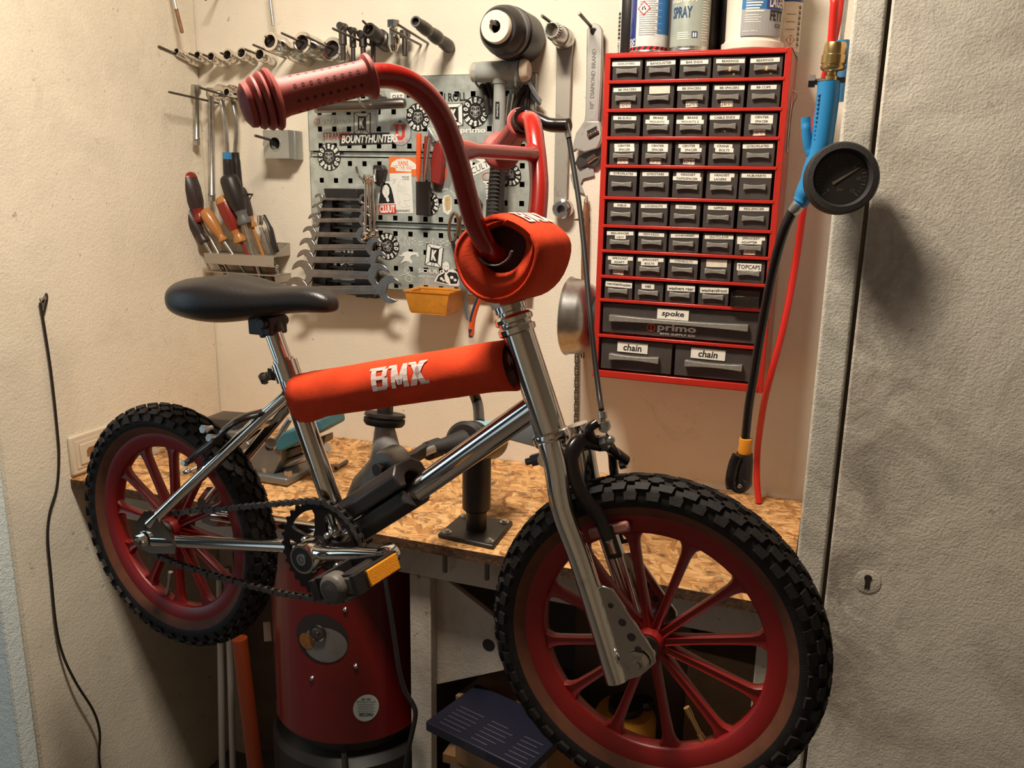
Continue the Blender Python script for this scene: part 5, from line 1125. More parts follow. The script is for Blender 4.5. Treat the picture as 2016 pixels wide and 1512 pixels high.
# ================================================================ pegboard
xb0,xb1=-1.0925,-.5785; zt0=1.694; zb0=1.257
r1=(W(700,298,.018)[2],W(700,310,.018)[2]); r2=(W(760,437,.018)[2],W(760,449,.018)[2])
pan=[(r1[0],zt0),(r2[0],r1[1]),(zb0,r2[1])]
t=Thing('pegboard','galvanised pegboard of three panels covered in stickers','pegboard',((xb0+xb1)/2,-.009,zb0))
YB=-.018
hx0=W(630,254,.018)[0]; px_=(W(687,254,.018)[0]-hx0)/2; hs=.0105
hxs=[hx0+px_*i for i in range(-1,20) if xb0+.012<hx0+px_*i<xb1-.010]
rowsz=[[W(690,y,.018)[2] for y in (189,221,254,287)],[W(690,y,.018)[2] for y in (322,356,391,426)],[W(760,y,.018)[2] for y in (459,493,527,561)]]
for (a,b),rz_ in zip(pan,rowsz):
    mb=MB(); xs=[xb0]; 
    for h in hxs: xs+=[h-hs/2,h+hs/2]
    xs.append(xb1); zs=[a]
    for z in sorted(rz_):
        if z-hs/2>a+.002 and z+hs/2<b-.002: zs+=[z-hs/2,z+hs/2]
    zs.append(b)
    for i in range(len(xs)-1):
        for j in range(len(zs)-1):
            hole=(i%2==1 and j%2==1)
            if not hole: mb.poly([V3(xs[i],YB,zs[j]),V3(xs[i+1],YB,zs[j]),V3(xs[i+1],YB,zs[j+1]),V3(xs[i],YB,zs[j+1])])
    for (p,q) in (((xb0,a),(xb1,a)),((xb1,a),(xb1,b)),((xb1,b),(xb0,b)),((xb0,b),(xb0,a))):
        mb.poly([V3(p[0],YB,p[1]),V3(p[0],-.0012,p[1]),V3(q[0],-.0012,q[1]),V3(q[0],YB,q[1])])
    P=t.part('panel',mb,m_galv,smooth=False)
    so=P.modifiers.new('solid','SOLIDIFY'); so.thickness=.0009; so.offset=-1
t.part('backing',MB().bx(xb0+.002,xb1-.002,-.006,-.0015,zb0+.002,zt0-.002),m_gap)  # near-black sheet paints in the shade seen through the panel holes
for a,b in ((r1[0],r1[1]),(r2[0],r2[1])): t.part('rail',MB().bx(xb0+.001,xb1-.001,-.011,-.006,a-.002,b+.002),m_galv)
# ---- stickers
STK=[0]
class Stk:
    def __init__(s,label,px0,py0,px1,py1,rot=0.):
        a=W((px0+px1)/2-10,(py0+py1)/2,-YB); b=W((px0+px1)/2+10,(py0+py1)/2,-YB); c=W((px0+px1)/2,(py0+py1)/2-10,-YB)
        STK[0]+=1
        s.o=W((px0+px1)/2,(py0+py1)/2,-YB)+V3(0,-.0003-.00002*STK[0],0); s.w=(b[0]-a[0])*abs(px1-px0)/20; s.h=abs(c[2]-s.o[2])*abs(py1-py0)/10
        s.X=V3(math.cos(rot),0,math.sin(rot)); s.Y=V3(-math.sin(rot),0,math.cos(rot)); s.mb=MB(); s.l=0; s.label=label
    def P(s,u,v,l=None): return s.o+s.X*(u*s.w/2)+s.Y*(v*s.h/2)+V3(0,-.00006*(s.l if l is None else l),0)
    def poly(s,pts,mi): s.l+=1; s.mb.poly([s.P(u,v) for u,v in pts],mi); return s
    def rect(s,mi,u=1,v=1): return s.poly([(-u,-v),(u,-v),(u,v),(-u,v)],mi)
    def disc(s,mi,r=1.,c=(0,0),n=40): return s.poly([(c[0]+r*math.cos(2*PI*i/n),c[1]+r*math.sin(2*PI*i/n)) for i in range(n)],mi)
    def rib(s,pts,w_,mi,closed=False):
        s.l+=1; n=len(pts); q=list(pts)+([pts[0]] if closed else [])
        for i in range(len(q)-1):
            a,b=np.array(q[i],float),np.array(q[i+1],float); a2=a*np.array([s.w,s.h]); b2=b*np.array([s.w,s.h]); d=nrm(b2-a2); nn=np.array([-d[1],d[0]])*w_; e=d*0.
            s.mb.poly([s.o+s.X*(p[0]/2)+s.Y*(p[1]/2)+V3(0,-.00006*s.l-.000008*(i%3),0) for p in (a2-nn-e,b2-nn+e,b2+nn+e,a2+nn-e)],mi)
        return s
    def text(s,t_,u,v,hu,mi,wu=None,bold=.03,shear=0.):
        s.l+=1; s.mb.text(t_,s.P(u,v),s.X,s.Y,hu*s.h/2,None if wu is None else wu*s.w/2,mi,bold,shear=shear); return s
    def ring(s,t_,rad,h,mi,a0=0.,a1=2*PI,bold=.05,flip=False):
        s.l+=1; n=len(t_); sz=min(s.w,s.h)/2
        for i,ch in enumerate(t_):
            if ch==' ': continue
            a=PI/2-(a0+(a1-a0)*(i+.5)/n); d=np.array([math.cos(a),math.sin(a)]); tx=np.array([math.sin(a),-math.cos(a)]); sg=-1 if flip else 1; tx=tx*sg
            o=s.o+s.X*d[0]*s.w/2*rad+s.Y*d[1]*s.h/2*rad+V3(0,-.00006*s.l,0)
            s.mb.text(ch,o,s.X*tx[0]+s.Y*tx[1],(s.X*d[0]+s.Y*d[1])*sg,h*sz,h*sz*.62 if ch!='I' else None,mi,bold)
        return s
    def done(s,mats): return t.part('sticker',s.mb,mats,label=s.label,smooth=False)
BW=[m_stickb,m_sticker]
def rsticker(label,cx,cy,rx,ry,rot=0.,a0=-PI/2):
    k=Stk(label,cx-rx,cy-ry,cx+rx,cy+ry,rot).disc(0); k.ring('ODYSSEYODYSSEY',.75,.37,1,a0,a0+2*PI,.07)
    for c in ((-.16,.18),(.16,.18),(-.2,-.06),(.2,-.06),(0,-.16),(0,.1)): k.rib([(c[0]+.17*math.cos(a),c[1]+.17*math.sin(a)) for a in np.linspace(0,2*PI,14)[:-1]],.00042,1,True)
    k.rib([(-.32,.3),(.32,.3)],.0005,1).rib([(-.2,-.32),(.2,-.32)],.0005,1).rib([(0,.36),(0,-.46)],.0005,1)
    k.done(BW)
rsticker('round black sticker with white ring lettering at the left edge of the board',648,309,23,28)
rsticker('round black sticker with white ring lettering beside the handlebar',823,231,23,28)
rsticker('round black sticker with white ring lettering below the black gothic print',936,220,26,31)
rsticker('round black sticker with white ring lettering near the wrench ends',763,485,23,27,.5)
rsticker('round black sticker half hidden behind the spanners',690,513,23,26,.2)
rsticker('round black sticker peeking out behind the black cup',843,402,21,26,2.0)
rsticker('round black sticker behind the black rubber grip',1003,342,20,28,.9)
def ksticker(label,cx,cy,w_,h_,rot=0.,fade=False):
    k=Stk(label,cx-w_/2,cy-h_/2,cx+w_/2,cy+h_/2,rot).rect(0)
    for q in ([(-.9,-.92),(-.5,-.6),(-.5,.62),(-.9,.92)],[(.9,-.92),(.5,-.6),(.5,.62),(.9,.92)],[(-.84,.95),(.84,.95),(.46,.68),(-.46,.68)],[(-.84,-.95),(-.2,-.95),(-.2,-.66),(-.46,-.66)],[(-.12,-.95),(.06,-.95),(.06,-.66),(-.12,-.66)],[(.14,-.95),(.84,-.95),(.46,-.66),(.14,-.66)]): k.poly(q,1)
    k.text('K',0,.02,.95,1,.62,.07); k.done(BW)
ksticker('square black and white K sticker above the black banner',713,243,33,42,-.03)
ksticker('square black and white K sticker behind the handlebar bend',894,226,36,45,.03)
ksticker('square black and white K sticker above the yellow bin',855,503,34,44,-.12)
k=Stk('translucent round sticker with a red block letter U',766,235,810,287).disc(3,1).disc(4,.93); k.poly([(-.55,.62),(-.05,.62),(-.05,.45),(-.16,.42),(-.16,-.18),(.0,-.34),(.16,-.18),(.16,.42),(.05,.45),(.05,.62),(.55,.62),(.55,.45),(.42,.42),(.42,-.32),(.16,-.58),(-.16,-.58),(-.42,-.32),(-.42,.42),(-.55,.45)],0).ring('UTAH BIKE CO',.80,.16,0,PI*1.3,PI*.7,flip=True).disc(2,.09,(.0,.84)).done([m_redst,m_sticker,m_stickb,m_steel,mat('grey_disc_sticker',(.40,.43,.43),.5)])
k=Stk('slanted black banner sticker with white italic lettering',667,261,789,287,.02).poly([(-1,-.95),(.96,-.72),(1,.95),(-.97,.95)],0); k.o=k.o+V3(0,-.0006,0); k.text('BOUNTYHUNTERS',0,.05,1.25,1,1.84,.03,.25).done(BW)
RW=[m_redst,m_sticker,m_stickb]
k=Stk('small red ring mark and white lettering at the left of the board',617,228,692,250); k.rib([(-.82+.14*math.cos(a),.5*math.sin(a)) for a in np.linspace(0,2*PI,18)[:-1]],.0008,0,True).rib([(-.82,-.3),(-.82,.3)],.0007,0).text('primo',.22,.1,1.1,1,1.4,.03).done(RW)
k=Stk('scratchy red lettering left of the black banner',634,256,690,280,.03).text('STRANGER',0,0,1.3,0,1.9,-.005,.2).done(RW)
k=Stk('orange rectangular sticker with white and orange lettering',766,309,822,346,-.02).rect(0); k.poly([(-.9,-.1),(-.8,.35),(-.45,.72),(0,.82),(.45,.72),(.8,.4),(.94,.1),(.9,-.25),(.6,-.3),(.55,-.55),(-.5,-.5),(-.55,-.2)],1).text('VANS',-.02,.36,.5,0,.75,.02).text('OFF THE WALL',.03,-.14,.5,0,1.55,.03).done([m_orst,m_sticker])
k=Stk('white sticker with a loose pencil drawing of a seated figure',769,341,812,420,.04).rect(1); k.text('TOO',.45,.74,.2,0,.65,.01)
rs=random.Random(3)
fig=[[(-.2,.5),(.0,.66),(.3,.55),(.5,.25),(.45,-.05),(.2,-.02),(-.1,.1),(-.3,.1),(-.35,.3),(-.2,.5)],[(-.3,.1),(-.35,-.15),(-.15,-.42),(-.25,-.62),(.2,-.72),(.75,-.65)],[(.45,-.05),(.7,-.1),(.85,-.25),(.6,-.38),(.2,-.35)],[(.2,-.35),(.4,-.6),(.75,-.65)],[(-.4,-.5),(-.1,-.45)],[(-.85,.78),(-.5,.6),(-.75,.5),(-.4,.72),(-.9,.62)]]
for f_ in fig: k.rib([(p[0],p[1]) for p in catm([V3(a,b,0) for a,b in f_],4)],.00022,2)
for i in range(10): k.rib([(-.28+i*.07,.48-.015*i),(-.24+i*.075,.14-.01*i)],.00014,2)
k.text('@SWAARD',.05,-.88,.15,0,1.35,.01).done([m_stickb,m_sticker,mat('pencil_grey',(.16,.16,.15),.6)])
k=Stk('black and white portrait sticker with red foot lettering',744,357,779,421,.05).rect(1,.98,.99); k.poly([(-.95,-.36),(.85,-.36),(.75,.1),(.6,.55),(.35,.86),(-.2,.9),(-.55,.75),(-.7,.3)],0).poly([(-.42,.72),(.08,.8),(.36,.6),(.34,.25),(.1,.02),(-.2,.0),(-.44,.3)],1).poly([(-.1,.0),(.2,.02),(.3,-.2),(.1,-.3),(-.05,-.18)],1)
for q in ([(-.34,.50),(-.12,.54)],[(.08,.58),(.28,.56)],[(-.14,.16),(.10,.18)],[(0,.48),(-.06,.28),(.02,.27)]): k.rib(q,.0004,0)
k.poly([(-.98,-.99),(.98,-.99),(.98,-.42),(-.98,-.42)],2).text('CLUUT',.0,-.70,.48,1,1.75,.06).done([m_stickb,m_sticker,m_redst])
k=Stk('grey round sticker with an amber shield and a letter M',846,318,890,378).disc(3,1).poly([(-.55,.62),(0,.72),(.55,.62),(.52,.0),(.3,-.4),(0,-.62),(-.3,-.4),(-.52,.0)],2).poly([(-.46,.54),(0,.62),(.46,.54),(.43,.02),(.24,-.32),(0,-.5),(-.24,-.32),(-.43,.02)],1).text('M',0,.08,.62,0,.6,.05).done([m_stickb,mat('amber_sticker',(.62,.26,.03),.5),m_redst,mat('grey_round_sticker',(.20,.20,.20),.5)])
k=Stk('pale sticker with curved lettering around a tan brick shape',860,370,898,425); k.ring('KINK BMX CURB SHOP',.92,.2,1,-PI*.72,PI*.38,.03).poly([(-.3,-.75),(.2,-.95),(.55,-.6),(.55,.2),(.3,.5),(-.2,.45),(-.45,.1)],1).poly([(-.15,.35),(.35,.45),(.48,.1),(.42,-.55),(-.02,-.7),(-.2,-.2)],0).rib([(-.1,.1),(.42,.2)],.0004,2).rib([(.12,.38),(.1,-.6)],.0003,2).done([mat('tan_sticker',(.55,.40,.20),.6),m_sticker,m_stickb])
k=Stk("black gothic print at the top of the board",862,180,920,202,.03).text("'N ROLL",0,0,1.6,0,1.95,.02).done(BW)
k=Stk('large white print between the bars',908,287,958,322,-.05).text('10C',0,0,1.5,1,1.9,.05,.15).done(BW)
k=Stk('white lettering above the cross bar',905,248,958,268).text('primo',0,0,1.4,1,1.9,.03).done(BW)
k=Stk('red and white patch behind the bars',910,318,932,362,.1).rect(1).text('U',-.1,.2,1.1,0,1.5,.08).done(RW)
k=Stk('slanted white strip sticker with black letters',922,316,968,343,.42).rect(1,1,.72).text('CULT',0,0,.95,0,1.6,-.0,.1).done(BW)
k=Stk('vertical white lettering with a red ring beside the rubber grip',946,338,976,405,-PI/2+.1); 
k2=MB(); k.w,k.h=k.h*1.0,k.w*1.0; k.rib([(-.72+.22*math.cos(a),.6*math.sin(a)) for a in np.linspace(0,2*PI,16)[:-1]],.0012,0,True).text('primo',.25,0,1.1,1,1.4,.03).done(RW)
k=Stk('angular white hand lettering on the lowest panel',783,464,888,490,-.03)
x=-1.
for ch in ([[(0,1),(0,-1)],[(.6,1),(.05,0),(.6,-1)]],[[(0,-1),(0,1),(.55,-1),(.55,1)]],[[(.55,.8),(0,.5),(.5,.1),(0,-.3),(.55,-.8)]],[[(.55,.2),(0,-.0),(.5,-.4),(0,-.7),(.55,-1.1)]],[[(0,0),(.5,0)]],[[(0,-1),(0,1),(.55,.3),(0,-1)]],[[(.55,1),(0,.6),(.5,.2),(0,-.2),(.55,-.8)]],[[(.55,1),(0,.6),(.5,.2),(0,-.2),(.55,-.8)]]):
    for st_ in ch: k.rib([(x+a*.34,b*.72) for a,b in st_],.0009,1)
    x+=.262
k.done(BW)
k=Stk('white horned bird-like cut-out sticker',784,494,825,520).poly([(-1,.35),(-.7,.3),(-.45,.75),(-.1,.95),(.3,.9),(.9,.85),(1,.3),(.85,.1),(.75,.5),(.3,.35),(.15,.0),(.35,-.55),(.3,-.95),(.05,-.6),(-.3,-.55),(-.8,-1),(-.45,-.2),(-.35,.2),(-.75,.1)],1).done(BW)
k=Stk('white looping line sticker',785,525,820,557); 
for c,r_ in (((0.,.55),.34),((.15,-.45),.42)): k.rib([(c[0]+r_*.8*math.cos(a),c[1]+r_*math.sin(a)) for a in np.linspace(0,2*PI,22)[:-1]],.0011,1,True)
k.rib([(-.9,-.2),(-.5,-.05),(0,.15),(.3,.0),(.9,-.25)],.0011,1).done(BW)
k=Stk('white lettering above the yellow bin',822,527,880,549).text('SOULO',0,.35,.75,1,1.9,.02).text('BMX',-.35,-.65,.30,1,1.1,.0).done(BW)
k=Stk('black and white cut-out sticker of a bearded person with crossed arms',855,515,905,562).poly([(-1,-.75),(-.75,-.2),(-.35,.1),(-.3,.5),(-.32,.8),(-.1,1),(.1,.95),(.2,.7),(.18,.3),(.4,.4),(.7,.3),(1,-.1),(1,-.95),(.3,-1)],1).poly([(-.85,-.7),(-.66,-.25),(-.3,-.02),(-.12,.12),(-.2,-.2),(-.1,-.7),(.2,-.9)],0).poly([(.0,-.05),(.2,.15),(.75,.1),(.92,-.3),(.8,-.8),(.3,-.85),(.2,-.4)],0).poly([(-.24,.42),(-.05,.2),(.12,.4),(.08,.2),(-.05,.08),(-.2,.2)],0)
for c,r_ in (((-.42,-.45),.13),((.4,-.3),.14),((.66,-.5),.12),((-.25,-.6),.1)): k.disc(1,r_,c,10)
k.rib([(-.22,.62),(-.1,.62)],.0005,0).rib([(.0,.62),(.1,.62)],.0005,0).done(BW)
k=Stk('dark round sticker with a white rim near the lower right',905,525,948,565).disc(1,1).disc(0,.93).poly([(.3,-.05),(.42,-.02),(.4,-.25),(.3,-.25)],1).done(BW)
k=Stk('small white sticker above the steel rod',769,182,796,196).rect(1).text('CULT',0,-.2,1.0,0,1.5,.03).done(BW)
# ================================================================ tools on the board
FY=.020
def open_end(Ra,Rb,L,h,pa,pb):
    def head(c,R,phi,s,flip):
        out=[]; a_in=math.asin(min(.95,h/2/R)); base=0. if flip else PI
        # traverse from one handle joint around to the other, opening a slot at phi
        A0=base+ (a_in if True else 0); A1=base+2*PI-a_in; al=math.asin(min(.9,s/2/R))
        ph=phi
        while ph<A0: ph+=2*PI
        for t_ in np.linspace(A0,ph-al,10): out.append((c+R*math.cos(t_),R*math.sin(t_)))
        d=np.array([math.cos(ph),math.sin(ph)]); n=np.array([-d[1],d[0]])
        for k_,u in ((-1,.05),(-.6,-.22),(.6,-.22),(1,.05)): out.append((c+R*d[0]*u+n[0]*k_*s/2,R*d[1]*u+n[1]*k_*s/2))
        for t_ in np.linspace(ph+al,A1,10): out.append((c+R*math.cos(t_),R*math.sin(t_)))
        return out
    right=head(L,Rb,pb,Rb*1.12,False); left=head(0,Ra,pa,Ra*1.12,True)
    return right+left
wr=[((629,391),(715,392),10,10),((624,412),(719,414),11,11),((619,434),(719,433),14,14),((610,461),(716,463),16,16),((606,487),(738,487),19,19),((602,511),(746,513),20,20),((596,537),(746,543),25,24),((585,572),(768,570),27,26)]
wl=['smallest open-ended spanner at the top of the black rack','second open-ended spanner from the top of the rack','third open-ended spanner from the top of the rack','fourth open-ended spanner from the top of the rack','fifth open-ended spanner from the top of the rack','sixth open-ended spanner from the top of the rack','large open-ended spanner, second from the bottom of the rack','largest open-ended spanner at the bottom of the rack, above the saddle']
for i,(a,b,ra,rb) in enumerate(wr):
    d=.052+.002*i; A=W(*a,d);B=W(*b,d); k=mpp(A); X=nrm(V3(B[0]-A[0],0,B[2]-A[2])); L=np.linalg.norm(B-A); Y=V3(-X[2],0,X[0])
    P=open_end(ra*k,rb*k,L,max(.006,ra*k*.62),PI+.42,-.35)
    m_=MB().prism(P,A,X,Y,V3(0,1,0),-.0025,.0025)
    m_.box((A+B)/2,(L*.72,.0062,ra*k*.30),np.array([X,V3(0,1,0),Y]))
    single('open_end_spanner',wl[i],'spanner',m_,m_spanner,A,'spanners in the black rack',bevel=.0012)
t=Thing('spanner_rack','black plastic spanner rack at the left of the pegboard','tool rack',W(660,470,FY))
def slab(px,d0,d1): 
    P=flat(px,d1); return MB().prism(P,V3(0,-d1,0),(1,0,0),(0,0,1),(0,1,0),0,d1-d0)
t.part('top_plate',slab([(637,371),(702,372),(705,390),(640,388)],.0195,.058),m_black,bevel=.001)
t.part('side_rail',slab([(636,388),(655,389),(640,575),(612,572)],.0195,.046),m_black,bevel=.001)
t.part('side_rail',slab([(690,390),(706,390),(744,588),(700,585)],.0195,.046),m_black,bevel=.001)
t.part('bottom_plate',slab([(612,572),(735,586),(737,578),(614,558)],.0195,.060),m_black,bevel=.001)
for (a,b) in (((641,400),(703,402)),((636,424),(706,424)),((632,448),(712,449)),((629,474),(718,476)),((625,500),(723,500)),((621,525),(728,527)),((617,552),(735,557))):
    A=W(*a,.03);B=W(*b,.03); t.part('cross_bar',MB().bx(A[0],B[0],-.034,-.0205,(A[2]+B[2])/2-.002,(A[2]+B[2])/2+.002),m_black)
t.part('foot_clip',slab([(709,568),(722,566),(737,583),(720,588)],.020,.064),m_black,bevel=.001)
# hanging combination spanners
t=Thing('tool_hook','black plastic hook with a steel prong on the middle panel','hook',W(742,345,FY))
t.part('hook_base',slab([(734,325),(752,325),(757,335),(752,358),(745,368),(736,360),(733,340)],.0185,.034),m_black,bevel=.002)
t.part('prong',MB().tube(catm([W(741,335,.03),W(738,336,.055),W(737,345,.07),W(738,358,.074)],5),.0032,10),m_steel)
for i,(lb,a,b,d) in enumerate((('combination spanner hanging leftmost on the black hook',(720,358),(719,460),.064),('combination spanner hanging in the middle of the black hook',(726,358),(730,462),.054),('combination spanner hanging rightmost on the black hook',(732,360),(738,455),.046))):
    A=W(*a,d);B=W(*b,d); ax=nrm(B-A); L=np.linalg.norm(B-A)
    mb=MB().tube([A,A+ax*L*.12,A+ax*L*.85,B],[(.0045,.0035),(.0032,.0028),(.0032,.0028),(.0042,.0035)],12,flat=(1,0,0))
    mb.lathe([(.0048,-.0035),(.0085,-.003),(.0085,.003),(.0048,.0035)],B+ax*.004,(.45,.9,0),n=24,closed=True)
    h=A-ax*.006; mb.lathe([(.0048,-.0035),(.0085,-.003),(.0085,.003),(.0048,.0035)],h,(.6,.8,0),n=24,closed=True)
    single('combination_spanner',lb,'spanner',mb,m_chrome,A,'spanners on the black hook')
single('wire_pick','thin bent steel pick leaning on the hanging spanners','pick',MB().tube(catm([W(701,328,.06),W(705,343,.06),W(712,352,.062),W(722,362,.064)],5),.0024,8),m_steeld,W(705,343,.06))
# steel rod rail and hex key
A=W(626,210,.075);B=W(797,203,.060)
single('steel_bar','dull steel bar lying level across the top of the pegboard','bar',MB().tube([A,A+(B-A)*.55,A+(B-A)*.56,B-(B-A)*.02,B],[.0088,.0088,.0098,.0098,.0080],18),m_steeld,A)
single('steel_bar','thinner grey bar just beneath the dull steel bar','bar',MB().tube([W(622,214,.045),W(740,209,.035)],[.0095,.0095],16),m_steel,W(622,214,.045))
t=Thing('bar_hook','wire hook looped over the steel bar','hook',W(712,205,.02)); t.part('wire',MB().tube(catm([W(728,190,.022),W(712,186,.06),W(705,192,.088),W(713,206,.090),W(728,215,.06)],5),.0022,8),m_steel)
single('hex_key','shiny hex key hanging below the steel bar, over the K sticker','hex key',MB().tube(catm([W(728,212,.03),W(737,211,.05),W(742,216,.053),W(741,232,.053),W(740,251,.053)],5),.0034,6),m_steel,W(742,216,.05))
# pliers jaw at the grip end
single('bar_clip','small dark clip holding the steel bar beside the grip','clip',slab([(722,176),(746,178),(752,190),(744,200),(726,197)],.0185,.040),m_steeld,W(735,186,FY),bevel=.001)
# black cup with pens
c0=W(827,420,.055); c1=W(829,358,.055); R=.0150
t=Thing('pen_cup','black plastic tube holder on the middle panel','holder',V3(c0[0],-.040,c0[2]))
o=V3(c0[0],-.040,c0[2]-.004); H=c1[2]-c0[2]+.004
t.part('tube',MB().lathe([(.0001,0),(R-.001,0),(R,.001),(R,H-.002),(R+.001,H),(R-.0016,H),(R-.0016,.004),(.0001,.004)],o,(0,0,1),n=36),m_black)
t.part('mount',MB().bx(o[0]-.006,o[0]+.006,-.0262,-.0186,o[2]+H*.4,o[2]+H*.8),m_black)
def rod(name,label,cat,top,bot,d,r,m,mm=None):
    A=W(*top,d);B=o+V3(W(*bot,.04)[0]-o[0],0,.006); B[1]=-.040+(0.0); ax=nrm(B-A); L=np.linalg.norm(B-A); t=Thing(name,label,cat,B)
    t.part('handle',MB().lathe([(.0001,0),(r*.8,0),(r,.004),(r,L*.48),(r*.6,L*.58),(r*.6,L*.60),(.0001,L*.60)],A,ax,n=16),m); t.part('shank',MB().cyl(A+ax*L*.58,B,r*.5,n=10),mm or m_steel)
rod('hand_pick','red-orange handled pick standing tallest in the black cup','hand tool',(825,262),(823,400),.050,.0052,m_orange)
rod('hand_pick','dark red handled pick behind the orange one in the cup','hand tool',(840,268),(832,400),.036,.0046,m_redh)
rod('steel_rod','grey rod leaning in the black cup','rod',(846,272),(830,400),.055,.0032,m_steel)
t=Thing('curved_tool','dark red translucent tool with a curved body behind the handlebar','hand tool',W(856,320,.03)); t.part('body',slab([(846,318),(852,292),(862,275),(868,280),(872,310),(870,345),(866,365),(848,360)],.0205,.036),m_redh,bevel=.003); t.part('steel_edge',slab([(842,250),(850,262),(858,278),(852,282),(842,268)],.0205,.028),m_steel,bevel=.001)
# scissors
t=Thing('scissors','large scissors with bronze-brown loops hanging at the right of the board','scissors',W(905,520,.045))
def loop(c,rx,ry,w_,d,rot=0):
    C0=W(*c,d); k=mpp(C0); return MB().tube([C0+V3((rx*math.cos(a)*math.cos(rot)-ry*math.sin(a)*math.sin(rot))*k,0,(rx*math.cos(a)*math.sin(rot)+ry*math.sin(a)*math.cos(rot))*k) for a in np.linspace(0,2*PI,29)[:-1]],w_,10,closed=True)
m_bronze=mat('bronze_plastic',(.11,.055,.035),.35)
t.part('handle_loop',loop((893,448),9.5,28,.0032,.045,-.1),m_bronze); t.part('handle_loop',loop((914,452),9,28,.0032,.040,.12),m_bronze)
t.part('handle_shank',MB().tube(catm([W(891,474,.045),W(895,492,.045),W(902,512,.045)],4),[(.0065,.0035)]*9,12,flat=(1,0,0)),m_black); t.part('handle_shank',MB().tube(catm([W(914,478,.040),W(910,495,.042),W(904,512,.043)],4),[(.006,.0035)]*9,12,flat=(1,0,0)),m_black)
t.part('blade',pris([(896,510),(903,506),(912,520),(920,570),(922,632),(917,628),(905,560)],.046,.0015),m_steel); t.part('blade',pris([(900,508),(908,508),(915,540),(921,600),(921,630),(912,580)],.0445,.0014),m_steeld)
t.part('rivet',MB().lathe([(.0001,-.002),(.0025,-.0018),(.003,0),(.0001,0)],W(905,529,.0462),(0,1,0),n=14),m_steeld)
# pliers
t=Thing('pliers','orange and navy handled pliers hanging under the handlebar pad','pliers',W(945,580,.05))
hp=catm([W(958,556,.05),W(948,578,.052),W(937,605,.054),W(930,632,.055),(W(928,663,.055))],6)
t.part('handle',MB().tube(hp,[(.0075,.006)]*8+[(.0072,.006)]*12+[(.0066,.0055)]*4+[(.0045,.004)],16,flat=(1,0,0)),m_orange)
inl=MB(); 
for i in range(5,19):
    a,b=hp[i],hp[i+1]; 
inl.tube([p+V3(-.0016,-.0035,0) for p in hp[6:19]],[(.0052,.0036)]*13,12,flat=(1,0,0)); t.part('grip_inlay',inl,m_navy); t.part('handle_tip',MB().tube([hp[-4]+V3(-.0008,-.0016,0),hp[-1]+V3(-.0006,-.0012,-.001)],[(.0062,.0054),(.0044,.0042)],12,flat=(1,0,0)),m_navy)
t.part('handle',MB().tube(catm([W(958,556,.042),W(960,575,.04),W(962,590,.04)],4),[(.006,.005)]*9,12,flat=(1,0,0)),m_orange); t.part('jaws',MB().tube([W(960,558,.046),W(972,530,.044),W(980,505,.044)],[(.008,.005),(.010,.006),(.004,.004)],12,flat=(1,0,0)),m_steeld)
# yellow bin
dB=.095; q=[W(795,572,dB),W(884,577,dB),W(869,621,dB),W(818,619,dB)]; b0=W(826,560,.020); b1=W(908,562,.020)
xt0,xt1=q[0][0],W(884,577,dB)[0]; zt_=(q[0][2]+q[1][2])/2; zb_=(q[2][2]+q[3][2])/2
t=Thing('storage_bin','grubby yellow plastic bin hooked on the foot of the pegboard','storage bin',((xt0+xt1)/2,-.06,zb_))
def bring(i,inset=0.): 
    k=i; x0_,x1_=xt0+(.010)*k,xt1-(.010)*k; z=zt_+(zb_-zt_)*k; return [V3(x0_+inset,-dB+.008*k+inset,z),V3(x1_-inset,-dB+.008*k+inset,z),V3(x1_-inset,-.0195-inset,z),V3(x0_+inset,-.0195-inset,z)]
mb=MB().rings([bring(.08,.0022),bring(.0,-.0015),bring(.07,-.0015),bring(.08,0),bring(.9,0),bring(1,.002)],False); n_=len(mb.v); mb.f.append([n_-4,n_-3,n_-2,n_-1][::-1]); mb.m.append(0)
mb.rings([bring(0,-.0015),bring(.02,.0012),bring(.95,.0016)],False); n_=len(mb.v); mb.f.append([n_-4,n_-3,n_-2,n_-1]); mb.m.append(0)
t.part('bin_body',mb,m_yel,bevel=.0018,seg=3)
# hammer
dH=.062; a,b=W(930,143,dH),W(1042,138,dH); ax=nrm(b-a); L=np.linalg.norm(b-a); k=mpp(a)
t=Thing('hammer','grey dead-blow hammer with cream faces hanging at the right of the pegboard','hammer',(a+b)/2)
m_hgrey=mat('worn_grey_paint',(.30,.31,.29),.5,dirt=(.10,.10,.09),dscale=55,damt=.8)
t.part('head',MB().lathe([(.0001,.004),(19*k,.004),(19*k,L*.14),(19.5*k,L*.15),(19.5*k,L*.84),(19*k,L*.85),(.0001,L*.86)],a,ax,n=36),m_hgrey)
m_face=mat('cream_hammer_face',(.62,.50,.38),.7,bump=.6,bscale=120,var=.25)
t.part('face',MB().lathe([(.0001,0),(16*k,0),(18.5*k,.002),(19*k,.005),(19*k,.013),(.0001,.013)],a,ax,n=30),m_face); t.part('face',MB().lathe([(.0001,L),(15*k,L),(18.5*k,L-.003),(21*k,L-.009),(21*k,L-.014),(.0001,L-.015)],a,ax,n=30),m_face)
h0,h1,h2,h3=W(984,152,dH),W(982,300,dH),W(980,330,dH),W(974,436,dH)
t.part('handle_shaft',MB().tube([h0,W(984,165,dH),W(984,166,dH),h1],[.0135,.0135,.0115,.0130],24),m_hgrey)
t.part('handle_label',MB().prism([(-.004,-.0155),(.004,-.0155),(.004,.0155),(-.004,.0155)],W(979,217,dH+.0128),(1,0,0),(0,0,1),(0,-1,0),0,.0004).text('Cyclus',W(979,217,dH+.0134),(0,0,-1),(1,0,0),.0042,.023,1,.01),[m_stickb,m_sticker])
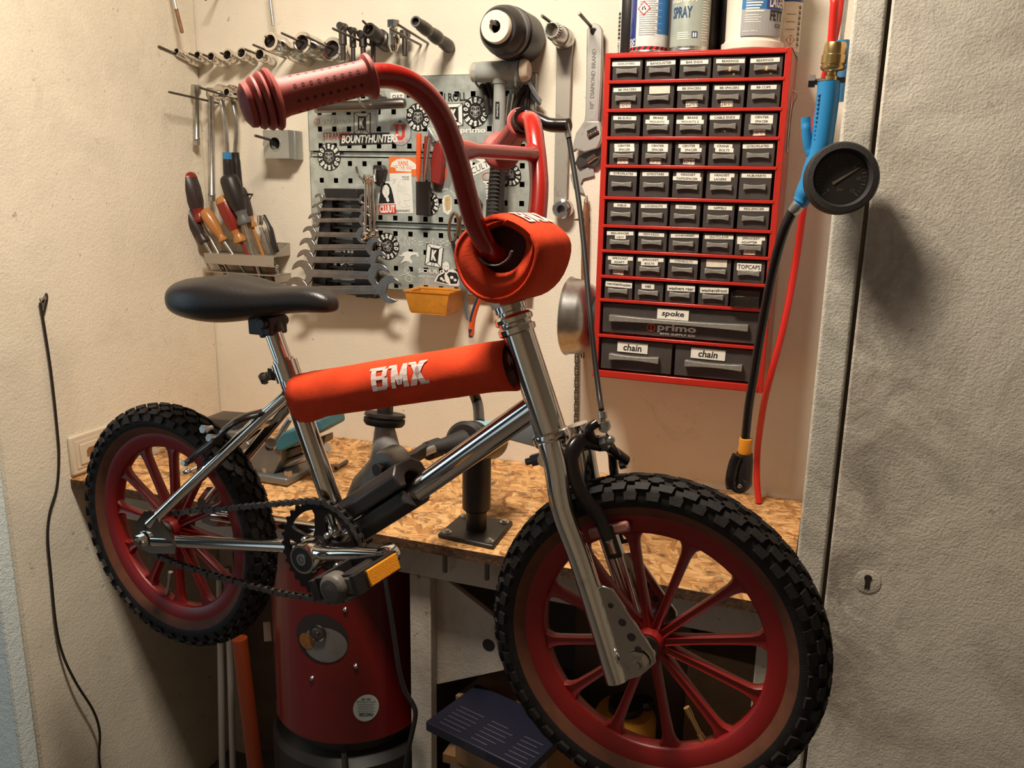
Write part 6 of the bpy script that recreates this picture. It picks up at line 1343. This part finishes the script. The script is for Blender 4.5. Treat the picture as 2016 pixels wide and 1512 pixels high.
g=MB().tube(catm([h1,h2,W(977,380,dH),h3],5),[.0165]*4+[.0155]*4+[.0165]*4+[.0185]*4,26)
G_=t.part('grip',g,m_rubber)
for i in range(13):
    p=h2+(h3-h2)*(i/13.5); t.part('grip_rib',MB().box(p+V3(.001,-.0163-.0012*i/13,0),(.022,.003,.0032)),m_rubber,G_,bevel=.001)
single('hanging_hook','steel double wire hook holding up the hammer head','hook',MB().tube(catm([W(945,175,.020),W(940,168,.05),W(935,160,.086),W(937,150,.090)],5),.0022,8).tube(catm([W(1020,172,.020),W(1018,172,.06),W(1014,165,.088),W(1015,150,.092)],5),.0022,8).tube([W(945,175,.020),W(1020,172,.020)],.0022,8),m_steel,W(980,174,.02))
# dark cutters behind the hammer
t=Thing('cable_cutters','black-handled cable cutters behind the hammer, steel jaws to the right','cutters',W(1035,165,.03))
t.part('blade',pris([(1036,158),(1044,160),(1066,200),(1064,206),(1046,182)],.034,.004),m_steel,bevel=.0008); t.part('blade',pris([(1030,168),(1040,166),(1066,196),(1062,208),(1040,190)],.028,.004),m_steeld,bevel=.0008)
t.part('handle',MB().tube(catm([W(1036,168,.03),W(1022,190,.032),W(1014,215,.034),W(1010,262,.034)],5),[(.008,.006)]*16,14,flat=(1,0,0)),m_black); t.part('handle',MB().tube(catm([W(1040,172,.027),W(1036,200,.028),W(1034,230,.03),W(1032,262,.03)],5),[(.008,.006)]*16,14,flat=(1,0,0)),m_black)
t=Thing('pliers','dark-handled pliers hanging behind the left of the hammer head','pliers',W(958,200,.03))
t.part('handle',MB().tube(catm([W(950,168,.03),W(957,190,.034),W(960,210,.034),W(962,225,.034)],4),[(.009,.006)]*13,14,flat=(1,0,0)),m_black); t.part('handle',MB().tube(catm([W(960,165,.026),W(966,185,.028),W(968,210,.028)],4),[(.008,.006)]*9,14,flat=(1,0,0)),m_black)
for i,(a_,b_,lb) in enumerate((((1003,185),(996,252),'thin chrome rod hanging right of the hammer handle, first'),((1012,185),(1004,245),'thin chrome rod hanging right of the hammer handle, second'))):
    single('chrome_rod',lb,'rod',MB().cyl(W(*a_,.03),W(*b_,.03),.0032,n=12),m_chrome,W(*a_,.03))
t=Thing('tool_holder','black slotted holder at the right of the middle panel','holder',W(938,400,.02)); t.part('body',slab([(930,385),(938,388),(946,402),(942,425),(928,420)],.0186,.032),m_black,bevel=.001)
t=Thing('screwdriver','red-handled screwdriver half hidden behind the stem pad','screwdriver',W(965,480,.03)); t.part('handle',MB().tube(catm([W(985,430,.03),W(972,462,.032),W(962,500,.034)],4),[.009]*9,14),m_redh)
# ================================================================ tyre inflator and hoses beside the door frame
dI=.440
t=Thing('tyre_inflator','bright blue pistol-grip tyre inflator with a black pressure gauge','tyre inflator',W(1630,240,dI))
k=mpp(W(1630,240,dI))
t.part('handle',MB().tube(catm([W(1632,161,dI),W(1631,180,dI),W(1627,215,dI),W(1622,250,dI),W(1616,290,dI),W(1604,330,dI),W(1583,385,dI),W(1572,404,dI)],5),[(.0160,.0140)]*15+[(.0162,.0140)]*6+[(.0160,.014)]*6+[(.0145,.0125)]*4+[(.0115,.011)]*3+[(.009,.009)]*2,20,flat=(1,0,0)),m_bluep)
t.part('trigger',MB().tube(catm([W(1586,231,dI+.004),W(1587,255,dI+.004),W(1591,290,dI+.003),W(1600,312,dI)],5),[(.0034,.006)]*4+[(.0055,.006)]*8+[(.008,.006)]*4,14,flat=(1,0,0)),m_bluep)
gr=MB()
for i in range(11): 
    p=W(1616-i*.75,187+i*8.6,dI+.0120); gr.box(p,(.0075,.0020,.0020),np.array([nrm(V3(1,0,.5)),V3(0,1,0),nrm(V3(-.5,0,1))]))
t.part('grip_ridges',gr,m_navy)
br=W(1636,160,dI); 
t.part('brass_coupler',MB().lathe([(.006,0),(.0085,.001),(.0085,.006),(.0065,.007),(.0065,.011),(.0135,.013),(.0150,.015),(.0150,.018),(.0138,.019),(.0138,.020),(.0152,.021),(.0150,.031),(.0138,.032),(.0138,.034),(.0136,.042),(.0125,.046),(.0065,.047)],br,(.03,0,1),n=40),m_brass)
gc=W(1655,352,.505); ga=nrm(V3(.18,-1,.10)); 
t.part('gauge_neck',MB().tube([W(1622,318,dI),W(1640,335,dI+.02),gc-ga*.018],[.011,.012,.014],16),m_black)
Rg=69.5*mpp(gc)
G_=t.part('gauge_case',MB().lathe([(.0001,-.022),(Rg*.75,-.021),(Rg*.97,-.014),(Rg,-.008),(Rg*.96,-.003),(Rg*.96,-.001),(Rg*1.0,.002),(Rg,.010),(Rg*.95,.014),(Rg*.80,.015),(Rg*.74,.010),(Rg*.73,.004),(.0001,.004)],gc,ga,n=56),m_rubber)
x,y,z=basis(ga,(0,0,1)); x=-x if x[0]<0 else x; y=np.cross(ga,x); y=y if y[2]>0 else -y
fo=gc+ga*.0046; tk=MB(); tk.disc(fo,x,y,Rg*.72,40,0)
for i in range(28):
    a=-.75*PI/1+i*1.5*PI/27+PI/2; d=x*math.cos(a)+y*math.sin(a); s=-x*math.sin(a)+y*math.cos(a); r0,r1_=Rg*.56,Rg*(.66 if i%3 else .68)
    w_=.0003 if i%3 else .0006; tk.poly([fo+ga*.0003+d*r0+s*w_,fo+ga*.0003+d*r1_+s*w_,fo+ga*.0003+d*r1_-s*w_,fo+ga*.0003+d*r0-s*w_],1)
for i,n_ in enumerate(('0','2','4','6','8','10','12')):
    a=-.25*PI-PI/2+.0+ (6-i)*.25*PI*1.0+ .0; a=PI*1.25-i*PI*.25; tk.text(n_,fo+ga*.0003+(x*math.cos(a)+y*math.sin(a))*Rg*.47,x,y,.0042,None,1,.01)
tk.text('bar',fo+ga*.0003-y*Rg*.3,x,y,.0038,None,1,.0)
t.part('dial',tk,[m_stickb,mat('dim_dial_print',(.075,.062,.055),.6)],G_)
nd_=nrm(x*.82+y*.55); nn_=np.cross(ga,nd_); t.part('needle',MB().poly([fo+ga*.001-nd_*.012+nn_*.0018,fo+ga*.001-nd_*.012-nn_*.0018,fo+ga*.001+nd_*Rg*.55-nn_*.0004,fo+ga*.001+nd_*Rg*.55+nn_*.0004]),m_steel,G_)
t.part('hose_fitting',MB().tube([W(1575,398,dI),W(1566,410,dI),W(1558,418,dI)],[.0085,.0092,.0072],16),m_steel)
t.part('black_hose',MB().tube(catm([W(1562,413,dI),W(1545,450,dI-.005),W(1527,510,dI-.02),W(1512,580,dI-.04),W(1497,660,dI-.06),W(1484,740,dI-.08),W(1474,800,dI-.09),W(1467,868,dI-.10)],8),.0068,16),m_blackg)
a,b=W(1469,862,dI-.10),W(1466,893,dI-.10); t.part('orange_collar',MB().lathe([(.0065,0),(.0098,.001),(.0105,.006),(.0100,.012),(.0110,.020),(.0100,np.linalg.norm(b-a)),(.0065,np.linalg.norm(b-a))],a,nrm(b-a),n=26),mat('amber_collar',(.75,.27,.02),.35))
t.part('chuck_body',MB().tube([W(1466,892,dI-.10),W(1465,905,dI-.10),W(1462,945,dI-.10),W(1458,958,dI-.10)],[.0125,.0140,.0145,.0125],20).lathe([(.0001,-.012),(.014,-.012),(.016,-.008),(.016,.008),(.014,.012),(.0001,.012)],W(1458,950,dI-.10),(.3,1,.1),n=28),m_black)
t.part('chuck_lever',MB().tube(catm([W(1452,896,dI-.085),W(1444,915,dI-.085),W(1438,945,dI-.083),W(1440,962,dI-.085)],5),[(.004,.008)]*16,12,flat=(1,0,0)),m_blackg)
t.part('chuck_pin',MB().lathe([(.0001,-.002),(.0030,-.0015),(.0035,0),(.0001,.0)],W(1456,957,dI-.083),(.3,1,.1),n=12),m_steel)
single('red_air_hose','red air hose coming down to the brass coupler','air hose',MB().tube(catm([V3(W(1650,-60,dI)[0]+.02,-dI+.02,2.6),V3(W(1650,-60,dI)[0]+.008,-dI,2.1),W(1650,-60,dI-.005),W(1644,0,dI),W(1640,50,dI),W(1636,103,dI)],6),.0056,14),m_hose,W(1640,50,dI))
single('red_air_hose','red air hose running down behind the inflator to the bench','air hose',MB().tube(catm([V3(W(1662,-60,.30)[0]+.0,-.27,2.6),V3(W(1662,-60,.30)[0],-.29,2.1),W(1662,-60,.30),W(1655,0,.30),W(1645,60,.30),W(1625,150,.28),W(1600,280,.24),W(1582,410,.20),W(1566,520,.17),W(1543,640,.172),W(1517,740,.168),W(1503,800,.13),W(1492,880,.05),W(1490,940,.045),W(1494,990,.050)],6),.0058,14),m_hose,W(1566,520,.17))
bo=W(1600,160,.43); t=Thing('frame_bolt','dark bolt standing out of the door frame, carrying the inflator','bolt',(XP,bo[1],bo[2]))
t.part('shank',MB().cyl((XP-.0008,bo[1],bo[2]+.001),(bo[0],bo[1],bo[2]-.001),.0038,n=12),m_steeld); t.part('head',MB().hexnut((bo[0]-.005,bo[1],bo[2]),(bo[0]+.003,bo[1],bo[2]),.0085),m_steeld)
t=Thing('blow_gun','navy blue air blow gun hanging behind the inflator','blow gun',W(1656,110,.33))
t.part('body',MB().tube(catm([W(1657,80,.33),W(1656,100,.33),W(1652,150,.33),W(1646,200,.33)],5),[(.0105,.010)]*16,18),m_blue); t.part('nozzle',MB().tube([W(1656,84,.33),W(1664,20,.33),W(1670,-30,.33)],[.0028]*3,10),m_steel)
# ================================================================ bench vise
vb=WZ(540,950,ZB); t=Thing('bench_vise','grey and blue bench vise at the left rear of the bench','bench vise',(vb[0],vb[1],ZB))
vy=lambda px,py,o=0: W(px,py,-(vb[1]+o))
m_vg=mat('vise_grey',(.22,.22,.215),.42,.6,var=.2); m_vb=mat('vise_blue',(.035,.15,.19),.45,var=.2,vscale=30,dirt=(.1,.1,.09),dscale=40,damt=.5)
zb2=ZB+.0005
def vpris(px,o,th): 
    y=vb[1]+o; P=[(lambda p:(p[0],max(p[2],zb2)))(W(a,b,-y)) for a,b in px]; return MB().prism(P,V3(0,y,0),(1,0,0),(0,0,1),(0,1,0),0,th)
zb2=ZB+.0005
bx0=W(455,960,-vb[1])[0]; bx1=W(572,945,-vb[1])[0]
t.part('base_plate',MB().bx(bx0,bx1,vb[1]-.012,vb[1]+.10,zb2,zb2+.016),m_vg,bevel=.004)
for px in (519,562): p=vy(px,932,-.004); t.part('base_bolt',MB().hexnut(V3(p[0],vb[1]+.005,zb2+.016),V3(p[0],vb[1]+.005,zb2+.028),.0085),m_steel)
t.part('body',vpris([(480,958),(470,905),(495,880),(530,868),(552,882),(552,905),(530,960)],.0,.085),m_vg,bevel=.004)
t.part('slide_bar',vpris([(548,893),(640,858),(640,872),(550,908)],.02,.03),m_steeld,bevel=.002); t.part('lead_screw',MB().cyl(vy(545,922,.035),vy(645,880,.035),.010,n=18),m_steel)
t.part('front_jaw',vpris([(535,868),(560,850),(605,838),(628,826),(632,850),(600,868),(552,890),(540,886)],-.005,.09),m_vb,bevel=.004,label='teal blue jaw')
t.part('rear_jaw',vpris([(402,822),(455,826),(468,832),(462,860),(420,856),(402,842)],.03,.06),m_steeld,bevel=.003,label='dark ridged jaw'); t.part('neck',vpris([(400,845),(465,850),(500,885),(480,935),(430,940),(410,900)],.02,.07),m_vg,bevel=.004)
t.part('handle_knob',MB().ball(vy(366,932,-.03),.0135,18),m_chrome); t.part('handle_bar',MB().cyl(vy(366,932,-.03),vy(430,900,.02),.006,n=12),m_steel)
single('wooden_dowel','short dark dowel lying on the bench behind the seat tube','dowel',MB().cyl(WZ(661,922,ZB+.0045),WZ(683,908,ZB+.0045),.0042,n=12),m_steeld,WZ(672,915,ZB+.0045))
p=WZ(268,893,ZB); mb=MB(); rs=random.Random(8); R=[]
for i,(rr,h) in enumerate(((.045,.0008),(.047,.012),(.036,.024),(.018,.032),(.003,.034))): R.append([p+V3(rr*math.cos(2*PI*a/16)*(1+rs.uniform(-.25,.25)),rr*.7*math.sin(2*PI*a/16)*(1+rs.uniform(-.25,.25)),h+rs.uniform(-.003,.003)*(i>0)) for a in range(16)])
single('plastic_bag','crumpled clear plastic bag on the bench behind the rear wheel','plastic bag',mb.rings(R),mat('crumpled_plastic',(.55,.5,.44),.2,alpha=.6),p,smooth=False)
# ================================================================ under the bench
mc=W(697,1300,.285); R=.158; zt_=ZB-.075; zb_=W(690,1478,.285+R)[2]
MX,MY=mc[0],-.20-.03
MY=-.285
t=Thing('dust_extractor','red drum-shaped workshop machine under the bench with an oval opening','machine',(MX,MY,0.0))
n=72
def drum(r,z): return [V3(MX+r*math.cos(2*PI*a/n),MY+r*math.sin(2*PI*a/n),z) for a in range(n)]
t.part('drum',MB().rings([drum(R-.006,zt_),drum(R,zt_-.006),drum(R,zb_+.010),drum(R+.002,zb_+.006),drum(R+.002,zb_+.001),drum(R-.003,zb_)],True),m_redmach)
def onD(px,py,lift=.0008):
    v=ray(px,py); a=v[0]**2+v[1]**2; b=2*(v[0]*(CAM[0]-MX)+v[1]*(CAM[1]-MY)); c=(CAM[0]-MX)**2+(CAM[1]-MY)**2-(R+lift)**2; s=(-b-math.sqrt(max(0,b*b-4*a*c)))/(2*a); return CAM+v*s
def dpatch(c,rx,rz,lift,mi,mb,n=40,sh=0.):
    C0=onD(*c,lift); th=math.atan2(C0[1]-MY,C0[0]-MX)
    fn=lambda u,v: V3(MX+(R+lift)*math.cos(th+u/R),MY+(R+lift)*math.sin(th+u/R),C0[2]+v)
    rg=[[fn(rx*k*math.cos(2*PI*a/n)+sh*rz*k*math.sin(2*PI*a/n),rz*k*math.sin(2*PI*a/n)) for a in range(n)] for k in (1,.75,.5,.25,.02)]
    mb.rings(rg,True,False,mi); return fn
o=MB(); fn=dpatch((631,1258),.052,.050,.0008,0,o); t.part('opening',o,m_gap)
o=MB(); f2=dpatch((638,1270),.043,.036,.0016,0,o); PL=t.part('grey_plate',o,mat('grey_motor_plate',(.20,.185,.175),.5,.4,dirt=(.05,.04,.03),dscale=40,damt=.7))
o=MB(); c=onD(626,1246,.003); nd2=nrm(V3(c[0]-MX,c[1]-MY,0)); t.part('lock',MB().lathe([(.0001,.004),(.010,.004),(.013,.002),(.0155,.004),(.0165,0),(.0001,0)],c,nd2,n=28).lathe([(.0001,.0075),(.004,.0075),(.0045,.004),(.0001,.004)],c,nd2,n=12),m_steeld,PL)
o=MB(); dpatch((603,1262),.0155,.0165,.0024,0,o); t.part('amber_sticker',o,mat('amber_round_sticker',(.24,.09,.015),.5,var=.3,vscale=90),PL)
for px,py in ((680,1200),(701,1311),(615,1335)):
    c=onD(px,py,0.); nd2=nrm(V3(c[0]-MX,c[1]-MY,0)); t.part('screw',MB().lathe([(.0001,.0045),(.003,.004),(.0045,.002),(.005,0),(.0001,0)],c,nd2,n=16),m_steel)
o=MB(); f3=dpatch((721,1394),.0245,.0285,.0010,0,o); g3=lambda a,b: None
C0=onD(721,1394,.0014); th=math.atan2(C0[1]-MY,C0[0]-MX)
for s_,h_,z_,wd in (('LET OP!',.0042,.0185,.019),('GEEN Slijpsel! WATER',.0046,.0125,.040),('RECORD',.0070,-.0145,.028)): o.text(s_,None,None,None,h_,wd,1,.03,fn=lambda a,b,z_=z_: V3(MX+(R+.0014)*math.cos(th+(a*.94)/R),MY+(R+.0014)*math.sin(th+(a*.94)/R),C0[2]+z_+b-a*.18))
for i in range(5):
    u=-.017+.002*(i%2)
    while u<.015-.003*(i%2): o.poly([V3(MX+(R+.0014)*math.cos(th+q/R),MY+(R+.0014)*math.sin(th+q/R),C0[2]+.0075-i*.0040-q*.18+v) for q,v in ((u,0),(u+.0021,0),(u+.0021,.0009),(u,.0009))],1); u+=.0026
t.part('warning_sticker',o,[mat('pale_blue_sticker',(.55,.62,.60),.5),m_ink],label='pale oval sticker with black text')
o=MB(); dpatch((527,1245),.008,.0,.001,0,o) if False else None
pA=[onD(x,y,.001) for x,y in ((518,1225),(532,1224),(535,1262),(520,1263))]; t.part('small_label',MB().poly(pA),mat('dim_label',(.18,.12,.09),.6))
t.part('base',MB().rings([drum(R-.02,zb_-.0005),drum(R-.02,zb_-.03),drum(R+.01,zb_-.05),drum(R+.01,0.0)],True),m_black,label='black lower housing')
t.part('latch',MB().tube([onD(678,1480,.006),onD(680,1512,.010)],[.006,.006],10),m_steeld)
single('power_cord','black cable hanging down in front of the red drum','cord',MB().tube(catm([W(757,1118,.442),W(760,1150,.45),W(768,1200,.455),W(777,1260,.458),W(786,1320,.46),W(797,1360,.458),W(812,1385,.455),W(818,1405,.455),W(812,1440,.455),W(803,1480,.455),W(795,1530,.455)],6),.0045,10),m_black,W(777,1260,.458))
for i,(a,b,lb) in enumerate((((434,1255),(438,1530),'pale metal tube standing under the bench, left one'),((452,1255),(459,1530),'pale metal tube standing under the bench, right one'))):
    A=W(*a,.36);B=W(*b,.36); ax=nrm(A-B); A=A+ax*.16; B=B-ax*(B[2]/ax[2]); single('metal_tube',lb,'tube',MB().cyl(A,B,.0068,n=16),mat('aluminium_tube',(.40,.36,.33),.45,.5) if i==0 else bpy.data.materials['aluminium_tube'],B,'tubes under the bench')
A=W(474,1275,.41);B=W(505,1530,.41); ax=nrm(A-B); A=A+ax*.02; B=B-ax*(B[2]/ax[2]); single('orange_handle','orange broom handle leaning beside the red drum','broom handle',MB().tube([A,B],[.0150,.0165],20),mat('dull_orange_paint',(.24,.035,.007),.45),B)
# shelf and boxes under the bench at the right
zsh=.44
t=Thing('low_shelf','low wooden shelf under the bench behind the front wheel','shelf',(-.36,-.2,zsh)); t.part('board',MB().bx(xl1+.004,XP-.01,-.385,-.025,zsh-.018,zsh),m_card); 
for x in (xl1+.02,XP-.03): t.part('support',MB().bx(x-.012,x+.012,-.36,-.05,0,zsh-.018),m_white)
q=[W(840,1395,.36),W(1075,1475,.36)]
bxz=zsh+.0005
def boxthing(name,label,cat,c,d,rz,m,parts=()):
    R_=np.array([[math.cos(rz),math.sin(rz),0],[-math.sin(rz),math.cos(rz),0],[0,0,1]]); return single(name,label,cat,MB().box((c[0],c[1],c[2]+d[2]/2),d,R_),m,c,bevel=.0015),R_
m_bluebox=mat('dark_blue_box',(.006,.006,.020),.5)
cB=V3(-.535,-.385,.395)
cc=[W(838,1400,.46),W(1030,1520,.50),W(1100,1480,.42),W(880,1365,.36)]
zl=.60; tops=[WZ(x,y,zl) for x,y in ((838,1420),(1035,1518),(1075,1470),(860,1385))]
t=Thing('blue_box','flat dark blue box with lines of small white print under the bench','box',tops[0])
Xa=nrm(tops[1]-tops[0]); Ya=nrm(np.cross(V3(0,0,1),Xa)); Wd=np.linalg.norm(tops[1]-tops[0]); Dp=.14; o=tops[0]
t.part('carton',MB().prism([(0,0),(Wd,0),(Wd,Dp),(0,Dp)],o,Xa,Ya,(0,0,1),-.018,0),m_bluebox,bevel=.002)
tx=MB(); rs=random.Random(5)
for j in range(3):
    for i in range(6):
        x0_=.02+j*Wd*.33; y0_=.012+i*.011; w2=Wd*.26*rs.uniform(.6,1); tx.poly([o+Xa*a+Ya*b+V3(0,0,.0004) for a,b in ((x0_,y0_),(x0_+w2,y0_),(x0_+w2,y0_+.0022),(x0_,y0_+.0022))])
for i in range(3):
    tx.poly([o+Xa*a-Ya*.0004+V3(0,0,b) for a,b in ((Wd*.4,-.013+i*.004),(Wd*.62,-.013+i*.004),(Wd*.62,-.0118+i*.004),(Wd*.4,-.0118+i*.004))])
t.part('printed_text',tx,mat('dim_white_print',(.06,.055,.08),.6))
def carton(label,cx,cy,z0,dx,dy,dz,rz,m=None,name='cardboard_box',cat='cardboard box'):
    R_=np.array([[math.cos(rz),math.sin(rz),0],[-math.sin(rz),math.cos(rz),0],[0,0,1]]); t=Thing(name,label,cat,(cx,cy,z0))
    t.part('carton',MB().box((cx,cy,z0+dz/2),(dx,dy,dz),R_),m or m_card,bevel=.0015); t.part('tape',MB().box((cx,cy,z0+dz+.0003),(dx*.98,.03,.0004),R_),mat('packing_tape',(.3,.17,.07),.3) if 'packing_tape' not in bpy.data.materials else bpy.data.materials['packing_tape']); return t
p=W(960,1530,.40); carton('cardboard box under the blue box',-.46,-.36,zsh+.0008,.20,.13,.1405,-.25)
carton('dark carton standing at the back under the bench',-.30,-.12,zsh+.0008,.22,.16,.27,.05,mat('dark_carton',(.10,.055,.03),.8))
carton('brown carton at the back right, seen between the front spokes',-.12,-.14,zsh+.0008,.12,.16,.22,-.08)
yb=W(1100,1530,.44); t=Thing('yellow_canister','yellow container under the front wheel','container',(-.275,-.40,zsh+.0008))
t.part('body',MB().lathe([(.0001,0),(.052,0),(.056,.004),(.056,.125),(.048,.140),(.0001,.142)],(-.275,-.325,zsh+.0008),(0,0,1),n=36),m_yel); t.part('lid',MB().lathe([(.030,.141),(.030,.155),(.0001,.156)],(-.275,-.325,zsh+.0008),(0,0,1),n=28),m_black)
p=W(1268,1390,.30); t=Thing('red_bottle','dark red bottle with a shiny black cap under the bench','bottle',(p[0],p[1],zsh+.0008)); hh=max(.06,p[2]-zsh)
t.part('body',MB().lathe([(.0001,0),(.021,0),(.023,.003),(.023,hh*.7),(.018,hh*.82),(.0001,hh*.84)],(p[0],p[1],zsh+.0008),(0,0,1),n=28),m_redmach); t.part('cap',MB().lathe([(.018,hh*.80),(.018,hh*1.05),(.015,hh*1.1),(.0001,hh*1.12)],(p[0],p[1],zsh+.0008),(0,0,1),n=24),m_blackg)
p=W(1215,1405,.30); t=Thing('glass_jar','dim glass jar beside the red bottle under the bench','jar',(p[0],p[1],zsh+.0008)); t.part('jar_body',MB().lathe([(.0001,0),(.024,0),(.026,.003),(.026,.07),(.022,.08),(.0001,.081)],(p[0],p[1],zsh+.0008),(0,0,1),n=28),mat('dim_jar',(.12,.07,.05),.2)); t.part('lid',MB().lathe([(.023,.081),(.023,.094),(.0001,.095)],(p[0],p[1],zsh+.0008),(0,0,1),n=24),m_steeld)
p=W(1330,1440,.33); t=Thing('valve_fitting','brass and steel pipe fitting lying under the bench','pipe fitting',p-V3(0,0,p[2]-zsh-.02)); z0=zsh+.02
o=V3(p[0],p[1],z0); t.part('barrel',MB().lathe([(.0001,-.03),(.014,-.03),(.014,-.01),(.018,-.009),(.018,.006),(.014,.007),(.014,.03),(.0001,.03)],o,(1,.2,0),n=24),m_brass); t.part('spout',MB().tube([o+V3(.01,0,.006),o+V3(.03,-.01,.05)],[.008,.007],14),m_brass)
single('cable_loop','blue cable loop hanging behind the white leg','cable',MB().tube(catm([W(870,1440,.38),W(852,1455,.385),W(843,1490,.39),W(850,1540,.39)],6),.0038,10),m_navy,W(852,1455,.385))
